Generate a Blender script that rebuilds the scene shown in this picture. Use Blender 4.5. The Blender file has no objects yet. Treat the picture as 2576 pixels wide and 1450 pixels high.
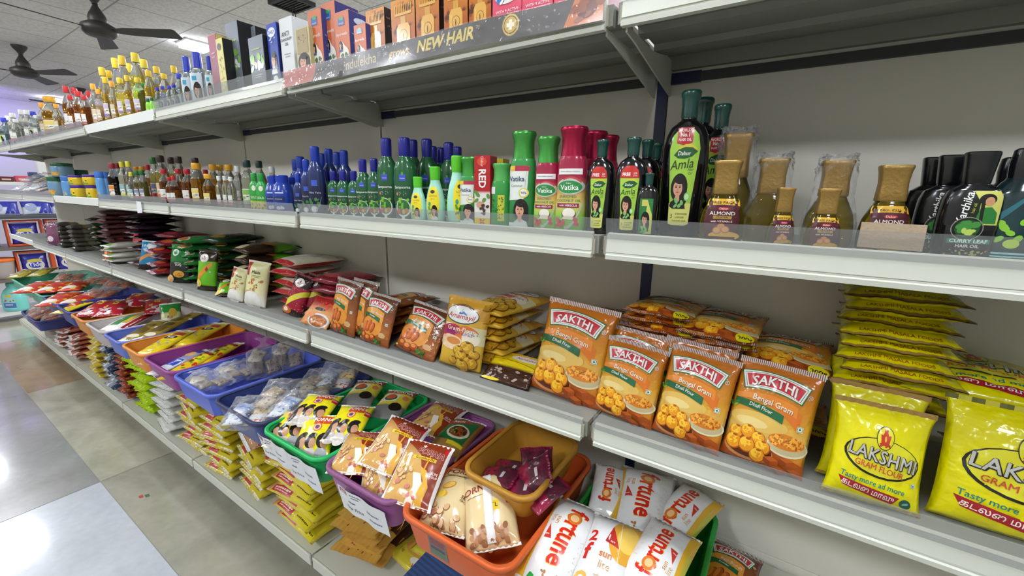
import bpy, bmesh, math, random
from mathutils import Vector, Matrix, noise
PI = math.pi
C = bpy.context.scene.collection
sc = bpy.context.scene
# ---------------------------------------------------------------- camera, world, light, exposure
cam = bpy.data.objects.new('camera', bpy.data.cameras.new('camera'))
C.objects.link(cam)
cam.data.sensor_fit = 'HORIZONTAL'; cam.data.sensor_width = 36.0
cam.data.lens = 36.0 * 1055.74 / 2576
cam.data.clip_start = 0.02; cam.data.clip_end = 100
_y, _p, _r = 0.5758, -0.2207, 0.0174
_f = Vector((-math.sin(_y)*math.cos(_p), math.cos(_y)*math.cos(_p), math.sin(_p)))
_rt = Vector((math.cos(_y), math.sin(_y), 0)); _up = _rt.cross(_f)
_r2 = math.cos(_r)*_rt + math.sin(_r)*_up; _u2 = -math.sin(_r)*_rt + math.cos(_r)*_up
cam.matrix_world = Matrix((( _r2.x, _u2.x, -_f.x, 0.2629), (_r2.y, _u2.y, -_f.y, -0.6777), (_r2.z, _u2.z, -_f.z, 1.3633), (0, 0, 0, 1)))
sc.camera = cam
wd = bpy.data.worlds.new('hall_ambience'); sc.world = wd; wd.use_nodes = True
wd.node_tree.nodes['Background'].inputs[0].default_value = (0.80, 0.86, 0.84, 1)
wd.node_tree.nodes['Background'].inputs[1].default_value = 0.36
LAMP = 42.0
sc.view_settings.view_transform = 'Standard'; sc.view_settings.look = 'None'
sc.view_settings.gamma = 1.0; sc.view_settings.use_curve_mapping = False
sc.view_settings.exposure = 0.13
cy = sc.cycles
cy.max_bounces = 8; cy.diffuse_bounces = 4; cy.glossy_bounces = 3; cy.transmission_bounces = 6; cy.transparent_max_bounces = 10
cy.caustics_reflective = False; cy.caustics_refractive = False; cy.sample_clamp_indirect = 4.0
cy.use_denoising = True; cy.use_adaptive_sampling = True; cy.adaptive_threshold = 0.02

# ---------------------------------------------------------------- materials
def lin(c):
    if isinstance(c, str):
        c = [int(c[i:i+2], 16) for i in (0, 2, 4)]
    return tuple(((v/255)/12.92 if v/255 <= .04045 else ((v/255+.055)/1.055)**2.4) for v in c) + (1,)
MATS = {}
def mat(col, rough=.4, metal=0., trans=0., ior=1.45, alpha=1., emit=0., coat=0., bump=0., bscale=60., spec=.5, tint=None):
    key = (str(col), rough, metal, trans, ior, alpha, emit, coat, bump, bscale, spec)
    if key in MATS: return MATS[key]
    m = bpy.data.materials.new('surface_%d' % len(MATS)); m.use_nodes = True
    nt = m.node_tree; b = nt.nodes['Principled BSDF']
    b.inputs['Base Color'].default_value = lin(col); b.inputs['Roughness'].default_value = rough
    b.inputs['Metallic'].default_value = metal; b.inputs['IOR'].default_value = ior
    b.inputs['Transmission Weight'].default_value = trans; b.inputs['Alpha'].default_value = alpha
    b.inputs['Coat Weight'].default_value = coat; b.inputs['Coat Roughness'].default_value = .12
    b.inputs['Specular IOR Level'].default_value = spec
    if emit:
        b.inputs['Emission Color'].default_value = lin(col); b.inputs['Emission Strength'].default_value = emit
    if bump:
        tc = nt.nodes.new('ShaderNodeTexCoord'); n = nt.nodes.new('ShaderNodeTexNoise'); bp = nt.nodes.new('ShaderNodeBump')
        n.inputs['Scale'].default_value = bscale; n.inputs['Detail'].default_value = 3
        nt.links.new(tc.outputs['Object'], n.inputs['Vector']); nt.links.new(n.outputs['Fac'], bp.inputs['Height'])
        bp.inputs['Strength'].default_value = bump; bp.inputs['Distance'].default_value = .01
        nt.links.new(bp.outputs['Normal'], b.inputs['Normal'])
    MATS[key] = m
    return m
def grad(stops, rough=.3, trans=0., ior=1.45, axis=1, bump=0., bscale=40., speck=None, coat=0., metal=0., const=False):
    key = ('g', str(stops), rough, trans, axis, bump, str(speck), metal, const, ior)
    if key in MATS: return MATS[key]
    m = bpy.data.materials.new('printed_%d' % len(MATS)); m.use_nodes = True
    nt = m.node_tree; b = nt.nodes['Principled BSDF']; L = nt.links.new
    uv = nt.nodes.new('ShaderNodeUVMap'); sp = nt.nodes.new('ShaderNodeSeparateXYZ'); r = nt.nodes.new('ShaderNodeValToRGB')
    L(uv.outputs[0], sp.inputs[0]); L(sp.outputs[axis], r.inputs[0])
    el = r.color_ramp.elements
    if const: r.color_ramp.interpolation = 'CONSTANT'
    while len(el) < len(stops): el.new(.5)
    for e, (p, c) in zip(el, sorted(stops)): e.position = p
    for e, (p, c) in zip(el, sorted(stops)): e.color = lin(c)
    out = r.outputs[0]
    tc = nt.nodes.new('ShaderNodeTexCoord')
    if speck:                                   # irregular flecks of a second printed colour: (colour, scale, threshold, width)
        n = nt.nodes.new('ShaderNodeTexNoise'); n.inputs['Scale'].default_value = speck[1]; n.inputs['Detail'].default_value = 4
        rr = nt.nodes.new('ShaderNodeValToRGB'); rr.color_ramp.elements[0].position = speck[2]; rr.color_ramp.elements[1].position = speck[2]+speck[3]
        mx = nt.nodes.new('ShaderNodeMix'); mx.data_type = 'RGBA'
        L(tc.outputs['Object'], n.inputs['Vector']); L(n.outputs['Fac'], rr.inputs[0]); L(rr.outputs[0], mx.inputs['Factor'])
        L(out, mx.inputs['A']); mx.inputs['B'].default_value = lin(speck[0]); out = mx.outputs['Result']
    L(out, b.inputs['Base Color'])
    b.inputs['Roughness'].default_value = rough; b.inputs['Transmission Weight'].default_value = trans; b.inputs['IOR'].default_value = ior
    b.inputs['Coat Weight'].default_value = coat; b.inputs['Metallic'].default_value = metal
    if bump:
        n = nt.nodes.new('ShaderNodeTexNoise'); bp = nt.nodes.new('ShaderNodeBump'); n.inputs['Scale'].default_value = bscale
        L(tc.outputs['Object'], n.inputs['Vector']); L(n.outputs['Fac'], bp.inputs['Height']); L(bp.outputs['Normal'], b.inputs['Normal'])
        bp.inputs['Strength'].default_value = bump; bp.inputs['Distance'].default_value = .01
    MATS[key] = m
    return m
def stripes(c1, c2, n, rough=.35):
    key = ('s', str(c1), str(c2), n)
    if key in MATS: return MATS[key]
    m = bpy.data.materials.new('striped_%d' % len(MATS)); m.use_nodes = True
    nt = m.node_tree; b = nt.nodes['Principled BSDF']; L = nt.links.new
    uv = nt.nodes.new('ShaderNodeUVMap'); sp = nt.nodes.new('ShaderNodeSeparateXYZ')
    mu = nt.nodes.new('ShaderNodeMath'); mu.operation = 'MULTIPLY'; mu.inputs[1].default_value = n
    fr = nt.nodes.new('ShaderNodeMath'); fr.operation = 'FRACT'; gt = nt.nodes.new('ShaderNodeMath'); gt.operation = 'GREATER_THAN'; gt.inputs[1].default_value = .5
    mx = nt.nodes.new('ShaderNodeMix'); mx.data_type = 'RGBA'
    L(uv.outputs[0], sp.inputs[0]); L(sp.outputs[0], mu.inputs[0]); L(mu.outputs[0], fr.inputs[0]); L(fr.outputs[0], gt.inputs[0]); L(gt.outputs[0], mx.inputs['Factor'])
    mx.inputs['A'].default_value = lin(c1); mx.inputs['B'].default_value = lin(c2); L(mx.outputs['Result'], b.inputs['Base Color'])
    b.inputs['Roughness'].default_value = rough
    MATS[key] = m
    return m
def film(tint='e8ecf0', op=.22, rough=.08, bump=.6, bscale=35.):
    key = ('f', tint, op, bump, bscale)
    if key in MATS: return MATS[key]
    m = bpy.data.materials.new('clear_film_%d' % len(MATS)); m.use_nodes = True
    nt = m.node_tree; L = nt.links.new; nt.nodes.remove(nt.nodes['Principled BSDF'])
    o = nt.nodes['Material Output']; t = nt.nodes.new('ShaderNodeBsdfTransparent'); g = nt.nodes.new('ShaderNodeBsdfPrincipled')
    g.inputs['Base Color'].default_value = lin(tint); g.inputs['Roughness'].default_value = rough; g.inputs['Specular IOR Level'].default_value = .8
    fr = nt.nodes.new('ShaderNodeLayerWeight'); fr.inputs['Blend'].default_value = .35
    ad = nt.nodes.new('ShaderNodeMath'); ad.operation = 'MULTIPLY_ADD'; ad.inputs[1].default_value = .38; ad.inputs[2].default_value = op; ad.use_clamp = True
    mx = nt.nodes.new('ShaderNodeMixShader')
    L(fr.outputs['Facing'], ad.inputs[0]); L(ad.outputs[0], mx.inputs[0]); L(t.outputs[0], mx.inputs[1]); L(g.outputs[0], mx.inputs[2]); L(mx.outputs[0], o.inputs[0])
    if bump:
        tc = nt.nodes.new('ShaderNodeTexCoord'); n = nt.nodes.new('ShaderNodeTexNoise'); bp = nt.nodes.new('ShaderNodeBump'); n.inputs['Scale'].default_value = bscale
        L(tc.outputs['Object'], n.inputs['Vector']); L(n.outputs['Fac'], bp.inputs['Height']); L(bp.outputs['Normal'], g.inputs['Normal'])
        bp.inputs['Strength'].default_value = bump; bp.inputs['Distance'].default_value = .02
    MATS[key] = m
    return m

# ---------------------------------------------------------------- objects
def tag(o, label, cat, group=None, kind=None):
    if label: o['label'] = label
    if cat: o['category'] = cat
    if group: o['group'] = group
    if kind: o['kind'] = kind
    return o
def empty(name, loc=(0, 0, 0), rz=0.):
    o = bpy.data.objects.new(name, None); C.objects.link(o); o.location = loc; o.rotation_euler = (0, 0, rz); o.empty_display_size = .02
    return o
def obj(name, bm, m, parent=None, smooth=False, ang=None):
    me = bpy.data.meshes.new(name)
    if smooth:
        for f in bm.faces: f.smooth = True
    bm.to_mesh(me); bm.free()
    for q in (m if isinstance(m, (list, tuple)) else [m]): me.materials.append(q)
    if ang is not None:
        me.set_sharp_from_angle(angle=ang)
    o = bpy.data.objects.new(name, me); C.objects.link(o); o.parent = parent
    return o
KIDS = {}
def copy_tree(o, parent=None):
    c = o.copy(); C.objects.link(c); c.parent = parent
    for ch in o.children: copy_tree(ch, c)
    return c
TPL = {}; USED = set()
def place(key, loc, rz=0., lean=0., roll=0., scale=(1, 1, 1), label=None, cat=None, group=None):
    """The first call moves the built thing itself, later calls copy it with its parts."""
    src = TPL[key]
    o = src if key not in USED else copy_tree(src)
    USED.add(key)
    o.rotation_mode = 'YXZ'
    o.location = loc; o.rotation_euler = (lean, roll, rz); o.scale = scale
    for k in ('label', 'category', 'group'):
        if k in o: del o[k]
    tag(o, label, cat, group)
    return o
def bx(bm, x0, y0, z0, x1, y1, z1, mi=0):
    vs = [bm.verts.new(p) for p in ((x0,y0,z0),(x1,y0,z0),(x1,y1,z0),(x0,y1,z0),(x0,y0,z1),(x1,y0,z1),(x1,y1,z1),(x0,y1,z1))]
    fs = []
    for q in ((3,2,1,0),(4,5,6,7),(0,1,5,4),(1,2,6,5),(2,3,7,6),(3,0,4,7)):
        f = bm.faces.new([vs[i] for i in q]); f.material_index = mi; fs.append(f)
    return vs
def extrude_profile(pts, x0, x1, closed=True):
    """A (y, z) outline swept along x."""
    bm = bmesh.new()
    a = [bm.verts.new((x0, y, z)) for y, z in pts]; b = [bm.verts.new((x1, y, z)) for y, z in pts]
    n = len(pts)
    for i in range(n if closed else n-1):
        j = (i+1) % n; bm.faces.new((a[i], a[j], b[j], b[i]))
    if closed:
        bm.faces.new(a[::-1]); bm.faces.new(b)
    bmesh.ops.recalc_face_normals(bm, faces=bm.faces)
    return bm
def plate(pts, axis, t0, t1):
    """A flat outline given thickness along an axis (0 = x, 1 = y, 2 = z)."""
    bm = bmesh.new()
    def mk(p, t):
        q = list(p); q.insert(axis, t); return bm.verts.new(q)
    a = [mk(p, t0) for p in pts]; b = [mk(p, t1) for p in pts]; n = len(pts)
    bm.faces.new(a); bm.faces.new(b[::-1])
    for i in range(n):
        j = (i+1) % n; bm.faces.new((a[j], a[i], b[i], b[j]))
    bmesh.ops.recalc_face_normals(bm, faces=bm.faces)
    return bm
NUM = ['first','second','third','fourth','fifth','sixth','seventh','eighth','ninth','tenth','eleventh','twelfth','thirteenth','fourteenth','fifteenth','sixteenth','seventeenth','eighteenth','nineteenth','twentieth']
def nth(i): return NUM[i] if i < 20 else '%dth' % (i+1)

# ---------------------------------------------------------------- flat printed art, cut small and laid on curved surfaces
TXT = {}
def text_mesh(s, bold=0., spacing=1.):
    k = (s, bold, spacing)
    if k in TXT: return TXT[k]
    if bold and any(ch in s for ch in 'MWmw'):      # stroke widening breaks these letters: overlay shifted copies instead
        v0, f0 = text_mesh(s, 0., spacing); vs, fs = [], []
        for dx, dy in ((-bold, -bold*.5), (bold, -bold*.5), (-bold, bold*.5), (bold, bold*.5), (0, bold), (0, -bold)):
            n = len(vs); vs += [(x+dx, y+dy) for x, y in v0]; fs += [tuple(i+n for i in f) for f in f0]
        TXT[k] = (vs, fs)
        return TXT[k]
    cu = bpy.data.curves.new('lettering', 'FONT'); cu.body = s; cu.align_x = 'CENTER'; cu.align_y = 'CENTER'; cu.offset = bold; cu.resolution_u = 2
    cu.space_character = spacing
    o = bpy.data.objects.new('lettering', cu); C.objects.link(o)
    dg = bpy.context.evaluated_depsgraph_get(); dg.update()
    me = bpy.data.meshes.new_from_object(o.evaluated_get(dg))
    bpy.data.objects.remove(o); bpy.data.curves.remove(cu)
    vs = [tuple(v.co[:2]) for v in me.vertices]; fs = [tuple(p.vertices) for p in me.polygons]
    bpy.data.meshes.remove(me)
    TXT[k] = (vs, fs)
    return TXT[k]
def ell(cu, cv, ru, rv, n=24, rot=0., a0=0., a1=2*PI):
    out = []
    for i in range(n):
        t = a0+(a1-a0)*i/(n if abs(a1-a0-2*PI) < 1e-6 else n-1); x, y = math.cos(t), math.sin(t)
        out.append((cu+ru*x*math.cos(rot)-rv*y*math.sin(rot), cv+ru*x*math.sin(rot)+rv*y*math.cos(rot)))
    return out
def art_bm(art, w, h, cell=.010, eps=.00016, base=.0005):
    """art: list of primitives in panel units (u -.5...5 of the width, v 0..1 of the height) -> bmesh in metres with z = print layer, list of materials"""
    bm = bmesh.new(); mats = []; done = []
    def mi(c):
        m = c if not isinstance(c, (str, tuple)) else mat(c, .3, coat=.3)
        if m not in mats: mats.append(m)
        return mats.index(m)
    for it in art:
        t, c = it[0], it[1]; k = mi(c); polys = []
        if t == 'r': polys.append([(it[2], it[3]), (it[4], it[3]), (it[4], it[5]), (it[2], it[5])])
        elif t == 'e':
            ru, rv, rot = it[4]*w, it[5]*h, it[6] if len(it) > 6 else 0.
            polys.append([(it[2]+x/w, it[3]+y/h) for x, y in ell(0, 0, ru, rv, rot=rot)])
        elif t == 'c': polys.append(ell(it[2], it[3], it[4], it[4]*w/h))
        elif t == 'p': polys.append(it[2])
        elif t == 's':                                   # scattered small ellipses: box, count, size, seed
            rnd = random.Random(it[8])
            for i in range(it[6]):
                cu_, cv_ = rnd.uniform(it[2], it[4]), rnd.uniform(it[3], it[5]); s = it[7]*rnd.uniform(.6, 1.3)
                q = s*w*rnd.uniform(.45, .9)
                polys.append([(cu_+x/w, cv_+y/h) for x, y in ell(0, 0, s*w, q, n=9, rot=rnd.uniform(0, 3))])
        fs = None
        if t == 't':
            s, cu_, cv_, size = it[2:6]; op = it[6] if len(it) > 6 else {}
            vs, fs = text_mesh(s, op.get('bold', 0.), op.get('sp', 1.))
            rot = op.get('rot', 0.); sx = op.get('sx', 1.); arc = op.get('arc', 0.); sh = op.get('shear', 0.); tap = op.get('tap', 0.)
            if not vs: continue
            hw = max(abs(x) for x, y in vs) or 1; pts = []
            for x, y in vs:
                X, Y = (x+sh*y)*sx*size, y*(1+tap*(1-(x/hw)**2))*size + arc*size*(1-(x/hw)**2)
                pts.append((cu_+X*math.cos(rot)-Y*math.sin(rot), cv_+(X*math.sin(rot)+Y*math.cos(rot))*w/h))
        else:
            pts = [q for p in polys for q in p]
        bb = (min(p[0] for p in pts), min(p[1] for p in pts), max(p[0] for p in pts), max(p[1] for p in pts))
        lay_ = max([d[4] for d in done if d[0] < bb[2] and d[2] > bb[0] and d[1] < bb[3] and d[3] > bb[1]]+[0])+1
        done.append(bb+(lay_,)); zz = base+lay_*eps
        if fs is not None:
            per = len(text_mesh(s, 0., op.get('sp', 1.))[0]) if op.get('bold') and any(ch in s for ch in 'MWmw') else 10**9
            nv = [bm.verts.new((u*w, v*h, zz+.00002*(i//per))) for i, (u, v) in enumerate(pts)]; faces = [[nv[i] for i in f] for f in fs]
        else:
            faces = [[bm.verts.new((u*w, v*h, zz+.000012*i)) for u, v in p] for i, p in enumerate(polys)]
        for q in faces:
            try:
                f = bm.faces.new(q); f.material_index = k
            except ValueError: pass
    bmesh.ops.triangulate(bm, faces=[f for f in bm.faces if len(f.verts) > 4])
    for ax, ext in ((0, w), (1, h)):
        n = int(ext/cell)+1
        for i in range(-n, n+1):
            co = Vector((0, 0, 0)); no = Vector((0, 0, 0)); co[ax] = i*cell; no[ax] = 1
            bmesh.ops.bisect_plane(bm, geom=bm.verts[:]+bm.edges[:]+bm.faces[:], plane_co=co, plane_no=no, dist=1e-6)
    bmesh.ops.recalc_face_normals(bm, faces=[])
    for f in bm.faces:
        f.normal_update()
        if f.normal.z < 0: f.normal_flip()
    return bm, mats
def lay(bm, S):
    for v in bm.verts: v.co = S(v.co.x, v.co.y, v.co.z)
    for f in bm.faces: f.smooth = True
    return bm

# ---------------------------------------------------------------- pouches
def pouch_fn(w, h, t, seed, sb=.0, st=.06, pinch=.06, pv=2.6, amp=.0025, fs=9., pa=2.4, qb=.55):
    ox = seed*7.3
    def prof(b):
        if b <= sb or b >= 1-st: return 0.
        q = (b-sb)/(1-sb-st)
        return (1-abs(2*q-1)**pv)**qb
    def S(x, z, off, side=-1):
        a = max(-1, min(1, 2*x/w)); b = max(0., min(1., z/h)); p = prof(b)
        th = t/2*p*(max(0., 1-abs(a)**pa))**.6
        wr = amp*(noise.noise((x*fs*3+ox, z*fs*3, side*3.1))+.6*noise.noise((x*fs*8+ox, z*fs*5, side*1.7)))*p**.5*(max(0., 1-abs(a)**6))
        wave = .0015*math.sin(a*7+ox)*(1-p)*(1 if w > .05 else .4)
        xx = x*(1-pinch*p)
        return Vector((xx, side*(th+wr+off)+wave, z))
    return S
def pouch(name, w, h, t, bodymat, art=(), seed=1, seal=None, seal_bot=None, sb=.0, st=.06, cell=.0075, eps=.00022, backmat=None, nu=14, nv=18, part='print', **kw):
    root = empty(name)
    S = pouch_fn(w, h, t, seed, sb=sb, st=st, **kw)
    bm = bmesh.new(); uvl = bm.loops.layers.uv.new('UVMap')
    grid = {}
    for side in (-1, 1):
        for i in range(nu+1):
            for j in range(nv+1):
                if side == 1 and (i in (0, nu) or j in (0, nv)): grid[side, i, j] = grid[-1, i, j]; continue
                a = -math.cos(PI*i/nu); b = .5-.5*math.cos(PI*j/nv)
                a = .5*a+.5*(2*i/nu-1); b = .4*b+.6*j/nv
                grid[side, i, j] = bm.verts.new(S(a*w/2, b*h, 0, side))
        for i in range(nu):
            for j in range(nv):
                q = [grid[side, i, j], grid[side, i+1, j], grid[side, i+1, j+1], grid[side, i, j+1]]
                if side == 1: q = q[::-1]
                f = bm.faces.new(q); f.smooth = True; f.material_index = 0 if side == -1 else 1
                uvs = [(i/nu, j/nv), ((i+1)/nu, j/nv), ((i+1)/nu, (j+1)/nv), (i/nu, (j+1)/nv)]
                if side == 1: uvs = uvs[::-1]
                for lp, uvv in zip(f.loops, uvs): lp[uvl].uv = uvv
    obj('pouch', bm, [bodymat, backmat or bodymat], root)
    if art:
        abm, am = art_bm(art, w, h, cell, eps)
        obj(part, lay(abm, S), am, root)
    for sm, z0, z1 in ((seal, h*(1-st), h), (seal_bot, 0, h*sb)):
        if sm is None or z1-z0 < .002: continue
        bm = bmesh.new(); uvl = bm.loops.layers.uv.new('UVMap'); n = 40
        rows = []
        for k in range(3):
            z = z0+(z1-z0)*k/2+(.001 if sm is seal else -.001)
            for sd in (-1, 1):
                rows.append([bm.verts.new(S((i/n*2-1)*w/2*1.005, z, .0009, sd)+Vector((0, .0006*math.sin(i*1.6), 0))) for i in range(n+1)])
        for k in range(2):
            for sd in (0, 1):
                r0, r1 = rows[k*2+sd], rows[k*2+2+sd]
                for i in range(n):
                    f = bm.faces.new((r0[i], r0[i+1], r1[i+1], r1[i]) if sd == 0 else (r1[i], r1[i+1], r0[i+1], r0[i]))
                    for lp, uvv in zip(f.loops, ((i/n, 0), ((i+1)/n, 0), ((i+1)/n, 1), (i/n, 1))): lp[uvl].uv = uvv
        obj('seal', bm, sm, root)
    TPL[name if isinstance(part, int) else name] = root
    return root

# ---------------------------------------------------------------- bottles, jars and boxes
def interp(prof, z):
    for (z0, *a), (z1, *b) in zip(prof, prof[1:]):
        if z <= z1:
            t = 0 if z1 == z0 else (z-z0)/(z1-z0); t = max(0, min(1, t))
            return [p+(q-p)*t for p, q in zip(a, b)]
    return list(prof[-1][1:])
def smooth_prof(prof, n=4):
    out = []
    P = [prof[0]]+list(prof)+[prof[-1]]
    for i in range(1, len(P)-2):
        p0, p1, p2, p3 = P[i-1], P[i], P[i+1], P[i+2]
        for k in range(n):
            t = k/n
            out.append((p1[0]+(p2[0]-p1[0])*t,)+tuple(.5*((2*b)+(c-a)*t+(2*a-5*b+4*c-d)*t*t+(-a+3*b-3*c+d)*t**3) for a, b, c, d in zip(p0[1:], p1[1:], p2[1:], p3[1:])))
    out.append(prof[-1])
    return out
def loft(prof, ne=2., seg=24, cap_top=True, cap_bot=True, flute=0):
    bm = bmesh.new(); uvl = bm.loops.layers.uv.new('UVMap'); rings = []
    z0, z1 = prof[0][0], prof[-1][0]
    for z, rx, ry in prof:
        ring = []
        for i in range(seg):
            t = 2*PI*i/seg; c, s = math.cos(t), math.sin(t); k = 1-(.04 if flute and i % 2 else 0)
            ring.append(bm.verts.new((k*rx*math.copysign(abs(c)**(2/ne), c), k*ry*math.copysign(abs(s)**(2/ne), s), z)))
        rings.append(ring)
    for r in range(len(rings)-1):
        v0 = (prof[r][0]-z0)/(z1-z0); v1 = (prof[r+1][0]-z0)/(z1-z0)
        for i in range(seg):
            j = (i+1) % seg
            f = bm.faces.new((rings[r][i], rings[r][j], rings[r+1][j], rings[r+1][i])); f.smooth = True
            for lp, q in zip(f.loops, ((i/seg, v0), ((i+1)/seg, v0), ((i+1)/seg, v1), (i/seg, v1))): lp[uvl].uv = q
    if cap_bot: bm.faces.new(rings[0][::-1])
    if cap_top:
        f = bm.faces.new(rings[-1])
        for lp in f.loops: lp[uvl].uv = (.5, 1)
    return bm
def bottle(name, prof, bodymat, capprof=None, capmat=None, art=(), aw=0, ah=0, az=0., ne=2., cne=2., seg=24, cell=.008, flute=0, extra=None, capname='cap', partname='label'):
    """prof: (z, rx, ry) in metres. The printed label (aw x ah metres, foot at az) lies on the front (-y)."""
    root = empty(name)
    sp = smooth_prof(prof)
    obj('bottle', loft(sp, ne, seg), bodymat, root, ang=1.0)
    if capprof: obj(capname, loft(smooth_prof(capprof, 2), cne, seg, flute=flute), capmat, root, ang=.7)
    if art:
        def S(x, z, off):
            rx, ry = interp(sp, az+z); rx = max(rx, 1e-4); q = min(abs(x)/rx, .985)
            y = ry*(1-q**ne)**(1/ne)
            xx = math.copysign(q*rx, x) if x else 0
            n = Vector((xx/rx**2, -y/ry**2, 0)); n = n.normalized() if n.length else Vector((0, -1, 0))
            return Vector((xx, -y, az+z))+n*off
        abm, am = art_bm(art, aw, ah, cell)
        obj(partname, lay(abm, S), am, root)
    if extra: extra(root)
    TPL[name] = root
    return root
def carton(name, w, d, h, front, side, art=(), cell=.05, back=None, art2=()):
    root = empty(name)
    bm = bmesh.new(); vs = bx(bm, -w/2, -d/2, 0, w/2, d/2, h)
    uvl = bm.loops.layers.uv.new('UVMap')
    for i, f in enumerate(bm.faces):
        f.material_index = 0 if i == 2 else 1
        for lp in f.loops:
            co = lp.vert.co; lp[uvl].uv = ((co.x/w+.5) if i in (0, 1, 2, 4) else (co.y/d+.5), co.z/h)
    bmesh.ops.bevel(bm, geom=bm.edges[:], offset=.0009, segments=1, affect='EDGES')
    cb = obj('carton', bm, [front, side], root)
    if art:
        abm, am = art_bm(art, w, h, cell)
        obj('print', lay(abm, lambda x, z, o: Vector((x, -d/2-o, z))), am, root)
    if art2:
        abm, am = art_bm(art2, d, h, cell)
        obj('side_print', lay(abm, lambda x, z, o: Vector((w/2+o, x, z))), am, root)
    # tuck flap line on the lid
    bm = bmesh.new(); bx(bm, -w/2+.002, -d/2+.001, h-.0002, w/2-.002, d/2-.002, h+.0006); obj('lid_flap', bm, side, cb)
    TPL[name] = root
    return root

# ---------------------------------------------------------------- room shell
def marble(base, vein, rough=.22):
    m = bpy.data.materials.new('marble_%s' % base); m.use_nodes = True
    nt = m.node_tree; b = nt.nodes['Principled BSDF']; L = nt.links.new
    tc = nt.nodes.new('ShaderNodeTexCoord'); n = nt.nodes.new('ShaderNodeTexNoise'); n2 = nt.nodes.new('ShaderNodeTexNoise')
    n.inputs['Scale'].default_value = 2.2; n.inputs['Detail'].default_value = 8; n.inputs['Distortion'].default_value = 1.2
    n2.inputs['Scale'].default_value = 30; n2.inputs['Detail'].default_value = 5
    r = nt.nodes.new('ShaderNodeValToRGB'); e = r.color_ramp.elements
    e[0].position = .30; e[0].color = lin(vein); e[1].position = .62; e[1].color = lin(base)
    mx = nt.nodes.new('ShaderNodeMix'); mx.data_type = 'RGBA'; mx.blend_type = 'MULTIPLY'; mx.inputs['Factor'].default_value = .22
    L(tc.outputs['Object'], n.inputs['Vector']); L(tc.outputs['Object'], n2.inputs['Vector']); L(n.outputs['Fac'], r.inputs[0])
    L(r.outputs[0], mx.inputs['A']); L(n2.outputs['Fac'], mx.inputs['B']); L(mx.outputs['Result'], b.inputs['Base Color'])
    b.inputs['Roughness'].default_value = rough; b.inputs['Coat Weight'].default_value = .7; b.inputs['Coat Roughness'].default_value = .1; b.inputs['Coat IOR'].default_value = 1.6
    return m
FM = [marble('bdb9a6', 'a09c88'), marble('9a9996', '86857f'), marble('ab9376', '8f7b60'), marble('c4cad0', 'b4babf'), marble('aaa797', '908d7e')]
bm = bmesh.new()
xs = [-2.3+1.565*k for k in range(-8, 4)]; ys = [-3.4, -1.843, -.278, 1.287, 2.85, 4.4, 6.0]
for i in range(len(xs)-1):
    for j in range(len(ys)-1):
        g = .0015
        vs = [bm.verts.new(p) for p in ((xs[i]+g, ys[j]+g, 0), (xs[i+1]-g, ys[j]+g, 0), (xs[i+1]-g, ys[j+1]-g, 0), (xs[i]+g, ys[j+1]-g, 0))]
        f = bm.faces.new(vs)
        k = i-8                                      # 0 starts at x = -2.3
        if j == 1: f.material_index = {0: 3, -1: 1, -2: 1, -3: 2}.get(k, 1)
        elif j == 2: f.material_index = {0: 4, -1: 0, -2: 2, -3: 0}.get(k, 0)
        else: f.material_index = (i+j) % 2
bx(bm, xs[0], ys[0], -.08, xs[-1], ys[-1], -.0015, 5)
tag(obj('floor', bm, FM+[mat('8d8a80', .6)]), 'polished marble tile floor in cream, grey, brown and white', None, kind='structure')
m = bpy.data.materials.new('mineral_tile'); m.use_nodes = True
nt = m.node_tree; b = nt.nodes['Principled BSDF']; L = nt.links.new
tc = nt.nodes.new('ShaderNodeTexCoord'); sp = nt.nodes.new('ShaderNodeSeparateXYZ'); L(tc.outputs['Object'], sp.inputs[0])
lines = []
for k, off in ((0, 4.793), (1, -1.415)):
    a = nt.nodes.new('ShaderNodeMath'); a.operation = 'ADD'; a.inputs[1].default_value = off+60
    d = nt.nodes.new('ShaderNodeMath'); d.operation = 'DIVIDE'; d.inputs[1].default_value = .6
    fr = nt.nodes.new('ShaderNodeMath'); fr.operation = 'FRACT'; lt = nt.nodes.new('ShaderNodeMath'); lt.operation = 'LESS_THAN'; lt.inputs[1].default_value = .022
    L(sp.outputs[k], a.inputs[0]); L(a.outputs[0], d.inputs[0]); L(d.outputs[0], fr.inputs[0]); L(fr.outputs[0], lt.inputs[0]); lines.append(lt)
mxm = nt.nodes.new('ShaderNodeMath'); mxm.operation = 'MAXIMUM'; L(lines[0].outputs[0], mxm.inputs[0]); L(lines[1].outputs[0], mxm.inputs[1])
n = nt.nodes.new('ShaderNodeTexNoise'); n.inputs['Scale'].default_value = 45; n.inputs['Detail'].default_value = 6; L(tc.outputs['Object'], n.inputs['Vector'])
r = nt.nodes.new('ShaderNodeValToRGB'); r.color_ramp.elements[0].position = .35; r.color_ramp.elements[0].color = lin('c9c9cb'); r.color_ramp.elements[1].position = .6; r.color_ramp.elements[1].color = lin('dededf')
L(n.outputs['Fac'], r.inputs[0]); mx = nt.nodes.new('ShaderNodeMix'); mx.data_type = 'RGBA'
L(mxm.outputs[0], mx.inputs['Factor']); L(r.outputs[0], mx.inputs['A']); mx.inputs['B'].default_value = lin('9a9a9c'); L(mx.outputs['Result'], b.inputs['Base Color']); b.inputs['Roughness'].default_value = .9
bm = bmesh.new(); bx(bm, -12.1, -3.4, 2.9, 3.3, 6, 2.98)
tag(obj('ceiling', bm, m), 'grey mineral tile ceiling with thin grid lines', None, kind='structure')
bm = bmesh.new(); bx(bm, -12.2, -3.4, 0, -12.0, 6, 2.9)
tag(obj('wall_left', bm, mat('c9c6d6', .8)), 'pale far wall at the end of the hall', None, kind='structure')
bm = bmesh.new(); bx(bm, -12.2, 5.8, 0, 3.3, 6.0, 2.9)
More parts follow.
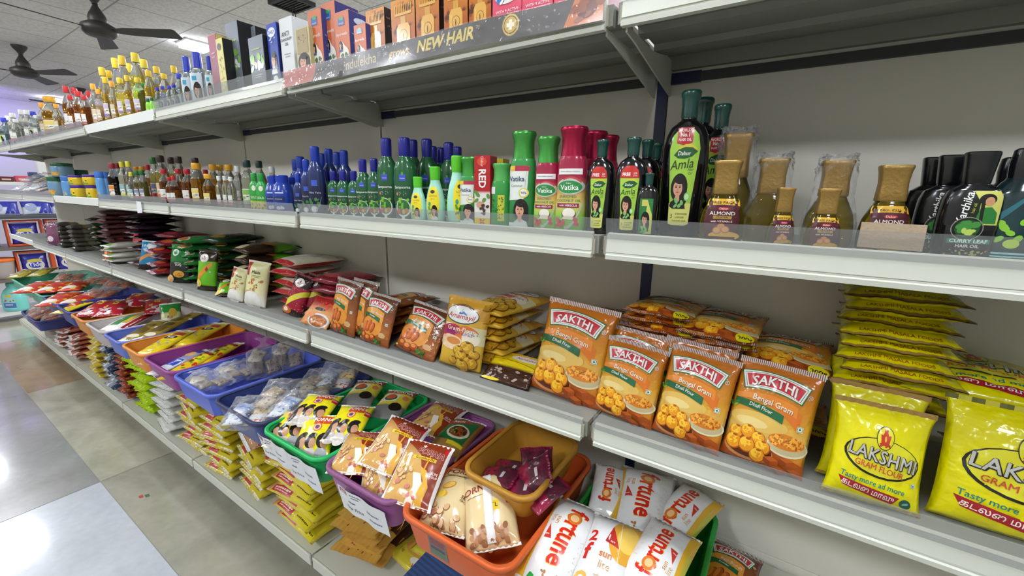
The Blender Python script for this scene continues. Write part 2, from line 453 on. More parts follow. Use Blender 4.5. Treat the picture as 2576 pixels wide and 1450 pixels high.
tag(obj('wall_back', bm, mat('bcbab4', .8)), 'plain wall behind the shelving', None, kind='structure')

bm = bmesh.new(); bx(bm, -12.2, -3.6, 0, 3.3, -3.4, 2.9)
tag(obj('wall_front', bm, mat('b0aca2', .8)), 'plain wall across the aisle', None, kind='structure')
# ---------------------------------------------------------------- ceiling lights, fans, vent
def ceiling_light(x, y, s, label, power):
    t = empty('ceiling_light', (x, y, 2.9)); tag(t, label, 'light', 'square ceiling lights')
    bm = bmesh.new()
    for a in ((-s, -s, s, -s+.02), (-s, s-.02, s, s), (-s, -s+.02, -s+.02, s-.02), (s-.02, -s+.02, s, s-.02)): bx(bm, a[0], a[1], -.018, a[2], a[3], 0)
    obj('frame', bm, mat('e8e8e8', .4), t)
    bm = bmesh.new(); bx(bm, -s+.02, -s+.02, -.055, s-.02, s-.02, -.001)
    obj('diffuser', bm, mat('f4f8ff', .5, emit=power), t)
ceiling_light(-5.39, 1.63, .135, 'square ceiling light glowing above the dark grey cartons', LAMP)
ceiling_light(-11.05, 1.62, .15, 'small far ceiling light above the row of oil bottles', LAMP)
for x in (-9.4, -7.0, -4.6, -2.2, .2, 2.4):
    ceiling_light(x, -.38, .24, 'square ceiling light close above the shelf fronts', LAMP*.80)
for x in (-5.8, -3.4, -1.0, 1.4):
    ceiling_light(x, -2.5, .24, 'square ceiling light over the far side of the aisle', LAMP*1.35)
for x in (-7.6, -4.8, -2.0, .8):  # unseen row, added behind the shelves to brighten the ceiling
    ceiling_light(x, 3.6, .24, 'added unseen ceiling light behind the shelves, brightening the ceiling', LAMP*3.2)
lt = bpy.data.lights.new('violet_lamp', 'AREA'); lt.energy = 14; lt.color = (.42, .3, 1.); lt.shape = 'RECTANGLE'; lt.size = 1.6; lt.size_y = .3
lo = bpy.data.objects.new('violet_lamp', lt); C.objects.link(lo); lo.location = (-10.9, .4, 2.3); lo.rotation_euler = (0, PI*.75, 0)
DARK = mat('2c2926', .45)
def fan(x, y, zh, rot, label, R=.6):
    t = empty('ceiling_fan', (x, y, 2.9)); tag(t, label, 'fan', 'ceiling fans'); d = zh-2.9
    obj('canopy', loft(smooth_prof([(-.09, .02, .02), (-.07, .028, .028), (-.02, .062, .062), (0, .065, .065)]), 2, 20), DARK, t)
    obj('rod', loft([(d+.12, .013, .013), (-.05, .013, .013)], 2, 12), DARK, t)
    obj('shroud', loft(smooth_prof([(d+.05, .06, .06), (d+.1, .058, .058), (d+.16, .028, .028), (d+.19, .016, .016)]), 2, 20), DARK, t)
    obj('motor', loft(smooth_prof([(d-.055, .05, .05), (d-.045, .09, .09), (d-.01, .115, .115), (d+.03, .11, .11), (d+.055, .07, .07)]), 2, 28), DARK, t)
    for k in range(3):
        a = math.radians(rot+120*k)
        bm = plate([(.09, -.02), (.2, -.045), (R-.02, -.066), (R, -.05), (R, .05), (R-.02, .066), (.2, .045), (.09, .02)], 2, -.003, .003)
        bmesh.ops.rotate(bm, verts=bm.verts, cent=(0, 0, 0), matrix=Matrix.Rotation(math.radians(-14), 3, 'X'))
        bmesh.ops.rotate(bm, verts=bm.verts, cent=(0, 0, 0), matrix=Matrix.Rotation(a, 3, 'Z'))
        bmesh.ops.translate(bm, verts=bm.verts, vec=(0, 0, d))
        obj('blade', bm, DARK, t)
fan(-4.693, .658, 2.62, 40, 'dark brown ceiling fan with three blades, the nearer and larger one')
fan(-7.268, .625, 2.62, 28, 'dark brown ceiling fan at the left edge, behind the nearer fan')
fan(-9.55, 1.6, 2.62, 35, 'farthest ceiling fan, only its blade showing above amber bottles')
t = empty('ceiling_vent', (-3.46, 1.6, 2.9)); tag(t, 'black square ceiling vent with wires hanging from it', 'vent')
bm = bmesh.new()
for a in ((-.15, -.12, .15, -.1), (-.15, .1, .15, .12), (-.15, -.1, -.13, .1), (.13, -.1, .15, .1)): bx(bm, a[0], a[1], -.03, a[2], a[3], 0)
obj('frame', bm, mat('2a2a2e', .5), t)
for k in range(7):
    bm = bmesh.new(); bx(bm, -.13, -.09+k*.027, -.02, .13, -.075+k*.027, -.004); obj('slat', bm, mat('1c1c20', .5), t)
def wire(pts, r=.003):
    bm = bmesh.new(); prev = None
    for i, p in enumerate(pts):
        q = Vector(pts[min(i+1, len(pts)-1)])-Vector(pts[max(i-1, 0)]); q = q.normalized() if q.length else Vector((0, 0, 1))
        a = q.orthogonal().normalized(); b = q.cross(a)
        ring = [bm.verts.new(Vector(p)+r*(math.cos(s*PI/3)*a+math.sin(s*PI/3)*b)) for s in range(6)]
        if prev:
            for s in range(6): bm.faces.new((prev[s], prev[(s+1) % 6], ring[(s+1) % 6], ring[s]))
        prev = ring
    return bm
obj('wire', wire([(-.02, .02, -.02), (-.06, .03, -.09), (-.05, .02, -.15), (0, .0, -.17), (.04, 0, -.13), (.02, .01, -.05), (.0, .02, -.02)]), mat('202024', .5), t)
obj('wire', wire([(-.14, .1, -.02), (-.2, .1, -.12), (-.22, .1, -.25), (-.2, .1, -.36)]), mat('202024', .5), t)

# ---------------------------------------------------------------- gondola shelving
ZB = {1: 1.6106, 2: 1.2592, 3: .9086}           # lower edge of the price strips
ZS = {k: v+.037 for k, v in ZB.items()}; ZS[4] = .60; ZS[5] = .195
LB = .9
BAYS = list(range(-6, 2))
DECK_SHADED = mat('8e8f86', .45, bump=.03, bscale=8); OFF = mat('c9cabd', .38, bump=.03, bscale=8); PANEL = mat('dcd9cc', .42, bump=.05, bscale=5); STRIP = mat('cfd2c5', .35, coat=.2); BLUE = mat('23284a', .4)  # upper decks: cream paint darkened, shade on their undersides put into the colour
UNDER = mat('b4b5aa', .45)
for b in BAYS:
    x0, x1 = b*LB, (b+1)*LB
    fr = empty('back_panel', (0, 0, 0)); tag(fr, 'cream steel back panel of the %s shelving bay from the right' % nth(1-b), 'panel', 'back panels')
    for z0, z1 in ((.16, .5795), (.5805, .9295), (.9305, 1.2795), (1.2805, 1.6295), (1.6305, 1.75)):
        bm = bmesh.new(); l_ = .012 if b == 0 else .004; r_ = .012 if b == -1 else .004; bx(bm, x0+l_, .305, z0, x1-r_, .318, z1); bmesh.ops.bevel(bm, geom=bm.edges[:], offset=.001, segments=1, affect='EDGES')
        obj('panel', bm, PANEL, fr)
    bm = bmesh.new(); bx(bm, x0+.03, .296, 1.594, x1-.03, .3045, 1.611)
    obj('back_rail', bm, mat('3d3e40', .5), fr)
    bm = bmesh.new(); bx(bm, x0+.014, .2955, 1.592, x0+.075, .3045, 1.613); obj('rail_clip', bm, BLUE, fr)
    kp = empty('kick_plate', (0, 0, 0)); tag(kp, 'dark recessed kick plate under the %s bay from the right' % nth(1-b), 'kick plate', 'kick plates')
    bm = bmesh.new(); bx(bm, x0+.03, .02, .0, x1-.03, .04, .12); obj('plate', bm, mat('6a6a60', .6), kp)
for b in BAYS+[2]:
    bm = bmesh.new(); bx(bm, b*LB-.020, .319, 0, b*LB+.020, .345, 1.74); 
    if b in (0,): bx(bm, -.0115, .303, 0, .0115, .3195, 1.645)
    tag(obj('upright', bm, BLUE if b == 0 else mat('8d8a7c', .5)), ('dark blue steel upright between the two nearest bays' if b == 0 else 'grey brown upright at the %s shelving joint from the right' % nth(2-b)), 'upright', 'shelving uprights')
GONE = set()
def shelf(b, lev, strip=0):
    x0, x1 = b*LB+.004, (b+1)*LB-.004
    where = {1: 'top', 2: 'second', 3: 'third', 4: 'fourth', 5: 'bottom'}[lev]
    zs = ZS[lev]-(.04 if lev == 4 and b >= 0 else 0); y0 = {4: -.055, 5: -.06}.get(lev, .004)
    t = empty('shelf', (0, 0, 0))
    bayn = nth(1-b)
    tag(t, 'cream steel %s shelf board with price strip, %s bay from the right' % (where, bayn), 'shelf', 'shelf boards')
    th = .03
    bm = extrude_profile([(y0, zs), (y0, zs-th), (y0+.012, zs-th), (y0+.012, zs-.004), (.10, zs-.004), (.104, zs-.014), (.135, zs-.014), (.139, zs-.004), (.2, zs-.004), (.204, zs-.014), (.235, zs-.014), (.239, zs-.004), (.288, zs-.004), (.288, zs-th), (.3, zs-th), (.3, zs)], x0, x1)
    obj('deck', bm, DECK_SHADED if lev <= 3 else OFF, t)
    if lev <= 3:
        zb = ZB[lev]
        if strip == 1:                                   # bare white card folded over the lip
            obj('price_strip', extrude_profile([(.002, zb+.006), (-.001, zb+.006), (-.004, zb+.044), (.0015, zb+.046)], x0+.006, x1-.006), mat('eef1ec', .5), t)
        else:
            bm = extrude_profile([(.003, zb), (-.008, zb), (-.0085, zb+.007), (-.0045, zb+.009), (-.0035, zb+.012), (-.006, zb+.012), (-.0035, zb+.042), (.003, zb+.044)], x0+.009, x1-.009)
            ps = obj('price_strip', bm, STRIP, t)
            bm = extrude_profile([(-.0045, zb+.034), (-.0045, zb+.042), (-.0095, zb+.068), (-.0105, zb+.068), (-.0055, zb+.042), (-.0058, zb+.034)], x0+.007, x1-.007)
            if not (lev == 1 and b == -1): obj('clear_cover', bm, film('a9aeae', .20, .15, .05, 12), ps)
        for s, xx in ((1, x0+.012), (-1, x1-.012)):
            bm = plate([(.012, zs-.03), (.012, zs-.040), (.05, zs-.043), (.296, zs-.078), (.303, zs-.078), (.303, zs-.012), (.25, zs-.012), (.2, zs-.022), (.15, zs-.03)], 0, xx-.0015, xx+.0015)
            br = obj('bracket', bm, OFF, t)
            bm = bmesh.new(); bx(bm, xx-.007, -.002, zs-.036, xx+.007, .003, zs-.001); bmesh.ops.bevel(bm, geom=[e for e in bm.edges if abs(e.verts[0].co.y-e.verts[1].co.y) > .001], offset=.005, segments=3, affect='EDGES')
            obj('bracket_nose', bm, mat('a9a795', .5), br)
    elif lev == 4:
        bm = extrude_profile([(y0-.001, zs-.042), (y0-.006, zs-.042), (y0-.003, zs), (y0+.002, zs+.001)], x0+.004, x1-.004)
        obj('price_strip', bm, STRIP, t)
        for xx in (x0+.012, x1-.012):
            bm = plate([(y0+.012, zs-.03), (y0+.012, zs-.05), (.29, zs-.085), (.303, zs-.085), (.303, zs-.03)], 0, xx-.0015, xx+.0015); obj('bracket', bm, OFF, t)
    else:
        bm = bmesh.new(); bx(bm, x0+.003, y0-.008, .153, x1-.003, y0-.0005, zs-.002); bmesh.ops.bevel(bm, geom=bm.edges[:], offset=.002, segments=1, affect='EDGES')
        obj('front_plate', bm, OFF, t)
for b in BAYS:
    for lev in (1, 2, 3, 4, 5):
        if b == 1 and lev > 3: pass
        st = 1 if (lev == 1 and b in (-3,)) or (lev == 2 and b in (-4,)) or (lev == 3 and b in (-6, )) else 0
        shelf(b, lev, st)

# ---------------------------------------------------------------- printed designs
def band(u0, u1, v, h, arc, flare=0., n=14, tilt=0.):
    top, bot = [], []
    for i in range(n+1):
        s = 2*i/n-1; u = (u0+u1)/2+(u1-u0)/2*s; d = arc*(1-s*s)+tilt*s
        top.append((u+flare*s*.5, v+h/2+d)); bot.append((u-flare*s*.5, v-h/2+d))
    return top[::-1]+bot
def swoosh(u0, u1, v0, v1, h0, h1, bow, n=12):
    t, b = [], []
    for i in range(n+1):
        s = i/n; u = u0+(u1-u0)*s; v = v0+(v1-v0)*s+bow*4*s*(1-s); h = h0+(h1-h0)*s
        t.append((u, v+h/2)); b.append((u, v-h/2))
    return t[::-1]+b
def scrib(c, u0, u1, v, h, seed=1):
    """a line of print too small to read"""
    r = random.Random(seed); o = []; u = u0
    while u < u1:
        d = r.uniform(.25, .8)*(u1-u0)/5; o.append(('r', c, u, v-h/2*r.uniform(.6, 1), min(u+d, u1), v+h/2*r.uniform(.6, 1))); u += d+(u1-u0)*.03
    return o
def ball(u, v, r, asp, c='e79a1c', d='a8540f', l='f6c637', seed=1):
    return [('e', d, u+.004, v-.006, r*1.1, r*1.1*asp), ('e', c, u, v, r, r*asp), ('e', l, u-.15*r, v+.2*r*asp, r*.72, r*.68*asp),
            ('s', c, u-.5*r, v-.4*r*asp, u+.5*r, v+.5*r*asp, 9, r*.16, seed), ('e', d, u+.1*r, v+.78*r*asp, r*.32, r*.16*asp)]
def veg(u, v, s, asp, c='1f7a3a'):
    return [('r', 'f4f4ee', u-s, v-s*asp, u+s, v+s*asp), ('r', c, u-s*.86, v-s*.86*asp, u+s*.86, v+s*.86*asp), ('r', 'f4f4ee', u-s*.68, v-s*.68*asp, u+s*.68, v+s*.68*asp), ('e', c, u, v, s*.42, s*.42*asp)]
def lady(u, v, s, asp, shirt='e9e6e0', hair='17110f', skin='d9a184', lean=0.):
    """head-and-shoulders portrait of a woman with long dark hair, s = width"""
    return [('e', hair, u+.03*s, v+.10*s*asp, .50*s, .72*s*asp, lean), ('e', hair, u+.2*s, v-.35*s*asp, .36*s, .55*s*asp),
            ('p', shirt, [(u-.48*s, v-.95*s*asp), (u+.5*s, v-.95*s*asp), (u+.42*s, v-.62*s*asp), (u+.1*s, v-.46*s*asp), (u-.16*s, v-.46*s*asp), (u-.42*s, v-.64*s*asp)]),
            ('p', skin, [(u-.14*s, v-.2*s*asp), (u+.1*s, v-.2*s*asp), (u+.12*s, v-.55*s*asp), (u-.02*s, v-.68*s*asp), (u-.16*s, v-.55*s*asp)]),
            ('e', skin, u-.03*s, v+.08*s*asp, .27*s, .40*s*asp, .05), ('e', hair, u+.02*s, v+.46*s*asp, .30*s, .17*s*asp, -.2),
            ('e', '2a1714', u-.13*s, v+.13*s*asp, .055*s, .026*s*asp), ('e', '2a1714', u+.09*s, v+.13*s*asp, .055*s, .026*s*asp),
            ('e', '2a1714', u-.13*s, v+.2*s*asp, .07*s, .014*s*asp), ('e', '2a1714', u+.09*s, v+.2*s*asp, .07*s, .014*s*asp),
            ('p', 'b97f66', [(u-.03*s, v+.1*s*asp), (u+.01*s, v-.03*s*asp), (u-.055*s, v-.03*s*asp)]), ('e', 'b5403c', u-.03*s, v-.12*s*asp, .09*s, .03*s*asp)]
LEAF = [(-1, 0), (-.6, .32), (0, .42), (.6, .3), (1, .0), (.5, -.3), (-.1, -.36), (-.65, -.26)]
def leaf(c, u, v, s, asp, rot=0.):
    return ('p', c, [(u+s*(x*math.cos(rot)-y*math.sin(rot)), v+s*asp*(x*math.sin(rot)+y*math.cos(rot))) for x, y in LEAF])
def clump(u, v, s, asp, cols, seed, n=5):
    r = random.Random(seed); out = []
    for i in range(n): out.append(leaf(cols[i % len(cols)], u+r.uniform(-.5, .5)*s, v+r.uniform(-.4, .5)*s*asp, s*r.uniform(.3, .55), asp, r.uniform(0, 3)))
    return out
def sakthi(first, second, brown=False):
    a = .7
    o = []
    if not brown:
        o += [('e', 'dfb95c', -.12, .42, .36, .09), ('e', 'e8cf88', -.20, .40, .2, .045)]
        o += [('p', 'd9731f', swoosh(-.1, .36, .66, .50, .10, .17, .04)), ('p', 'e58a2c', swoosh(-.45, .30, .62, .60, .05, .10, .05))]
    else:
        o += [('p', 'e59a35', swoosh(-.44, .25, .62, .54, .10, .24, .06)), ('e', 'd98a2a', -.1, .36, .36, .2)]
    o += [('p', '1d6b3c', band(-.42, .37, .775, .175, .045, .07, tilt=-.012)), ('p', 'f4f1ea', band(-.405, .355, .777, .155, .045, .065, tilt=-.012)),
          ('p', '2a7a48', band(-.385, .335, .779, .132, .045, .06, tilt=-.012)), ('p', 'f4f1ea', band(-.378, .328, .779, .124, .045, .06, tilt=-.012)), ('p', 'c4202c', band(-.36, .31, .78, .108, .045, .055, tilt=-.012)),
          ('t', '7a1018', 'SAKTHI', -.018, .772, .165, {'bold': .03, 'arc': .36, 'sx': 1.0, 'rot': -.03, 'tap': -.1}), ('t', 'f6f3ee', 'SAKTHI', -.024, .777, .165, {'bold': .022, 'arc': .36, 'sx': 1.0, 'rot': -.03, 'tap': -.1}),
          ('c', 'efe6da', .405, .765, .028), ('c', 'b06a20', .405, .765, .022), ('t', 'efe6da', 'R', .405, .765, .034),
          ('t', 'a85c14', first, .008, .616, .098, {'bold': .018, 'rot': -.13, 'arc': .12}), ('t', 'f1ead6', first, .0, .620, .098, {'bold': .012, 'rot': -.13, 'arc': .12}),
          ('p', '186138', swoosh(-.46, .16, .565, .505, .066, .082, .02)), ('t', 'eef0e4', second, -.13, .553, .066, {'bold': .008, 'rot': -.13, 'arc': .14})]
    o += clump(-.46, .53, .08, a, ['5d9a35', '3f7f2c', '7db548'], 4)
    o += veg(.37, .46, .036, a)
    if not brown:
        o += [('p', 'a24d16', [(-.5, .0), (.5, .0), (.5, .12), (.1, .22), (-.5, .16)]), ('e', 'c98a54', -.17, .13, .31, .11), ('e', '5d2a12', -.17, .15, .29, .10),
              ('e', 'dcd3ae', .27, .27, .24, .10), ('e', 'bfb188', .27, .275, .22, .088), ('e', 'cf7a1c', .25, .31, .215, .072), ('s', 'f0a93a', .06, .27, .44, .36, 46, .022, 5), ('s', 'b5561a', .08, .27, .42, .36, 30, .013, 8), ('s', '4f8a34', .1, .3, .42, .36, 8, .012, 9)]
        for i, (u, v, r) in enumerate(((-.36, .27, .085), (-.22, .31, .085), (-.08, .27, .08), (-.01, .2, .09), (-.37, .17, .095), (-.20, .18, .095), (-.05, .11, .09))): o += ball(u, v, r, a*1.08, seed=i)
        for u, v, s in ((.12, .10, .09), (.30, .13, .08), (.22, .03, .09), (.40, .04, .08)):
            o += [('p', 'b85a1c', [(u-s, v+s*.3*a), (u, v+s*.75*a), (u+s, v+s*.35*a), (u, v-.1*s*a)]), ('p', '8c3c12', [(u-s, v+s*.3*a), (u, v-.1*s*a), (u, v-.8*s*a), (u-s, v-.4*s*a)]), ('p', 'a04a16', [(u+s, v+s*.35*a), (u, v-.1*s*a), (u, v-.8*s*a), (u+s, v-.4*s*a)])]
    else:
        for i, (u, v, r, q) in enumerate(((-.3, .32, .07, 2.4), (-.18, .35, .07, 2.6), (-.05, .33, .07, 2.2))):
            o += [('e', '6d2a10', u+.01, v, r*1.1, r*q*a, -.25), ('e', 'b8531a', u, v, r, r*q*.92*a, -.25), ('e', 'd9792a', u-.02, v+.01, r*.5, r*q*.7*a, -.25)]
        for i, (u, v, r) in enumerate(((-.3, .14, .10), (-.14, .11, .11), (.02, .15, .095))): o += [('e', '5a200c', u, v-.006, r*1.08, r*1.08*a), ('e', '9a3f14', u, v, r, r*a), ('e', 'd8822c', u-.02, v+.02, r*.62, r*.5*a)]
        o += clump(.2, .08, .15, a, ['2f7a2c', '4c9a38', '245f22'], 6, 7) + clump(-.42, .08, .08, a, ['c9c934', 'e0d84a'], 7, 3)
        o += [('e', 'caa06a', .3, .24, .1, .05), ('r', 'd7c7a0', .2, .2, .4, .205)]
    return o
GRAM_BG = grad([(0, 'a8521a'), (.22, 'cf8526'), (.36, 'dcb860'), (.46, 'd9a032'), (.62, 'cf8520'), (.85, 'c27019'), (1, 'b06426')], .18, bump=.4, bscale=42, coat=.3)
BROWN_BG = grad([(0, '7a3c18'), (.3, 'a5602a'), (.55, '8a4c24'), (.8, '6b3a1e'), (1, '5c3220')], .18, bump=.4, bscale=42, coat=.3)
SEAL_G = stripes('7c4a36', 'd8cfc6', 42); SEAL_B = stripes('4a2c22', 'd0c8c0', 42); SEAL_Y = mat('9c7a3c', .35); SEAL_W = mat('e9e7e2', .35)
pouch('gram_flour_packet', .16, .225, .042, GRAM_BG, sakthi('Bengal Gram', 'Dhall Flour'), 1, SEAL_G, st=.055, sb=.0, pinch=.07, pv=3.4)
pouch('small_gram_packet', .16, .205, .046, GRAM_BG, sakthi('Bengal Gram', 'Dhall Flour'), 3, SEAL_G, st=.06, pinch=.05, pv=3.2)
pouch('fritter_mix_packet', .15, .225, .045, BROWN_BG, sakthi('Bajji-Bonda', 'Powder', True), 2, SEAL_B, st=.055, pinch=.07, pv=3.2)
def lakshmi(big=False):
    a = .98 if not big else .8
    o = []
    o += [('e', '16140f', .02, .49, .405, .195, -.06), ('e', 'd9d326', .025, .497, .385, .180, -.06)]
    o += [('e', '2a2410', .02, .695, .095, .115), ('e', 'dcd62c', .02, .695, .088, .107)]
    # the small red standing emblem
    o += [('p', 'c03a22', [(-.02, .625), (.06, .625), (.05, .68), (.075, .73), (.05, .725), (.04, .75), (.0, .75), (-.01, .725), (-.035, .73), (-.01, .68)]), ('e', 'c03a22', .02, .765, .02, .022), ('e', 'e0a53a', .02, .69, .012, .03), ('s', 'c03a22', -.03, .62, .07, .64, 7, .014, 3)]
    for d, c, bl in ((.0, '15130f', .055), (.004, 'b9b8ae', .012)):
        o += [('t', c, 'LAKSHMI', .025-d, .50+d, .182, {'bold': bl, 'sx': .98, 'rot': -.10, 'sp': 1.05})]
    o += [('t', 'c2402a', 'GRAM FLOUR', -.0, .392, .086, {'bold': .006, 'rot': -.10}),
          ('t', '1f7c78', 'Tasty more ad more', -.03, .235, .083, {'bold': .012, 'rot': -.07}),
          ('p', 'a3202c', band(-.36, .24, .145, .085, .0, .06, tilt=-.038)), ('t', 'ece6dc', 'கடலை மாவு', -.06, .146, .082, {'bold': .01, 'rot': -.12}),
          ('e', '1d5a4c', .34, .10, .06, .05), ('e', '8ab0a0', .34, .10, .035, .012, .3)] + veg(.39, .30, .022, a, '2a6a6a')
    return o
YEL = grad([(0, 'dcd400'), (.5, 'e6de04'), (1, 'dcd206')], .2, bump=.6, bscale=26, coat=.3)
pouch('yellow_flour_packet', .185, .185, .06, YEL, lakshmi(), 5, SEAL_Y, SEAL_Y, sb=.03, st=.05, pinch=.11, pv=2.6, amp=.0035, eps=.0004)
pouch('large_yellow_packet', .27, .31, .08, YEL, lakshmi(True), 6, stripes('5c5a1c', 'b8b030', 6), None, st=.04, pinch=.08, pv=2.8, amp=.004, eps=.0005)
pouch('flat_yellow_packet', .185, .17, .034, YEL, [('t', 'a8521c', 'LAKSHMI MASALA FOODS', 0, .10, .058, {'bold': .008}), ('t', '4a8a3a', 'PRODUCT OF INDIA', .02, .04, .04), ('e', '16140f', .02, .55, .4, .2), ('e', 'd9d326', .025, .555, .385, .185), ('t', '8f8e84', 'LAKSHMI', 0, .56, .17, {'bold': .03})], 7, SEAL_Y, SEAL_Y, sb=.05, st=.06, amp=.004, pv=2.4)
def amamayil():
    a = .62; o = [('r', 'c9922a', -.5, .72, .5, .88), ('r', 'd8cfa0', .16, .38, .5, .62), ('r', 'e9dfc0', -.42, .5, -.2, .62)]
    o += [('e', '1f4a3e', -.05, .76, .40, .13, .0), ('e', 'eeeeea', -.05, .765, .38, .118), ('p', 'b0202c', swoosh(-.26, .16, .845, .845, .006, .006, .05)), ('p', '23405a', swoosh(-.3, .2, .862, .862, .007, .007, .045)),
          ('t', 'c03028', 'Amamayil', -.05, .735, .165, {'bold': .008, 'shear': .2}),
          ('e', '2a4f9a', -.05, .79, .06, .018, .4), ('p', '2a4f9a', [(-.07, .79), (-.055, .83), (-.035, .84), (-.03, .836), (-.05, .828), (-.055, .79)]), ('e', '3a78c0', .02, .785, .07, .012, -.4),
          ('e', 'b0204a', -.2, .50, .28, .115), ('e', 'd9702a', .14, .50, .27, .12), ('e', 'e6dcc0', .24, .46, .2, .11),
          ('t', '8a2a30', 'Gram-Flour', .0, .552, .14, {'bold': .02}), ('t', 'f3efe6', 'Gram-Flour', -.005, .556, .14, {'bold': .008}), ('t', '4a3aa0', 'கடலை மாவு', -.03, .50, .10, {'bold': .01})]
    o += [('e', 'e6c8a0', -.2, .36, .3, .10), ('e', 'c9803a', -.14, .38, .18, .05)]
    for k in range(7): 
        t = 1.9+k*.5; o += [('p', 'e2b98e' if k % 2 else 'eed3b4', [(-.2+.16*math.cos(t), .36+.06*math.sin(t)), (-.2+.30*math.cos(t-.15), .36+.105*math.sin(t-.15)), (-.2+.30*math.cos(t+.2), .36+.105*math.sin(t+.2))])]
    for i, (u, v, r) in enumerate(((.2, .33, .14), (.02, .27, .11), (.36, .25, .1), (.1, .2, .13), (.3, .13, .14), (.12, .07, .15), (-.08, .12, .09))): o += ball(u, v, r, a, 'b98a22', '6d4410', 'd8b03a', i)
    return o + veg(.38, .52, .03, a)
pouch('gram_flour_bag', .125, .20, .045, grad([(0, 'd0a020'), (.3, 'd8b040'), (.62, 'd8a83a'), (1, 'd09a2c')], .28, bump=.3, bscale=28), amamayil(), 8, mat('c89a3a', .35), None, st=.05, pinch=.05, pv=3.4)
def plain(name, w, h, t, bg, art, seed, seal=None, **kw):
    pouch(name, w, h, t, bg, art, seed, seal, **kw)
ANIL = [('e', 'efeae2', -.05, .80, .24, .105), ('e', 'c9c0b8', -.05, .80, .22, .09), ('e', 'efeae2', -.05, .80, .21, .083), ('e', '2a2a2a', -.02, .83, .03, .03), ('t', 'b02a3a', 'Anil', -.06, .785, .15, {'bold': .01, 'shear': .3})]
plain('green_flour_packet', .105, .20, .045, grad([(0, '2a1c10'), (.16, '30200f'), (.17, '5fae1c'), (.68, '6cbc22'), (.69, '33200f'), (1, '2a1a0e')], .22, bump=.3, bscale=30),
      [('p', 'd98a22', swoosh(-.4, .35, .22, .66, .22, .10, .04)), ('e', 'e8d23a', -.35, .18, .2, .10), ('p', 'd9c8a0', [(-.5, .05), (-.3, .1), (-.3, .22), (-.5, .2)]), ('p', '8a3010', [(.06, .52), (.14, .60), (.22, .52), (.14, .46)])] + ANIL + veg(.3, .47, .035, .5), 11, mat('2c1c10', .3), st=.05, pv=3.2)
plain('red_vermicelli_packet', .10, .20, .045, grad([(0, '2a1c18'), (.2, '33221c'), (.21, '9c1830'), (.66, 'a01a34'), (.67, '2c1c18'), (1, '24160f')], .2, bump=.35, bscale=30, speck=('c98aa0', 120, .62, .06)),
      [('p', 'd8d030', swoosh(-.5, .5, .22, .60, .2, .12, .05)), ('e', 'c86a2a', -.3, .12, .3, .09), ('e', 'e8e0d0', -.34, .13, .16, .05)] + ANIL + veg(.2, .5, .035, .5), 12, mat('6a1424', .3), st=.05, pv=3.2)
plain('maida_packet', .14, .215, .055, grad([(0, 'e4e2dc'), (.25, 'e6e0c8'), (.4, 'ddd8a4'), (1, 'd8d49c')], .26, bump=.3, bscale=25),
      [('e', 'b98a50', -.12, .16, .4, .2), ('e', 'e4e2dc', -.02, .14, .42, .21), ('r', 'b02028', -.44, .68, -.24, .96), ('t', 'e8c0b8', 'A', -.34, .86, .1, {}), ('t', '3a3a20', 'Maida', .1, .76, .15, {'bold': .02}), ('r', '6a6a40', -.08, .68, .3, .69), ('r', '6a6a40', -.08, .65, .26, .66), ('s', 'b87a3a', -.2, .36, .4, .62, 9, .05, 4), ('s', '7a4020', -.2, .4, .4, .6, 4, .03, 6)], 13, mat('d8d4c0', .3), st=.04, pv=3.4)
plain('naga_packet', .12, .21, .05, grad([(0, '1c1c16'), (.5, '1a1d16'), (.55, '14702a'), (1, '1c8034')], .2, bump=.35, bscale=30),
      [('t', 'e6ede6', 'naga', .30, .77, .19, {'bold': .02, 'rot': PI/2}), ('e', 'dfe8e2', -.16, .78, .16, .09), ('e', '1c8034', -.16, .78, .1, .05), ('t', 'dcdcd0', 'SPECIAL', .0, .50, .09, {'bold': .01}), ('t', 'dcdcd0', 'SOOJI', .02, .45, .11, {'bold': .02}), ('e', 'c8922a', .05, .22, .25, .09), ('s', '8a5a1c', -.1, .17, .2, .26, 14, .03, 5), ('e', 'd8a868', -.38, .1, .2, .1)], 14, mat('1c7a30', .3), st=.05, pv=3.2)
plain('blue_flour_packet', .11, .19, .045, grad([(0, '2a1c14'), (.2, '2e1e16'), (.22, '1c7fae'), (1, '2288b8')], .22, bump=.3, bscale=30),
      [('p', 'd9882a', swoosh(-.5, .5, .28, .62, .14, .12, .03)), ('s', 'e6eef0', -.3, .7, .4, .92, 10, .05, 4), ('e', 'e8eef0', .1, .82, .25, .09)], 15, mat('cfd8dc', .3), st=.05)
plain('idli_mix_packet', .15, .20, .035, grad([(0, 'c8803a'), (.5, 'd89a58'), (.7, 'b02a24'), (1, '9c1a1e')], .24, bump=.3, bscale=26),
      [('e', 'c8d0d8', .12, .2, .36, .22), ('e', '9a5426', .12, .19, .31, .18), ('s', 'c8823c', -.1, .08, .34, .3, 26, .045, 5), ('e', 'd98a4a', -.3, .36, .24, .12), ('s', 'd8502a', -.2, .6, .4, .8, 18, .05, 6), ('e', '2a2a30', .0, .55, .2, .05)], 16, mat('a82a24', .3), st=.04)

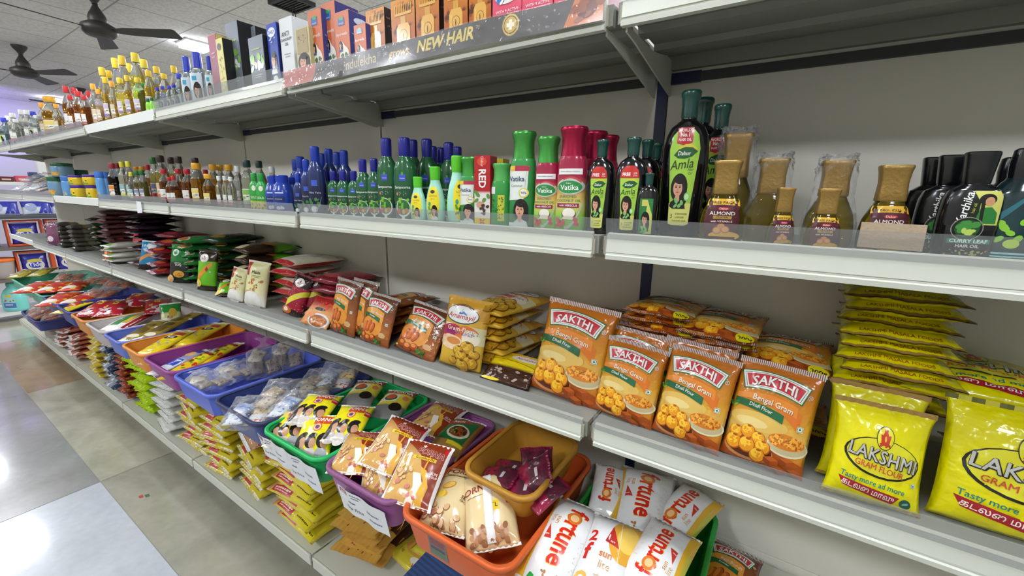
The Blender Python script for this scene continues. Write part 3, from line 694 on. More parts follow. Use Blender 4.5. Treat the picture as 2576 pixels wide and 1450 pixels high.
# plainer packets for the stacks and the far bays
def simple(name, w, h, t, c1, c2, seed, seal, art=(), speck=None, **kw):
    pouch(name, w, h, t, grad([(0, c1), (.48, c1), (.55, c2), (1, c2)], .18, bump=.45, bscale=36, speck=speck, coat=.2), art, seed, seal, nu=10, nv=12, cell=.014, **kw)
ST_MAG = stripes('8c3a5c', 'e6dfe4', 9)
simple('striped_end_bag', .12, .22, .034, '2c1c2c', '1e1520', 21, None, seal_bot=ST_MAG, sb=.12, st=.05)
simple('maroon_bag', .13, .22, .034, '5c3434', '4a2a2c', 22, SEAL_W, [('e', 'c9b0b4', 0, .12, .3, .06), ('r', '7a4a50', -.4, .3, .4, .6)])
simple('violet_packet', .10, .17, .04, '6e3a58', '7c4664', 23, ST_MAG, [('e', 'd8cfd4', -.1, .3, .25, .12)], speck=('a06a8a', 60, .6, .05))
simple('white_green_bag', .12, .2, .034, 'c8c6ba', 'b9b7a8', 24, SEAL_W, [('p', '6cc02c', [(-.5, .06), (.3, .10), (.1, .2), (-.5, .16)])], seal_bot=SEAL_W, sb=.06)
simple('red_bag', .13, .22, .04, '7a1c2c', '8c2030', 25, SEAL_W, [('e', 'b03a44', 0, .2, .3, .1)])
simple('red_noodle_packet', .10, .17, .04, 'b02028', 'c02a30', 26, SEAL_W, [('e', 'e6d8d4', .05, .12, .3, .09), ('t', 'efe6e2', 'go', 0, .26, .3, {'bold': .02, 'rot': .3})])
simple('orange_spice_packet', .10, .15, .04, 'c04a18', 'd0602a', 27, SEAL_W, [('e', 'efe0cc', 0, .8, .26, .1), ('s', 'e8a23a', -.4, .2, .4, .7, 14, .06, 3)])
simple('red_white_bag', .12, .2, .036, '8c2430', 'c9c4c0', 28, ST_MAG, [('e', 'd8602a', .1, .25, .3, .12)], seal_bot=ST_MAG, sb=.08)
simple('olive_bag', .12, .2, .034, '7a6a2c', '8a7430', 29, SEAL_W, [('e', 'c98a2a', 0, .2, .35, .1)])
simple('green_white_bag', .12, .2, .034, '2c8a3c', '1f6a2c', 30, SEAL_W, [('e', 'e6d8c0', 0, .16, .42, .12), ('e', 'c87a3a', .05, .15, .3, .08)], seal_bot=mat('2c8a3c'), sb=.05)
simple('dark_green_bag', .12, .21, .04, '1d3a20', '16301a', 31, mat('1c7a30', .3), [('t', 'dfe8df', 'naga', 0, .75, .3, {'bold': .02}), ('e', 'c9a02c', 0, .2, .3, .1)])
simple('lime_bag', .125, .22, .04, '3a2618', '63ac1e', 32, mat('2c1c10', .3), [('e', 'd98a2a', .1, .5, .3, .12), ('e', 'd8c8a0', -.2, .12, .3, .1)])
simple('cream_red_bag', .15, .215, .042, 'd2ccb4', 'e2ddc8', 33, SEAL_W, backmat=mat('a8261f', .2), art=[('e', 'ded9d4', -.1, .5, .38, .22), ('s', 'b87a3a', -.2, .65, .4, .9, 8, .05, 4), ('r', 'b02028', -.45, .0, .45, .06)])
simple('grey_pouch', .09, .12, .035, '4a463e', '6a665a', 34, SEAL_W, [('e', 'c9c04a', 0, .6, .35, .2)])
simple('yellow_brown_packet', .15, .19, .03, '3c2216', 'e2c81a', 35, mat('c8a020', .35), [('e', 'ece6e0', .2, .86, .3, .1), ('t', 'a83228', 'Annama', .2, .85, .12, {'bold': .01}), ('p', '3c2216', swoosh(-.5, .5, .7, .62, .012, .012, .05)), ('s', 'a89484', -.3, .12, .4, .42, 16, .04, 3), ('e', 'e2c81a', -.3, .06, .2, .04)])

# ---------------------------------------------------------------- third shelf: packets leaning and stacked
def pk(key, P, wh, label, cat='packet', group=None, roll=0., dz=.002, ky=1.):
    """stand a packet so that its foot spans the given line; P = x, y, z, yaw, lean, width, height"""
    x, y, z, yaw, lean, w, h = P
    return place(key, (x, y, z+dz), yaw, lean, roll, (w/wh[0], min(w/wh[0], h/wh[1])*ky, h/wh[1]), label, cat, group)
rnd = random.Random(5)
def stack(key, x, y, z, n, dz, what, where, group, yaw=0., jit=.012, sc=(1, 1, 1), ends=False, alt=None):
    """n packets lying on each other, their feet to the front; the lowest centred at height z"""
    for i in range(n):
        pos = 'only packet' if n == 1 else ('lowest' if i == 0 else ('topmost' if i == n-1 else '%s from bottom' % nth(i)))
        k = alt[i] if alt else key
        place(k, (x+rnd.uniform(-jit, jit)*.6, y+rnd.uniform(-jit, jit)*.5, z+i*dz), yaw+rnd.uniform(-.16, .16), -PI/2+rnd.uniform(-.03, .03), rnd.uniform(-.03, .03), sc,
              '%s of %s %s' % (pos, what, where) if n > 1 else '%s, %s' % (what, where), 'packet', group)
G1 = (.16, .225); G2 = (.16, .205); F1 = (.15, .225)
og = 'orange gram flour packets on the third shelf'
pk('gram_flour_packet', (-0.088,0.061,0.946,-0.037,-0.314,0.165,0.201), G1, 'tallest orange gram flour packet, left end of the orange row leaning back', group=og, roll=.05)
pk('small_gram_packet', (0.044,0.048,0.946,-0.102,-0.279,0.122,0.148), G2, 'orange gram flour packet second from the left of the front row', group=og, roll=.04)
pk('small_gram_packet', (0.160,0.036,0.946,-0.126,-0.279,0.116,0.160), G2, 'orange gram flour packet third from left in front row', group=og, roll=.05)
pk('small_gram_packet', (0.274,0.036,0.946,-0.043,-0.279,0.116,0.164), G2, 'rightmost orange gram flour packet of the front row, beside yellow packets', group=og, roll=.05)
for i, (x, y, z, s) in enumerate(((.040, .086, .95, 1.02), (.045, .118, .95, 1.03), (.152, .074, .95, 1.03), (.150, .106, .95, 1.05))):
    place('small_gram_packet', (x, y, z), -.12, -.2, .03, (.75*s, .5, s*.76), ['orange packet standing directly behind the second front packet', 'orange packet second behind the second front packet, striped seal showing', 'orange packet standing directly behind the third front packet', 'orange packet second behind the third front packet, striped seal showing'][i], 'packet', og)
LG = [('r', 'c8b8a8', -.5, 0, .5, 0)][:0]
pouch('lying_gram_packet', .16, .205, .046, GRAM_BG, sakthi('Bengal Gram', 'Dhall Flour')+[('e', 'e6d81c', .36, .09, .11, .075), ('t', '2a2410', '200g', .36, .075, .09, {'bold': .02})], 4, SEAL_G, SEAL_G, sb=.06, st=.06, pinch=.05, pv=3.0)
def lie(key, xz, y, label, yaw=0., sc=(1, 1, 1), group=None, tilt=0., cat='packet'):
    place(key, (xz[0], y, xz[1]), yaw, -PI/2+tilt, 0, sc, label, cat, group)
lg = 'orange gram flour packets lying behind the front row'
for i, (xz, y, nm) in enumerate((((0.066,1.137), .13, 'topmost orange packet of the lying stack beside the blue upright'), ((0.066,1.121), .135, 'second orange packet from the top in the lying stack by the upright'), ((0.078,1.104), .13, 'third orange packet from the top in the lying stack by the upright'),
        ((0.176,1.116), .12, 'topmost orange packet of the right lying stack, yellow weight badge at its corner'), ((0.179,1.102), .125, 'second orange packet in the right lying stack under the badge packet'),
        ((0.287,1.078), .13, 'orange packet lying alone behind the rightmost front packet'), ((-0.072,1.066), .17, 'orange packet lying behind the tallest front packet'))):
    lie('lying_gram_packet', xz, y, nm, yaw=[-.1, .04, -.05, -.08, .03, -.06, -.1][i], sc=(.86, .6, .76), group=lg, tilt=[.0, .02, .0, .1, .06, .12, .1][i])
for i, (x, z) in enumerate(((.08, .966), (.08, .992), (.20, .966), (.2, .992), (.305, .972), (-.09, .972), (-.09, 1.0))):
    lie('lying_gram_packet', (x, z), .135, ['orange packet lying at the bottom of the stack beside the blue upright', 'orange packet lying second from the bottom in the stack by the upright', 'orange packet lying at the bottom of the right stack', 'orange packet lying second from the bottom of the right stack', 'orange packet lying under the lone packet behind the rightmost front packet', 'orange packet lying at the shelf behind the tallest front packet', 'orange packet in the middle of the pile behind the tallest front packet'][i], sc=(.84, .5, .74), group=lg)
yg = 'yellow flour packets on the third shelf'
pk('yellow_flour_packet', (0.408,0.026,0.946,0.097,-0.244,0.112,0.140), (.185, .185), 'small yellow flour packet with red emblem at the shelf front', group=yg, roll=.03)
pk('large_yellow_packet', (0.546,0.051,0.946,0.033,-0.244,0.154,0.165), (.27, .31), 'large yellow flour packet cut by the right edge of the photo', group=yg, roll=.03)
place('yellow_flour_packet', (.405, .066, .95), .05, -.22, .02, (.62, .45, .80), 'yellow packet standing directly behind the small front packet', 'packet', yg)
for i, (px, z) in enumerate((((0.425,1.063), 0), ((0.424,1.085), 0), ((0.430,1.108), 0), ((0.422,1.122), 0), ((0.426,1.145), 0), ((0.420,1.165), 0), ((0.416,1.183), 0), ((0.423,1.204), 0), ((0.418,1.224), 0))):
    place('flat_yellow_packet', (px[0], .12+.008*math.sin(i*2.3), px[1]), .06*math.sin(i*1.9)-.04, -PI/2+.05*math.sin(i*3.1), 0, (.76, .9, .84), ('topmost' if i == 8 else '%s from the bottom' % nth(i) if i else 'bottom')+' flat yellow packet of the tall stack by the right edge', 'packet', 'flat yellow packets in the tall stack')
lie('large_yellow_packet', (0.528,1.092), .13, 'large yellow packet lying behind the large standing yellow packet', sc=(.7, .6, .5), tilt=.1, group=yg)
lie('large_yellow_packet', (.62, .975), .12, 'large yellow packet at the shelf under the lying large yellow one', sc=(.7, .5, .5), group=yg)
# brown fritter mix, gram flour bags
fg = 'brown fritter mix packets on the third shelf'
pk('fritter_mix_packet', (-0.806,0.043,0.946,-0.020,-0.209,0.125,0.163), F1, 'brown fritter mix packet standing upright at the bay joint', group=fg, roll=.06)
pk('fritter_mix_packet', (-0.749,0.060,0.946,-0.010,-0.209,0.118,0.166), F1, 'brown fritter mix packet half hidden behind the upright one', group=fg, roll=.03)
pk('fritter_mix_packet', (-0.658,0.038,0.946,0.007,-0.314,0.124,0.141), F1, 'brown fritter mix packet beside the bay joint, second from the left', group=fg, roll=.06)
pk('fritter_mix_packet', (-0.513,0.047,0.946,0.013,-0.524,0.154,0.138), F1, 'brown fritter mix packet leaning far back beside the peacock bag', group=fg, roll=.12)
stack('fritter_mix_packet', -.70, .09, .966, 4, .026, 'brown stack', 'behind the two front fritter mix packets', 'brown fritter mix packets lying behind', sc=(.8, .62, .85))
stack('fritter_mix_packet', -.53, .10, .966, 3, .026, 'brown stack', 'behind the leaning fritter mix packet', 'brown fritter mix packets lying behind', sc=(.8, .62, .85))
pk('gram_flour_bag', (-0.362,0.054,0.946,0.072,-0.244,0.128,0.171), (.125, .20), 'mustard gram flour bag with white oval and peacock, standing upright', group='mustard gram flour bags', roll=.04)
stack('gram_flour_bag', -.315, .085, .968, 5, .031, 'mustard bag stack', 'right behind the upright peacock bag', 'mustard gram flour bags', yaw=-.1, sc=(1.02, .75, .98))
pk('yellow_brown_packet', (-0.223,0.041,0.946,0.036,-1.012,0.131,0.086), (.15, .19), 'yellow and dark brown packet lying between the peacock bag and orange packets')
pk('idli_mix_packet', (-0.943,0.035,0.946,-0.001,-0.733,0.149,0.103), (.15, .20), 'packet with orange dumpling picture leaning left of the brown packets')
rg = 'dark red vermicelli packets'
pk('red_vermicelli_packet', (-1.101,0.059,0.946,0.380,-0.279,0.076,0.146), (.10, .20), 'front dark red packet with yellow swoosh and white oval', group=rg, roll=.28)
pk('red_vermicelli_packet', (-1.071,0.093,0.955,0.500,-0.279,0.069,0.133), (.10, .20), 'dark red packet just behind the front one with yellow swoosh', group=rg, roll=.28)
stack('red_bag', -.97, .10, .968, 4, .036, 'deep red bag pile', 'behind the dark red vermicelli packets', 'deep red bags by the back panel', sc=(1.1, 1.0, .85))
mg = 'cream wheat flour packets'
pk('maida_packet', (-1.321,0.047,0.946,0.240,-0.209,0.106,0.165), (.14, .215), 'front cream flour packet with red corner tab and white bowl', group=mg, roll=.06)
pk('maida_packet', (-1.452,0.040,0.950,0.320,-0.244,0.079,0.124), (.14, .215), 'cream flour packet half hidden left of the front cream one', group=mg, roll=.16)
stack('cream_red_bag', -1.185, .085, .972, 5, .036, 'cream and red bag stack', 'behind the cream flour packets', 'cream and red bags', sc=(.95, 1.05, .95))
pk('green_flour_packet', (-1.561,0.047,0.946,0.920,-1.082,0.062,0.112), (.105, .20), 'green packet with yellow tip lying low left of the cream packets')
pk('green_flour_packet', (-1.734,0.058,0.946,0.420,-0.175,0.093,0.169), (.105, .20), 'lime green and brown packet with white oval, standing upright', roll=.04)
stack('lime_bag', -1.50, .085, .972, 5, .04, 'lime and brown bag stack', 'behind the upright lime green packet', 'lime and brown bags', sc=(1.1, 1.15, 1))
pk('naga_packet', (-1.994,0.054,0.946,0.560,-0.244,0.103,0.172), (.12, .21), 'green and black packet with white sideways lettering, standing upright', roll=.04)
stack('dark_green_bag', -1.76, .10, .97, 6, .036, 'dark green bag stack', 'behind the green and black packet', 'dark green bags', sc=(1.15, 1.0, 1))
pk('blue_flour_packet', (-2.482,0.084,0.946,0.760,-0.314,0.091,0.152), (.11, .19), 'blue and orange packet leaning left of the green and black one', roll=.1)
stack('green_white_bag', -2.0, .06, .968, 6, .033, 'green white bag stack', 'between the blue and black packets', 'green and white bags', sc=(1.2, 1.0, .95))
stack('red_bag', -2.28, .11, .97, 6, .033, 'crimson bag stack', 'against the back panel behind the red packets', 'crimson bags against the back panel', sc=(1.5, .85, .85))
stack('red_white_bag', -2.26, .03, .966, 5, .034, 'red and white striped pile', 'left of the blue packet', 'red and white striped bags', jit=.05, sc=(1.2, 1, 1))
pk('red_noodle_packet', (-2.904,0.162,0.960,0.460,-0.244,0.072,0.116), (.10, .17), 'red packet with white patch just left of the blue packet', roll=.1, dz=.03)
pk('red_noodle_packet', (-3.084,0.126,0.960,0.480,-0.244,0.072,0.116), (.10, .17), 'red packet with white lettering above the orange spice packet', roll=.0, dz=.03)
pk('orange_spice_packet', (-2.925,0.049,0.946,0.940,-0.419,0.064,0.085), (.10, .15), 'shiny orange packet leaning at the front of the red pile', roll=.0)
stack('striped_end_bag', -2.62, .08, .966, 10, .0275, 'black bag stack with striped white ends', 'middle of the far shelf', 'black bags with striped white ends', jit=.035, sc=(1.3, 1, .95))
stack('maroon_bag', -3.12, .07, .99, 9, .0285, 'dull maroon bag stack', 'left of the striped ends', 'dull maroon bags', jit=.03, sc=(1.3, 1, 1))
stack('olive_bag', -2.95, .045, .965, 3, .027, 'olive bag pile', 'in front of the maroon bags', 'olive bags')
stack('white_green_bag', -2.86, .02, .966, 4, .026, 'whitish bag pile with a green stripe', 'at the shelf front', 'whitish bags with green stripe', jit=.02)
pk('violet_packet', (-4.088,0.041,0.946,0.560,-0.140,0.100,0.161), (.10, .17), 'violet packet standing upright near the left end of the shelf', roll=-.1)
for j, (x, n) in enumerate(((-3.62, 6), (-3.95, 6), (-4.3, 5))):
    stack('grey_pouch', x, .04, .965, n, .028, 'small dark pouch stack', ['beside the violet packet', 'second from the violet packet', 'nearest the shelf end'][j], 'small dark pouches', jit=.02)
stack('dark_green_bag', -3.75, .16, .97, 6, .034, 'dark green bag stack', 'behind the small dark pouches', 'dark green bags at the far end')

# ---------------------------------------------------------------- fourth shelf: plastic trays of oil pouches and snack packets
def rr(lx, ly, r, n=5):
    out = []
    for cx_, cy_, a in ((lx/2-r, ly/2-r, 0), (-lx/2+r, ly/2-r, PI/2), (-lx/2+r, -ly/2+r, PI), (lx/2-r, -ly/2+r, 1.5*PI)):
        for i in range(n+1): out.append((cx_+r*math.cos(a+i*PI/2/n), cy_+r*math.sin(a+i*PI/2/n)))
    return out
def tray(lx, ly, h, col, loc, label, rz=0., ribs=False, lean=0., roll=0., rim=None, rough=.38, group='plastic trays on the fourth shelf'):
    root = empty('tray', loc); tag(root, label, 'tray', group); root.rotation_mode = 'YXZ'; root.rotation_euler = (lean, roll, rz)
    m = mat(col, rough, bump=.08, bscale=25)
    def ring(bm, dx, z, r):
        pts = rr(lx-2*dx, ly-2*dx, r)
        if ribs and dx > .006:
            pts = [(x*(1+.014*math.sin(i*2.1)), y*(1+.01*math.sin(i*2.1))) for i, (x, y) in enumerate(pts)]
        return [bm.verts.new((x, y, z)) for x, y in pts]
    bm = bmesh.new()
    rings = [ring(bm, .024, 0, .028), ring(bm, .022, .004, .03), ring(bm, .008, h-.012, .036), ring(bm, .0085, h-.004, .036), ring(bm, .011, h-.004, .034), ring(bm, .025, .008, .027), ring(bm, .03, .005, .024)]
    for a, b in zip(rings, rings[1:]):
        for i in range(len(a)):
            j = (i+1) % len(a); f = bm.faces.new((a[i], a[j], b[j], b[i])); f.smooth = True
    bm.faces.new(rings[0][::-1]); bm.faces.new(rings[-1])
    tb = obj('tub', bm, m, root, ang=.8)
    bm = bmesh.new()
    rings = [ring(bm, .0086, h-.0125, .036), ring(bm, .0005, h-.0125, .042), ring(bm, 0, h-.006, .042), ring(bm, .001, h-.0005, .042), ring(bm, .004, h, .04), ring(bm, .010, h-.001, .036), ring(bm, .0115, h-.005, .034), ring(bm, .0086, h-.0045, .036)]
    for k in range(len(rings)):
        a, b = rings[k], rings[(k+1) % len(rings)]
        for i in range(len(a)):
            j = (i+1) % len(a); f = bm.faces.new((a[i], a[j], b[j], b[i])); f.smooth = True
    obj('rim', bm, rim or m, tb)
    return root
def price_card(root, lx, ly, h, u0, w, hh, art, drop=.0, tiltz=0.):
    bm, ms = art_bm([('r', 'e6e8ea', -.5, 0, .5, 1)]+art, w, hh, .012, eps=.0004, base=.0004)
    y0, y1 = -ly/2+.004, -ly/2+.018
    for v in bm.verts:
        x, z, o = v.co.x, v.co.y, v.co.z; t = (hh-z)/h
        v.co = Vector((u0+x, -ly/2+.001+min(t, 1)*.016-.004*math.sin(x*40)**2-.003-o, h-.014-drop-(hh-z)+tiltz*x))
    r = bmesh.ops.solidify(bm, geom=bm.faces[:], thickness=.0002) if False else None
    obj('price_card', bm, ms, root)
CARD = [('r', '8a2430', -.46, .78, -.28, .95), ('t', 'e9d8d8', 'SKM', -.37, .86, .06, {'bold': .02}), ('t', '3a3a40', 'Our Price', -.18, .28, .085, {'bold': .01})]+scrib('5a5a62', -.22, .0, .88, .05, 2)+scrib('5a5a62', -.2, -.05, .78, .05, 3)+scrib('4a4a52', -.28, -.14, .55, .07, 4)+scrib('7a7a9a', .1, .34, .56, .08, 5)+scrib('7a7a9a', .14, .38, .30, .08, 6)
RIMG = mat('5a4a58', .5, bump=.3, bscale=90)
TR = {}
def T(key, x0, x1, col, label, z=.602, y0=-.158, ly=.42, h=.09, **kw):
    r = tray(x1-x0, ly, h, col, ((x0+x1)/2, y0+ly/2, z), label, **kw); TR[key] = (r, x1-x0, ly, h); return r
T('orange', -.368, -.075, 'd2602a', 'bright orange tray with mustard tray resting on its back')
T('pink', -.645, -.380, '9c5a96', 'mauve pink tray with dirty rim, full of brown oil pouches', rim=mat('8a5480', .5, bump=.3, bscale=90))
T('green', -.940, -.652, '1fae5c', 'bright green tray of yellow oil pouches with hanging price cards')
T('navy', -1.245, -.950, '35427c', 'dark blue tray of clear snack bags left of the green tray', rim=mat('2c3358', .5, bump=.3, bscale=60))
T('blue', -1.572, -1.252, '5566c4', 'lavender blue tray with wavy ribbed side, holding clear tied bags', ribs=True)
T('purple', -1.868, -1.580, '8a3a82', 'purple tray with long noodle packets inside')
T('or2', -2.125, -1.876, 'd98a34', 'orange tray of yellow packets left of the purple tray')
T('peri', -2.37, -2.132, '6474c4', 'light blue tray of golden packets left of the orange tray')
T('white', -2.66, -2.378, 'b9b0ae', 'greyish white tray holding green and white pouches')
T('or3', -2.93, -2.668, 'd08a3c', 'orange tray of red packets with yellow lettering')
T('nv2', -3.22, -2.938, '3a3f86', 'dark blue tray with one yellow packet, left of the red packets')
T('nv3', -3.55, -3.23, '3a4280', 'dark blue tray with red and orange snack packets')
T('tealb', -4.02, -3.56, '5aa890', 'pale teal tray of red and yellow packets near the shelf end')
T('teala', -4.55, -4.04, '5fb094', 'pale teal tray with long golden bags at the shelf end')
T('g2', -.063, .222, '2a9c3e', 'green tray full of white oil pouches, rightmost tray', z=.562, y0=-.16, ly=.44, h=.10)
r, lx, ly, h = TR['green']; price_card(r, lx, ly, h, -.075, .14, .075, CARD); price_card(r, lx, ly, h, .065, .15, .085, CARD[2:], drop=.002)
r, lx, ly, h = TR['pink']; price_card(r, lx, ly, h, .03, .17, .075, CARD, drop=.006)
r, lx, ly, h = TR['orange']
bm, ms = art_bm([('r', '6a6a6e', -.5, 0, .5, 1), ('r', '8a3a3a', -.4, .6, .4, .9), ('r', '4a7a4a', -.4, .1, .4, .25), ('r', '3a3a40', -.4, .35, .4, .5)], .05, .055, .03)
for v in bm.verts: v.co = Vector((-.035+v.co.x, -ly/2+.0105-v.co.z-(v.co.y-.055)*.2*-1*0+(.055-v.co.y)*.17, h-.022-.055+v.co.y))
obj('price_tag', bm, ms, r)
MT = Vector((-0.197,0.106,0.700))
tray(.20, .25, .075, 'b5842e', MT-Vector((0, .005, .022)), 'mustard yellow tray sitting tilted on the back of the orange tray', rz=-.05, lean=.08, roll=-.01)
# pouches lying in the trays
def porna_brown():
    a = .8
    o = [('p', '8a3418', [(.12, 0), (.44, 0), (.44, 1), (-.45, 1), (-.45, .93), (-.05, .74), (.16, .4)]), ('p', 'e2a430', swoosh(.1, .16, .02, .78, .7, .2, .02)), ('p', 'f3e9d8', [(-.05, .0), (.2, .0), (.22, .3), (.1, .46), (-.05, .45), (.05, .25)]),
         ('p', 'e0aa3a', [(.12, .02), (.3, .02), (.33, .3), (.2, .52), (.05, .56), (.2, .36)])]
    for i in range(16):
        r = random.Random(i+3); u, v = -.25+r.uniform(-.17, .2), .38+r.uniform(-.14, .16)
        o += [('e', '9a6a34', u+.005, v-.006, .062, .034*a*1.2, i*.8), ('e', 'dcb27a' if i % 4 else 'c47a70', u, v, .056, .03*a*1.2, i*.8)]
    for i in range(5): o += [('e', 'b9605a' if i % 2 else 'd8a870', -.05+.06*i, .12+.02*(i % 3), .05, .03, i*.9)]
    o += [('t', 'efe4da', 'PORNA', .13, .80, .17, {'bold': .04, 'shear': .2, 'rot': -.04}), ('t', '8a2018', 'PORNA', .13, .80, .17, {'bold': .015, 'shear': .2, 'rot': -.04}), ('r', 'e6c02c', -.2, .665, .30, .72), ('t', '2a2010', 'Groundnut Oil', .06, .692, .066, {'bold': .015}),
          ('t', 'efe0d6', 'SKM', .34, .5, .085, {'bold': .02}), ('t', 'efe0d6', 'GROUP', .34, .45, .055, {'bold': .02}), ('p', 'e8d0c8', [(-.06+.05*math.cos(PI/2+k*PI/5)*(1 if k % 2 == 0 else .45), .9+.05*.8*math.sin(PI/2+k*PI/5)*(1 if k % 2 == 0 else .45)) for k in range(10)]),
          ('r', 'e8e6e4', .445, 0, .5, 1), ('r', 'e8e6e4', -.5, 0, -.455, 1), ('r', 'c0202c', .38, .84, .44, .94)]
    return o
def porna_cream():
    a = .75; o = []
    o += [('t', '8a2a20', 'PORNA', .02, .80, .21, {'bold': .025, 'rot': -.02, 'arc': .2}), ('p', '7a4a20', swoosh(-.42, .44, .70, .69, .008, .008, .03)), ('t', '4a3018', 'Filtered Groundnut Oil', .0, .735, .062, {'bold': .008}),
          ('e', 'c98a2c', -.12, .56, .15, .055, .5), ('e', 'e6bc5a', -.12, .562, .13, .042, .5), ('e', 'e0a830', -.2, .42, .13, .05), ('e', 'e8ca4a', -.2, .42, .08, .06, .8), ('t', '5a3a20', 'SKM', .32, .42, .10, {'bold': .015, 'rot': -.2}), ('t', '5a3a20', 'GROUP', .32, .37, .06, {'bold': .01, 'rot': -.2}), ('r', 'b02a30', .36, .84, .48, .9)]
    for i in range(26):
        r = random.Random(i+40); u, v = r.uniform(-.42, .3), r.uniform(.02, .28)
        o += [('e', '8a5a34', u+.005, v-.006, .07, .04*a*1.3, i*.8), ('e', ['e2c39a', 'd0a878', 'c08068'][i % 3], u, v, .062, .035*a*1.3, i*.8)]
    return o
def porna_yellow():
    a = .8; o = [('p', 'c8481f', [(-.12, .72), (.34, .72), (.36, .92), (-.1, .95)]), ('t', 'f4efe4', 'PORNA', .11, .83, .16, {'bold': .025, 'shear': .15}), ('c', 'd8642c', .02, .64, .12), ('c', 'e9c0a0', .02, .64, .095), ('c', '6a4a6a', .02, .64, .06), ('r', 'c0202c', .36, .66, .5, .78), ('t', 'f0e0e0', 'SKM', .43, .73, .06, {'bold': .02})]
    for u, v, s, c in ((-.3, .28, .28, 'b9b0a8'), (-.02, .25, .25, 'cfc6c0'), (.28, .26, .26, 'a8a8ac')):
        o += [('e', c, u, v-.2, s*.62, .14), ('e', '17130f', u-.03, v+.06, s*.55, s*.62*a*1.2, .2), ('e', 'c49272', u+.03, v+.02, s*.34, s*.44*a*1.2, .1), ('e', '1a1412', u+.0, v+.19, s*.42, s*.2*a*1.2, .2)]
    o += [('e', '17130f', -.4, .2, .09, .16)]
    return o
def fortune(full=True):
    o = [('p', 'e0b030', [(-.5, 0), (-.34, 0), (-.36, .4), (-.42, .9), (-.5, 1)]), ('p', 'c8c23a', [(-.5, .3), (-.44, .3), (-.46, .7), (-.5, .7)])]
    o += [('t', 'e8a83c', 'fortune', .055, .50, .47, {'bold': .03, 'rot': -PI/2, 'sx': .74}), ('t', 'd0281f', 'fortune', .06, .505, .47, {'bold': .02, 'rot': -PI/2, 'sx': .74}),
          ('c', 'd9772a', .045, .70, .125), ('c', 'f0c48a', .045, .70, .075), ('p', 'c43a2c', [(-.30, .40), (-.16, .40), (-.30, .56)]), ('t', 'f3e6e2', '1', -.265, .44, .09, {'rot': -PI/2, 'bold': .03}), ('t', 'd08a34', 'sun', -.2, .62, .12, {'rot': -PI/2, 'bold': .01}), ('t', 'c89a5a', 'lite', -.30, .64, .12, {'rot': -PI/2}),
          ('s', 'b07a4a', -.1, .02, .3, .14, 14, .02, 3), ('s', 'cfc9bf', .3, .2, .42, .7, 30, .012, 4)]
    return o
def fortune_side():
    o = [('e', 'e2a83a', .24, .7, .3, .3), ('e', 'f0c860', .25, .72, .18, .18), ('p', 'efeae0', swoosh(.05, .2, .98, .35, .04, .04, .06)), ('t', 'd0281f', 'f', -.36, .42, .4, {'bold': .03}), ('t', 'e8a83c', 'o', -.33, .16, .42, {'bold': .03}), ('t', 'd0281f', '2', -.33, .62, .3, {'bold': .03}),
         ('p', 'b8302c', [(-.1, .58), (.16, .55), (-.04, .80)]), ('t', 'f3e6e2', '1', -.05, .64, .14, {'bold': .03}), ('t', 'f3e6e2', 'litre', .03, .6, .05, {'bold': .01}), ('t', 'd0803a', 'sun', -.02, .43, .17, {'bold': .02}), ('t', 'c89a5a', 'lite', -.0, .31, .17, {}), ('t', 'c8a07a', 'refined', -.03, .2, .07), ('e', 'e9d020', .34, .12, .14, .10), ('e', 'e9b81c', .34, .12, .06, .045)]
    for k in range(9): o += [leaf('ecd62c', .34+.13*math.cos(k*.7), .12+.10*math.sin(k*.7), .07, .8, k*.7)]
    return o
PB = grad([(0, 'cfa058'), (.6, 'd2a862'), (1, '9a5a30')], .13, bump=.35, bscale=22, coat=.4); PC = grad([(0, 'd0b080'), (.3, 'e0cc9c'), (1, 'd6bf8c')], .2, bump=.3, bscale=20, coat=.3)
PW = grad([(0, 'e4e4e2'), (1, 'e9e9e8')], .2, bump=.4, bscale=20, coat=.3); PYL = grad([(0, 'e6d81c'), (1, 'e8de24')], .18, bump=.35, bscale=25, coat=.4)
kw = dict(st=.035, sb=.035, pinch=.05, pv=2.2, qb=.5, pa=2.2)
pouch('groundnut_oil_pouch', .17, .21, .055, PB, porna_brown(), 51, SEAL_W, SEAL_W, **kw)
pouch('cream_oil_pouch', .15, .22, .085, PC, porna_cream(), 52, None, mat('e6e2d8', .3), backmat=PC, **kw)
pouch('yellow_oil_pouch', .17, .20, .05, PYL, porna_yellow(), 53, SEAL_W, SEAL_W, **kw)
pouch('white_oil_pouch', .155, .26, .095, PW, fortune(), 54, SEAL_W, SEAL_W, **kw)
pouch('sunflower_oil_pouch', .16, .24, .095, PW, fortune_side(), 55, SEAL_W, SEAL_W, **kw)
AAC = [('r', '1d6b34', -.42, .3, .42, .86), ('p', 'b02a24', [(-.42, .62), (-.42, .80), (.2, .90), (.2, .80)]), ('t', 'f0e4d8', 'Aachi', -.12, .78, .14, {'rot': .22, 'bold': .02}), ('e', 'd8d2c0', .08, .52, .32, .17), ('e', '7a4a1c', .08, .53, .26, .13), ('s', '3a2410', -.1, .45, .28, .62, 16, .05, 3), ('s', 'a83a20', -.1, .45, .28, .62, 8, .035, 5), ('s', '6a9a34', -.1, .45, .28, .62, 6, .03, 7), ('r', 'e0d028', .0, .22, .45, .29)]
pouch('pickle_oil_pouch', .16, .22, .06, grad([(0, 'b08848'), (.6, '9a6a34'), (1, '8a4a2a')], .18, bump=.3, bscale=22, coat=.3), AAC+[('t', 'd8c0b0', 'PORNA', 0, .93, .12, {'bold': .01})], 56, SEAL_W, **kw)
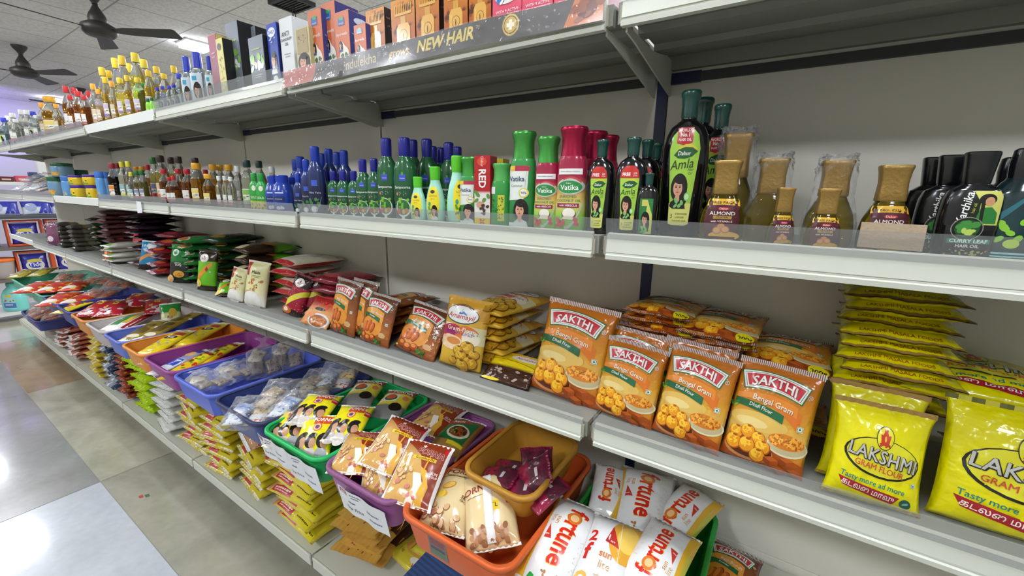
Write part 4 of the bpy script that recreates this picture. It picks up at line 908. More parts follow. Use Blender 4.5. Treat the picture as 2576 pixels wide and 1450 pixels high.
pouch('watermelon_snack_pouch', .15, .21, .05, grad([(0, '8a8a8a'), (.35, '74746c'), (.4, 'd0c23a'), (.7, 'd8cc3c'), (.75, '9a4030'), (1, '8a3a2c')], .14, bump=.4, bscale=20, coat=.5), [('p', 'ded9c4', [(-.4, .4), (.1, .45), (.15, .72), (-.35, .75)]), ('e', '2a6a3c', -.12, .58, .2, .12), ('e', 'c0502f', -.12, .6, .16, .09), ('t', 'f0ece4', 'PORNA', .12, .84, .19, {'bold': .02}), ('e', '1c1712', .2, .3, .2, .12), ('c', 'd07a50', .34, .62, .1)], 57, SEAL_W, **kw)
abm, am = art_bm([('t', '8a2a20', 'PORNA', -.25, .70, .2, {'bold': .02}), ('r', 'd8b81c', .05, .38, .2, .50), ('t', '2a2410', '1L', .125, .44, .11, {'bold': .02}), ('r', '7a4a20', -.42, .6, -.1, .607)]+[('e', ['a87850', 'c09068', '94603a'][i % 3], -.35+.07*(i % 10), .06+.05*(i//10)+.02*(i % 3), .06, .03, i*.9) for i in range(30)], .15, .22)
S = pouch_fn(.15, .22, .085, 52, **kw)
obj('back_print', lay(abm, lambda x, z, o: S(-x, z, o, 1)), am, TPL['cream_oil_pouch'])
for o in ('cream_oil_pouch',):
    bm = bmesh.new(); S = pouch_fn(.15, .22, .085, 52, **kw); uv = bm.loops.layers.uv.new('UVMap'); pr = None
    for i in range(21):
        z = .01+.2*i/20; q = [bm.verts.new(S(x, z, o_, 1)) for x, o_ in ((-.013, .0008), (-.010, .003), (.010, .0035), (.013, .0008))]
        if pr:
            for k in range(3): bm.faces.new((pr[k], pr[k+1], q[k+1], q[k])).smooth = True
        pr = q
    obj('back_seam', bm, mat('e9e8e6', .25), TPL[o])
LM = {'groundnut_oil_pouch': .152, 'pickle_oil_pouch': .165, 'yellow_oil_pouch': .14, 'watermelon_snack_pouch': .15, 'cream_oil_pouch': .172, 'white_oil_pouch': .215, 'sunflower_oil_pouch': .195,
      'clear_snack_bag': .16, 'clear_seed_bag': .16, 'tied_clear_bag': .175, 'rusk_bag': .2, 'green_top_pouch': .13}
def inl(key, Cc, hh, label, dz=0., lean=-1.45, roll=0., cat='pouch', group=None, sw=1., flip=False):
    """lay a pouch so that its centre and its axis fit the given line; Cc = x, y, z, yaw, length"""
    x, y, z, yaw, L = Cc
    L = min(L, LM.get(key, .27)); s = L/hh
    if flip: yaw += PI; lean = -lean
    u = Vector((-math.sin(yaw)*math.sin(-lean), math.cos(yaw)*math.sin(-lean), math.cos(lean)))
    p = Vector((x, y, z+dz))-u*L/2
    place(key, p, yaw, lean, roll, (s*sw, s, s), label, cat, group)
gp = 'brown groundnut oil pouches in the mauve tray'
inl('groundnut_oil_pouch', (-0.620,-0.076,0.690,0.743,0.204), .21, 'brown oil pouch bulging at the left corner of the mauve tray', group=gp, lean=-1.4, roll=.2, sw=.9)
inl('groundnut_oil_pouch', (-0.534,-0.038,0.725,0.554,0.235), .21, 'brown oil pouch in the middle of the mauve tray, its white edge upward', group=gp, lean=-1.1, roll=.35)
inl('groundnut_oil_pouch', (-0.393,-0.071,0.720,0.420,0.199), .21, 'front brown oil pouch overhanging the mauve tray corner, white edged', group=gp, lean=-1.05, roll=.12)
inl('groundnut_oil_pouch', (-0.506,-0.071,0.675,0.603,0.131), .21, 'red brown oil pouch tucked at the front of the mauve tray', group=gp, lean=-.9, roll=-.1, sw=.9)
inl('groundnut_oil_pouch', (-0.546,0.158,0.700,0.207,0.271), .21, 'brown oil pouch at the back of the mauve tray', group=gp, roll=.1)
inl('pickle_oil_pouch', (-0.437,0.123,0.695,0.129,0.240), .22, 'pouch with green picture label at the back right of mauve tray', sw=.9)
gy = 'yellow oil pouches in the green tray'
inl('yellow_oil_pouch', (-0.907,-0.086,0.670,0.707,0.200), .20, 'yellow oil pouch at the left front of the green tray', group=gy, lean=-1.3, sw=.9)
inl('yellow_oil_pouch', (-0.790,-0.074,0.675,0.666,0.202), .20, 'yellow oil pouch at the front of the green tray, lettering clear', group=gy, lean=-1.15, sw=.9)
inl('yellow_oil_pouch', (-0.885,-0.018,0.705,0.554,0.183), .20, 'yellow oil pouch lying across the left rim of the green tray', group=gy, lean=-1.4, roll=.05)
inl('yellow_oil_pouch', (-0.727,-0.009,0.705,0.495,0.142), .20, 'yellow oil pouch nearest the mauve tray', group=gy, lean=-1.3, sw=.9)
inl('watermelon_snack_pouch', (-0.857,0.143,0.700,0.490,0.323), .21, 'grey and yellow pouch with melon slice at back of green tray', group=gy)
inl('watermelon_snack_pouch', (-0.717,0.148,0.700,0.382,0.268), .21, 'grey pouch with melon slice, right one at back of green tray', group=gy)
gc = 'cream oil pouches in the orange tray'
inl('cream_oil_pouch', (-0.307,-0.032,0.662,0.298,0.212), .22, 'plump cream oil pouch lying on its back in the orange tray', group=gc, lean=-1.35)
inl('cream_oil_pouch', (-0.173,-0.011,0.682,0.240,0.227), .22, 'cream oil pouch turned over, showing a long white seam', group=gc, lean=-1.2, roll=.45, flip=True)
gf = 'white oil pouches in the rightmost green tray'
inl('white_oil_pouch', (-0.042,-0.011,0.665,0.116,0.208), .26, 'white oil pouch at front left, red lettering running downward', group=gf, lean=-1.35, roll=.1)
inl('white_oil_pouch', (-0.010,0.182,0.675,-2.887,0.166), .26, 'white oil pouch at the back left corner of the rightmost tray', group=gf, lean=-1.7, sw=.85)
inl('white_oil_pouch', (0.090,0.187,0.675,-0.058,0.270), .26, 'white oil pouch with big yellow side at the back of the tray', group=gf, lean=-1.45, roll=-.2)
inl('white_oil_pouch', (0.179,0.198,0.670,3.123,0.195), .26, 'white oil pouch along the right edge of the rightmost tray', group=gf, lean=-1.7, roll=.3, sw=.85)
inl('sunflower_oil_pouch', (0.062,-0.012,0.685,0.066,0.168), .24, 'white oil pouch with yellow flower at the front centre of the tray', group=gf, lean=-1.3)
inl('white_oil_pouch', (0.152,0.023,0.700,3.095,0.170), .26, 'white oil pouch at the front right, lettering running upward', group=gf, lean=-1.75, roll=.1)
place('fritter_mix_packet', (.25, .12, .578), -.1, -1.35, 0, (.7, .7, .6), 'dark brown packet lying on the shelf right of the rightmost tray', 'packet')
# wine red sachets in the mustard tray
pouch('wine_sachet', .085, .10, .022, grad([(0, '8a1a3a'), (.4, '9c2044'), (.5, '5a2a3a'), (1, '6a1a34')], .16, bump=.5, bscale=40, coat=.5), [('r', 'd8d0d0', -.1, .62, .2, .70), ('s', '3a2a30', -.4, .1, .4, .9, 20, .04, 3)], 58, mat('7a1838', .2), st=.06, amp=.004)
gs = 'wine red sachets in the mustard tray'
for i, (ox, oy, oz, rz, ln, rl, nm) in enumerate(((-.075, -.035, .012, -1.45, -1.4, .0, 'wine red sachet at the left of the mustard tray, nearest the back'), (-.08, -.075, .012, -1.4, -1.35, .0, 'wine red sachet at the left front of the mustard tray'), (.012, -.055, .016, -.55, -.75, .5, 'wine red sachet standing on edge in the mustard tray'),
        (.055, -.035, .012, .35, -1.0, -.2, 'wine red sachet at the right side of the mustard tray'), (-.01, -.095, .012, -1.2, -1.35, .0, 'wine red sachet at the front of the mustard tray'), (.065, -.10, .014, -.3, -1.2, .1, 'wine red sachet in the front right corner of the mustard tray'))):
    place('wine_sachet', MT+Vector((ox, oy, oz-.012)), rz, ln, rl, (.95, 1, .95), nm, 'sachet', gs)
# clear bags
def clear_bag(name, w, h, t, seed, inner, tied=False, op=.07):
    root = empty(name)
    S = pouch_fn(w, h, t, seed, st=.06, sb=.02, amp=.02, fs=12, pinch=.04)
    bm = bmesh.new(); nu, nv = 22, 26; g = {}
    for sd in (-1, 1):
        for i in range(nu+1):
            for j in range(nv+1):
                if sd == 1 and (i in (0, nu) or j in (0, nv)): g[sd, i, j] = g[-1, i, j]; continue
                x = (i/nu*2-1)*w/2; zz = j/nv*h; co = S(x, zz, .004, sd)
                if tied and zz > .68*h:
                    k = (zz-.68*h)/(.32*h); f_ = 1-.86*math.sin(min(1, k*1.6)*PI/2) + max(0, k-.7)*1.6
                    co.x *= max(f_, .12); co.y = co.y*max(f_, .3)-.05*k*h
                g[sd, i, j] = bm.verts.new(co)
        for i in range(nu):
            for j in range(nv):
                q = [g[sd, i, j], g[sd, i+1, j], g[sd, i+1, j+1], g[sd, i, j+1]]
                f = bm.faces.new(q if sd == -1 else q[::-1]); f.smooth = True
    obj('bag', bm, film('dedede', op, .05, 1.0, 34), root)
    rnd_ = random.Random(seed)
    for k, (c1, c2, sp_) in enumerate(inner):
        iw, ih = w*.42, h*.36
        Si = pouch_fn(iw, ih, t*.35, seed+k, amp=.002); bm = bmesh.new(); uvl = bm.loops.layers.uv.new('UVMap'); g = {}
        for sd in (-1, 1):
            for i in range(9):
                for j in range(9):
                    if sd == 1 and (i in (0, 8) or j in (0, 8)): g[sd, i, j] = g[-1, i, j]; continue
                    g[sd, i, j] = bm.verts.new(Si((i/8*2-1)*iw/2, j/8*ih, 0, sd))
            for i in range(8):
                for j in range(8):
                    q = [g[sd, i, j], g[sd, i+1, j], g[sd, i+1, j+1], g[sd, i, j+1]]; f = bm.faces.new(q if sd == -1 else q[::-1]); f.smooth = True
                    for lp in f.loops: lp[uvl].uv = (i/8, j/8)
        ang = rnd_.uniform(-.6, .6); ox = [-.2, .2, -.18, .2, 0][k % 5]*w; oz = [.08, .1, .36, .4, .25][k % 5]*h
        bmesh.ops.rotate(bm, verts=bm.verts, cent=(0, 0, ih/2), matrix=Matrix.Rotation(ang, 3, 'Y'))
        bmesh.ops.translate(bm, verts=bm.verts, vec=(ox, [-.12, .1, -.1, .12, 0][k % 5]*t, oz))
        obj('sachet', bm, grad([(0, c1), (.5, c2), (1, c1)], .3, speck=(sp_, 70, .55, .06)), root)
    TPL[name] = root
clear_bag('clear_snack_bag', .17, .20, .06, 61, (('d8dade', 'c4ccd8', '4a6ab0'), ('e0d8c8', 'd0d4d8', 'c03a30'), ('d8dce4', '5a7ab8', 'e8e8e8'), ('e0c84a', 'c8c0b0', 'b04030')))
clear_bag('clear_seed_bag', .16, .20, .06, 62, (('a8906a', 'c8bca8', '6a4a2c'), ('b09c7c', 'a08a68', 'e0dcd0'), ('b8a890', '8a7050', 'd8d4cc'), ('2c3048', '343a58', 'd8d8d8')))
clear_bag('tied_clear_bag', .18, .24, .07, 63, (('8a7c64', '6a5c58', '4a3a50'), ('9c8e78', '7a6a60', '4c3a58'), ('c8c2b4', '9a8c78', '5a4a60')), tied=True, op=.10)
clear_bag('rusk_bag', .17, .24, .06, 64, (('a8401c', 'b85a24', 'd8a040'), ('9c3418', 'a8441c', 'd8a848'), ('b04a20', 'c0602a', 'c8302a'), ('a03c1a', 'b4521f', 'e0b050')), op=.06)
gn = 'clear snack bags in the dark blue tray'
for c, k, hh, nm, ln in (((-1.077,-0.112,0.680,0.776,0.277), 'clear_snack_bag', .20, 'clear bag of white and blue sachets, front of the dark blue tray', -1.4), ((-1.069,-0.023,0.700,0.649,0.277), 'clear_seed_bag', .20, 'clear bag of pale brown seeds in the dark blue tray', -1.3),
        ((-0.981,-0.021,0.690,0.521,0.195), 'clear_snack_bag', .20, 'clear bag against the right rim of the dark blue tray', -1.4), ((-1.05,0.100,0.700,0.542,0.317), 'clear_seed_bag', .20, 'clear bag with brown seeds at the back of the dark blue tray', -1.35), ((-1.041,0.173,0.705,0.614,0.301), 'clear_snack_bag', .20, 'clear bag farthest back in the dark blue tray', -1.3)):
    inl(k, c, hh, nm, lean=ln, cat='bag', group=gn, sw=1.05)
gb = 'tied clear bags in the lavender blue tray'
for c, nm, ln in (((-1.447,-0.089,0.680,1.551,0.363), 'clear tied bag spilling over the front rim of the lavender blue tray', -1.5), ((-1.486,0.021,0.670,1.536,0.333), 'clear tied bag in the middle of the lavender blue tray', -1.5), ((-1.44,0.114,0.700,1.066,0.654), 'large clear tied bag standing at the back of lavender blue tray', -.75), ((-1.426,0.205,0.700,0.902,0.421), 'clear tied bag in the back corner of the lavender blue tray', -.9)):
    inl('tied_clear_bag', c, .24, nm, lean=ln, cat='bag', group=gb, sw=1.0)
# long packets of the left trays
simple('long_noodle_packet', .085, .30, .03, 'd8c020', 'e2ce2a', 65, SEAL_W, [('e', '3a2420', 0, .62, .32, .06), ('r', 'b03a30', -.1, .7, .4, .82), ('s', '9a9a8c', -.3, .3, .3, .5, 10, .08, 3), ('t', 'e8dcd0', 'TZ', .0, .62, .3, {'bold': .02})], seal_bot=SEAL_W, sb=.03)
simple('white_blue_noodle_packet', .08, .30, .028, 'd0d4dc', '8a8ca8', 66, SEAL_W, [('r', '2c4ab0', -.5, .30, .5, .52), ('t', 'e8ecf4', 'Nutri', 0, .41, .3, {'bold': .02, 'rot': PI/2}), ('e', 'c8a060', 0, .72, .3, .1), ('r', '34407c', -.4, .8, .4, .92)], seal_bot=SEAL_W, sb=.08)
simple('yellow_fry_packet', .08, .28, .03, 'd8b41c', 'e0d024', 67, SEAL_W, [('s', 'c0301f', -.4, .1, .4, .9, 12, .12, 3), ('s', '6a3018', -.4, .5, .4, .9, 8, .12, 4), ('s', '5a9a2c', -.4, .2, .4, .8, 6, .1, 6)])
simple('golden_packet', .09, .30, .03, '8a7630', 'a08a34', 68, SEAL_W, [('r', '5c4a1c', -.3, .3, .3, .7), ('e', 'd8ccb0', 0, .2, .3, .06)], seal_bot=SEAL_W, sb=.08)
simple('white_green_pouch', .10, .22, .04, 'e2e2dc', 'dcdccf', 69, SEAL_W, [('r', '2f7a3a', -.2, .2, .1, .9), ('r', 'c9a83a', .1, .3, .3, .8), ('r', 'a82434', .34, .1, .5, .9)])
simple('green_top_pouch', .14, .20, .05, 'd8d4a0', '2f8a3c', 70, SEAL_W, [('e', 'c8a83c', .1, .5, .2, .2), ('t', 'a82434', 'ffol', -.05, .3, .22, {'bold': .01, 'rot': -.2})])
simple('red_lettered_packet', .11, .26, .04, 'a81f2c', '8c1a26', 71, SEAL_W, [('t', 'e8c83a', 'ICHE', 0, .66, .30, {'bold': .03, 'rot': PI/2}), ('t', 'e8c83a', 'AG', -.25, .4, .2, {'bold': .03, 'rot': PI/2}), ('s', 'c8b8b8', -.4, .05, .4, .3, 10, .1, 4)], seal_bot=SEAL_W, sb=.04)
simple('red_yellow_packet', .11, .28, .035, 'c03a24', 'b8481f', 72, SEAL_W, [('s', 'd8b030', -.45, .05, .45, .6, 14, .12, 3), ('e', 'd8d0c8', -.1, .2, .3, .1), ('e', 'b8202a', .1, .5, .3, .12)])
simple('long_golden_bag', .13, .36, .04, '9a8c2c', '857a26', 73, SEAL_W, [('s', 'd8cc5a', -.4, .1, .4, .9, 24, .05, 3)], speck=('5c5418', 30, .6, .06))
def rowin(key, hh, cs, nms, group, lean=-1.48, sw=1.):
    for c, nm in zip(cs, nms): inl(key, c, hh, nm, lean=lean, group=group, cat='packet', sw=sw)
rowin('white_blue_noodle_packet', .30, ((-1.813,-0.049,0.648,0.353,0.237), (-1.871,0.089,0.645,0.312,0.246)), ('white and blue noodle packet at the front of the purple tray', 'white and blue noodle packet at the back of the purple tray'), 'noodle packets in the purple tray')
rowin('yellow_fry_packet', .28, ((-1.746,-0.034,0.645,0.479,0.252), (-1.781,0.076,0.645,0.449,0.255)), ('yellow packet with red pictures, front right of the purple tray', 'yellow packet with red pictures, back right of the purple tray'), 'yellow packets in the purple tray')
rowin('long_noodle_packet', .30, ((-2.024,-0.023,0.680,0.633,0.267), (-2.009,0.056,0.660,0.582,0.351), (-2.03,0.123,0.680,0.545,0.359), (-1.966,-0.043,0.650,0.543,0.222)), ('yellow packet with dark oval, leftmost in the orange tray', 'yellow packet with dark oval in the middle of the orange tray', 'yellow packet with dark oval reaching the back of orange tray', 'yellow packet with dark oval along the purple tray edge'), 'yellow packets in the orange tray', sw=1.25)
rowin('golden_packet', .30, ((-2.303,-0.016,0.680,0.720,0.359), (-2.224,0.034,0.690,0.596,0.305), (-2.296,0.131,0.700,0.387,0.227)), ('golden packet with silver end at the front of light blue tray', 'golden packet with grey edge in the middle of light blue tray', 'golden packet at the back of the light blue tray'), 'golden packets in the light blue tray', sw=1.1)
rowin('white_green_pouch', .22, ((-2.612,-0.003,0.660,0.677,0.253),), ('white pouch with dark green band lying in the greyish tray',), None, sw=1.1)
inl('green_top_pouch', (-2.421,0.132,0.710,1.214,0.642), .20, 'green and white pouch standing at the back of the greyish tray', lean=-.7, cat='pouch')
rowin('red_lettered_packet', .26, ((-2.956,-0.028,0.690,0.933,0.444), (-2.888,0.023,0.690,1.052,0.622), (-2.967,0.144,0.700,1.003,0.447), (-2.708,0.166,0.700,1.248,0.845)), ('red packet with yellow lettering, leftmost in its tray', 'red packet with yellow lettering, second in its tray', 'red packet with yellow lettering at the back of its tray', 'dark red packet standing against the greyish tray'), 'red packets with yellow lettering', sw=1.1)
rowin('long_noodle_packet', .30, ((-3.192,-0.081,0.670,0.609,0.224),), ('single yellow packet in the dark blue tray',), None, sw=1.2)
rowin('red_yellow_packet', .28, ((-3.409,-0.103,0.690,0.980,0.311), (-3.309,-0.028,0.690,0.782,0.298), (-3.91,-0.121,0.700,0.951,0.382), (-3.812,-0.046,0.700,0.964,0.474), (-3.769,0.051,0.700,1.009,0.532)), ('red and orange packet at front of the far dark blue tray', 'red and orange packet at back of the far dark blue tray', 'red and yellow packet at front of the teal tray', 'red and yellow packet in the middle of the teal tray', 'red and yellow packet at back of the teal tray'), 'red and yellow packets in the left trays', sw=1.2)
for i, (c, nm) in enumerate((((-3.818,0.175,0.710,0.965,0.477), 'clear bag of rust brown rusks behind the teal tray'), ((-3.605,0.227,0.700,1.066,0.630), 'clear bag of rust brown rusks near the back panel'), ((-3.35,0.074,0.700,0.862,0.383), 'clear bag of rust brown rusks in the far dark blue tray'), ((-4.154,0.099,0.710,1.134,0.556), 'clear bag of reddish snacks by the golden bags'))):
    inl('rusk_bag', c, .24, nm, lean=-1.4, cat='bag', group='clear bags of rust brown rusks', sw=1.2)
rowin('long_golden_bag', .36, ((-4.559,-0.078,0.710,1.065,0.612), (-4.466,0.011,0.720,1.039,0.623)), ('long golden bag at the very left tray', 'long golden bag beside the clear bags in the leftmost tray'), 'long golden bags in the leftmost tray')

# ---------------------------------------------------------------- bottom shelf: stacks of packets
VB = [('r', 'b02028', -.36, .05, -.04, .20), ('r', 'a01c24', -.40, .45, .40, .62), ('e', 'c89a4a', .05, .75, .34, .15), ('p', 'c0202a', [(.1, .68), (.45, .62), (.45, .95), (.2, .92)]), ('e', 'b0202c', -.1, .55, .14, .06), ('s', 'a8602c', -.2, .66, .3, .84, 16, .03, 4)]+scrib('f0d8c8', -.33, -.08, .125, .04, 2)+scrib('5a4a10', .02, .32, .12, .03, 3) + veg(.36, .3, .03, .8, '2a7a3a')
simple('vermicelli_packet', .20, .19, .045, 'cdbb2e', 'd2c034', 81, SEAL_W, VB, seal_bot=SEAL_W, sb=.05)
simple('labelled_vermicelli_packet', .24, .17, .05, 'd3c032', 'cdb92c', 82, SEAL_W, [('r', 'b02430', -.40, .02, .02, .15), ('p', 'b02430', [(-.28, .15), (-.1, .15), (-.19, .20)]), ('r', 'd8c820', .1, .02, .45, .16), ('e', 'c08a5c', -.46, .2, .06, .22), ('r', 'b02028', -.2, .5, .3, .8)]+scrib('f0dccc', -.37, -.02, .10, .04, 2)+scrib('e6c8b8', -.35, -.06, .055, .022, 5)+scrib('4a4018', .13, .42, .09, .03, 3), seal_bot=None)
simple('clear_vermicelli_packet', .16, .18, .05, 'b98a62', 'c43028', 83, SEAL_W, [('r', 'e0d024', -.3, .42, .35, .68), ('r', '9c1c24', .3, .2, .5, .4)]+scrib('4a3a10', -.24, .28, .6, .03, 2)+scrib('4a3a10', -.24, .2, .53, .03, 3)+scrib('4a3a10', -.24, .26, .47, .03, 4), speck=('e8d4b8', 60, .58, .05), seal_bot=SEAL_W, sb=.06)
simple('orange_yellow_packet', .17, .20, .03, 'cfa04a', 'c8963c', 84, mat('c8963c', .35), [('s', '8a2a20', -.2, .1, .3, .2, 10, .03, 3), ('r', '4a2418', -.2, .4, .5, .95)], seal_bot=mat('d0a24c', .4), sb=.16)
simple('white_flour_bag', .19, .21, .05, 'c9cac6', 'b9bab6', 85, SEAL_W, [('e', 'a8aaa8', 0, .5, .3, .1)], seal_bot=SEAL_W, sb=.1)
simple('lime_packet', .21, .21, .05, 'a8c818', 'b4d020', 86, mat('b8d428', .25), [('s', '6a4a1c', -.3, .2, .3, .5, 8, .06, 3), ('s', 'd8e870', -.4, .0, .4, .3, 14, .04, 5)], seal_bot=mat('b8d428', .25), sb=.08)
simple('rust_spice_packet', .11, .18, .035, '8a3a1c', '7a2c14', 87, mat('8a3018', .25), [('s', 'c07a50', -.4, .0, .4, .3, 10, .06, 3)])
simple('silver_blue_packet', .17, .20, .035, '8e98a6', '6a7484', 88, SEAL_W, [('r', '22304a', .2, .0, .5, .25), ('s', 'd8dee4', -.4, 0, .2, .3, 12, .06, 4)])
simple('clear_yellow_bag', .18, .20, .04, 'c8b03a', 'b89c24', 89, mat('dcd8b8', .15), [('s', 'e8e4c8', -.45, .0, .45, .4, 16, .06, 6), ('e', 'e0c020', .1, .6, .3, .3)])
simple('rose_white_packet', .16, .19, .035, 'b86a52', 'a84c34', 90, SEAL_W, [('s', 'e8dcd8', -.45, .0, .45, .25, 8, .1, 3), ('s', '8a2418', -.4, .3, .4, .9, 12, .07, 5)], seal_bot=SEAL_W, sb=.07)
simple('yellow_pasta_bag', .24, .30, .07, 'c0a81c', 'd8c01c', 91, SEAL_W, [('s', 'e8dc6a', -.4, .1, .4, .9, 26, .05, 3), ('p', 'e0c814', swoosh(-.5, .5, .3, .5, .2, .3, .1))], speck=('7a6a14', 26, .62, .06))
S5 = .200
def col(key, x, y, n, dz, what, where, group, z=S5+.022, yaw=0., sc=(1, 1, 1), jit=.02, alt=None):
    stack(key, x, y, z, n, dz, what, where, group, yaw=yaw, jit=jit, sc=sc, alt=alt)
col('vermicelli_packet', -1.84, -.050, 7, .038, 'yellow vermicelli stack', 'next to the white bags', 'yellow vermicelli packets, first stack')
col('vermicelli_packet', -1.575, -.055, 7, .037, 'yellow vermicelli stack', 'under the dark blue tray', 'yellow vermicelli packets, second stack', yaw=.1)
col('vermicelli_packet', -1.36, -.035, 5, .036, 'yellow vermicelli stack', 'beside the red labelled stack', 'yellow vermicelli packets, third stack', yaw=-.1)
place('clear_vermicelli_packet', (-1.38, -.03, S5+.215), -.25, -1.40, 0, (1.1, 1.1, 1.1), 'packet of brown vermicelli with yellow panel, topmost near the green tray', 'packet', None)
place('vermicelli_packet', (-1.24, -.01, S5+.165), .15, -1.45, 0, (.8, 1, .9), 'yellow vermicelli packet lying askew below the price cards', 'packet', 'yellow vermicelli packets, third stack')
col('labelled_vermicelli_packet', -1.03, -.045, 7, .0365, 'red labelled vermicelli stack', 'below the green tray', 'red labelled vermicelli packets', yaw=.08, z=S5+.027)
col('orange_yellow_packet', -.735, -.01, 6, .028, 'ochre packet stack', 'under the mauve tray', 'ochre packets with pointed ends', yaw=.12, jit=.03)
simple('picture_packet', .18, .22, .03, 'cfc03a', 'c89a4a', 92, SEAL_W, [('e', 'd8a050', -.05, .3, .3, .12), ('s', 'b0602a', -.3, .4, .3, .85, 20, .06, 3), ('e', 'e8e0d0', .2, .14, .2, .06), ('t', '5a4a10', '1 kg', -.3, .16, .08), ('s', 'a83028', .1, .08, .45, .14, 10, .02, 5)])
place('picture_packet', (-.60, .055, S5+.02), -.15, -1.5, 0, (1, 1, 1), 'yellow packet with orange dish picture lying under the orange tray', 'packet')
place('picture_packet', (-.52, .10, S5+.052), .1, -1.5, 0, (1, 1, 1), 'dim yellow packet lying over the dish picture packet', 'packet')
bm = bmesh.new()
for k, (dx, dy, dz, a) in enumerate(((0, 0, 0, .1), (.006, .01, .006, .16), (.0, .0, .012, .08))):
    v = bx(bm, -.075+dx, -.06+dy, dz, .075+dx, .09+dy, dz+.005); bmesh.ops.rotate(bm, verts=v, cent=(0, 0, 0), matrix=Matrix.Rotation(a, 3, 'Z'))
bmesh.ops.bevel(bm, geom=bm.edges[:], offset=.002, segments=2, affect='EDGES')
o = obj('folded_cloth', bm, stripes('2c4272', '3a5488', 24, .8)); o.location = (-.455, .055, S5+.075); o.rotation_euler = (.12, 0, -.1)
for la in o.data.uv_layers: pass
uvl = o.data.uv_layers.new(name='UVMap')
for lp in o.data.loops: uvl.data[lp.index].uv = (o.data.vertices[lp.vertex_index].co.y*3, 0)
tag(o, 'dark blue folded denim-like cloth under the orange tray', 'cloth')
col('white_flour_bag', -2.17, -.05, 8, .041, 'white bag stack', 'right of the lime packets', 'white flour bags on the bottom shelf', z=S5+.024)
col('lime_packet', -2.47, -.05, 8, .043, 'bright lime packet stack', 'left of the white bags', 'bright lime packets', z=S5+.024, jit=.03)
col('rust_spice_packet', -2.72, -.05, 9, .033, 'rust red packet stack', 'left of the lime packets', 'rust red packets')
col('silver_blue_packet', -2.93, -.05, 9, .032, 'silver and navy packet stack', 'left of the rust packets', 'silver and navy packets', jit=.03)
col('clear_yellow_bag', -3.24, -.05, 9, .032, 'clear yellow bag stack', 'left of the silver packets', 'clear yellow bags', jit=.03)
place('rust_spice_packet', (-2.83, .0, S5+.315), .2, -1.5, 0, (2., 1.1, 1.2), 'large rust red packet crowning the silver and navy stack', 'packet')
place('yellow_pasta_bag', (-3.1, -.02, S5+.315), .1, -1.5, 0, (1, .55, .9), 'bulging yellow bag on top of the clear yellow bags', 'bag', 'bulging yellow bags')
place('yellow_pasta_bag', (-3.42, -.03, S5+.315), -.2, -1.5, 0, (1, .55, .9), 'bulging yellow bag farther left, above the rose packets', 'bag', 'bulging yellow bags')
col('clear_yellow_bag', -3.5, .06, 9, .034, 'clear yellow bag stack', 'behind the rose packets', 'clear yellow bags, far stack', jit=.02)
col('rose_white_packet', -3.72, -.06, 5, .033, 'rose and white packet stack', 'middle left of bottom shelf', 'rose and white packets', jit=.03)
col('rose_white_packet', -4.1, -.06, 4, .033, 'rose and white packet stack', 'farther left on bottom shelf', 'rose and white packets, far stack', jit=.03)
tray(.5, .40, .08, '3a4080', (-4.35, .06, S5+.14), 'dark tray of rust red bags low at the far left', group='trays on the bottom shelf')
bm = bmesh.new(); bx(bm, -4.6, -.04, S5, -4.12, .25, S5+.138); tag(obj('carton_box', bm, mat('8a8478', .7)), 'plain box under the low dark tray at the far left', 'box')
for i, (x, y) in enumerate(((-4.5, -.08), (-4.33, -.1), (-4.2, -.06), (-4.42, .05))):
    place('rusk_bag', (x, y-.04, S5+.20+.02*(i == 3)), .3*math.sin(i*2), -1.3, 0, (.9, .9, .9), '%s rust red bag in the low dark tray at the far left' % ['leftmost', 'second', 'rightmost', 'rearmost'][i], 'bag', 'rust red bags in the low tray')

# ---------------------------------------------------------------- bottles: every kind is built once at its own size, then copied and fitted
SIZE = {}
def kind(name, h, r, *a, **k):
    SIZE[name] = (h, r); return bottle(name, *a, **k)
def put(key, B, lev, label, cat='bottle', group=None, rz=0., kx=1., zb=None):
    """B = x, depth, height of the top, half width"""
    x, y, zt, r = B; h0, r0 = SIZE[key]; z0 = ZS[lev]+.0015 if zb is None else zb
    s = r/r0*kx
    return place(key, (x, y, z0), rz, 0, 0, (s, s, (zt-z0)/h0), label, cat, group)
def glassy(c, r=.06): return mat(c, r, trans=.85, ior=1.35, coat=.3)
def oil(c, fill=.8, clear='e6e6dc'): return grad([(0, c), (fill, c), (min(fill+.02, .99), clear), (1, clear)], .05, trans=.88, ior=1.3, const=False)
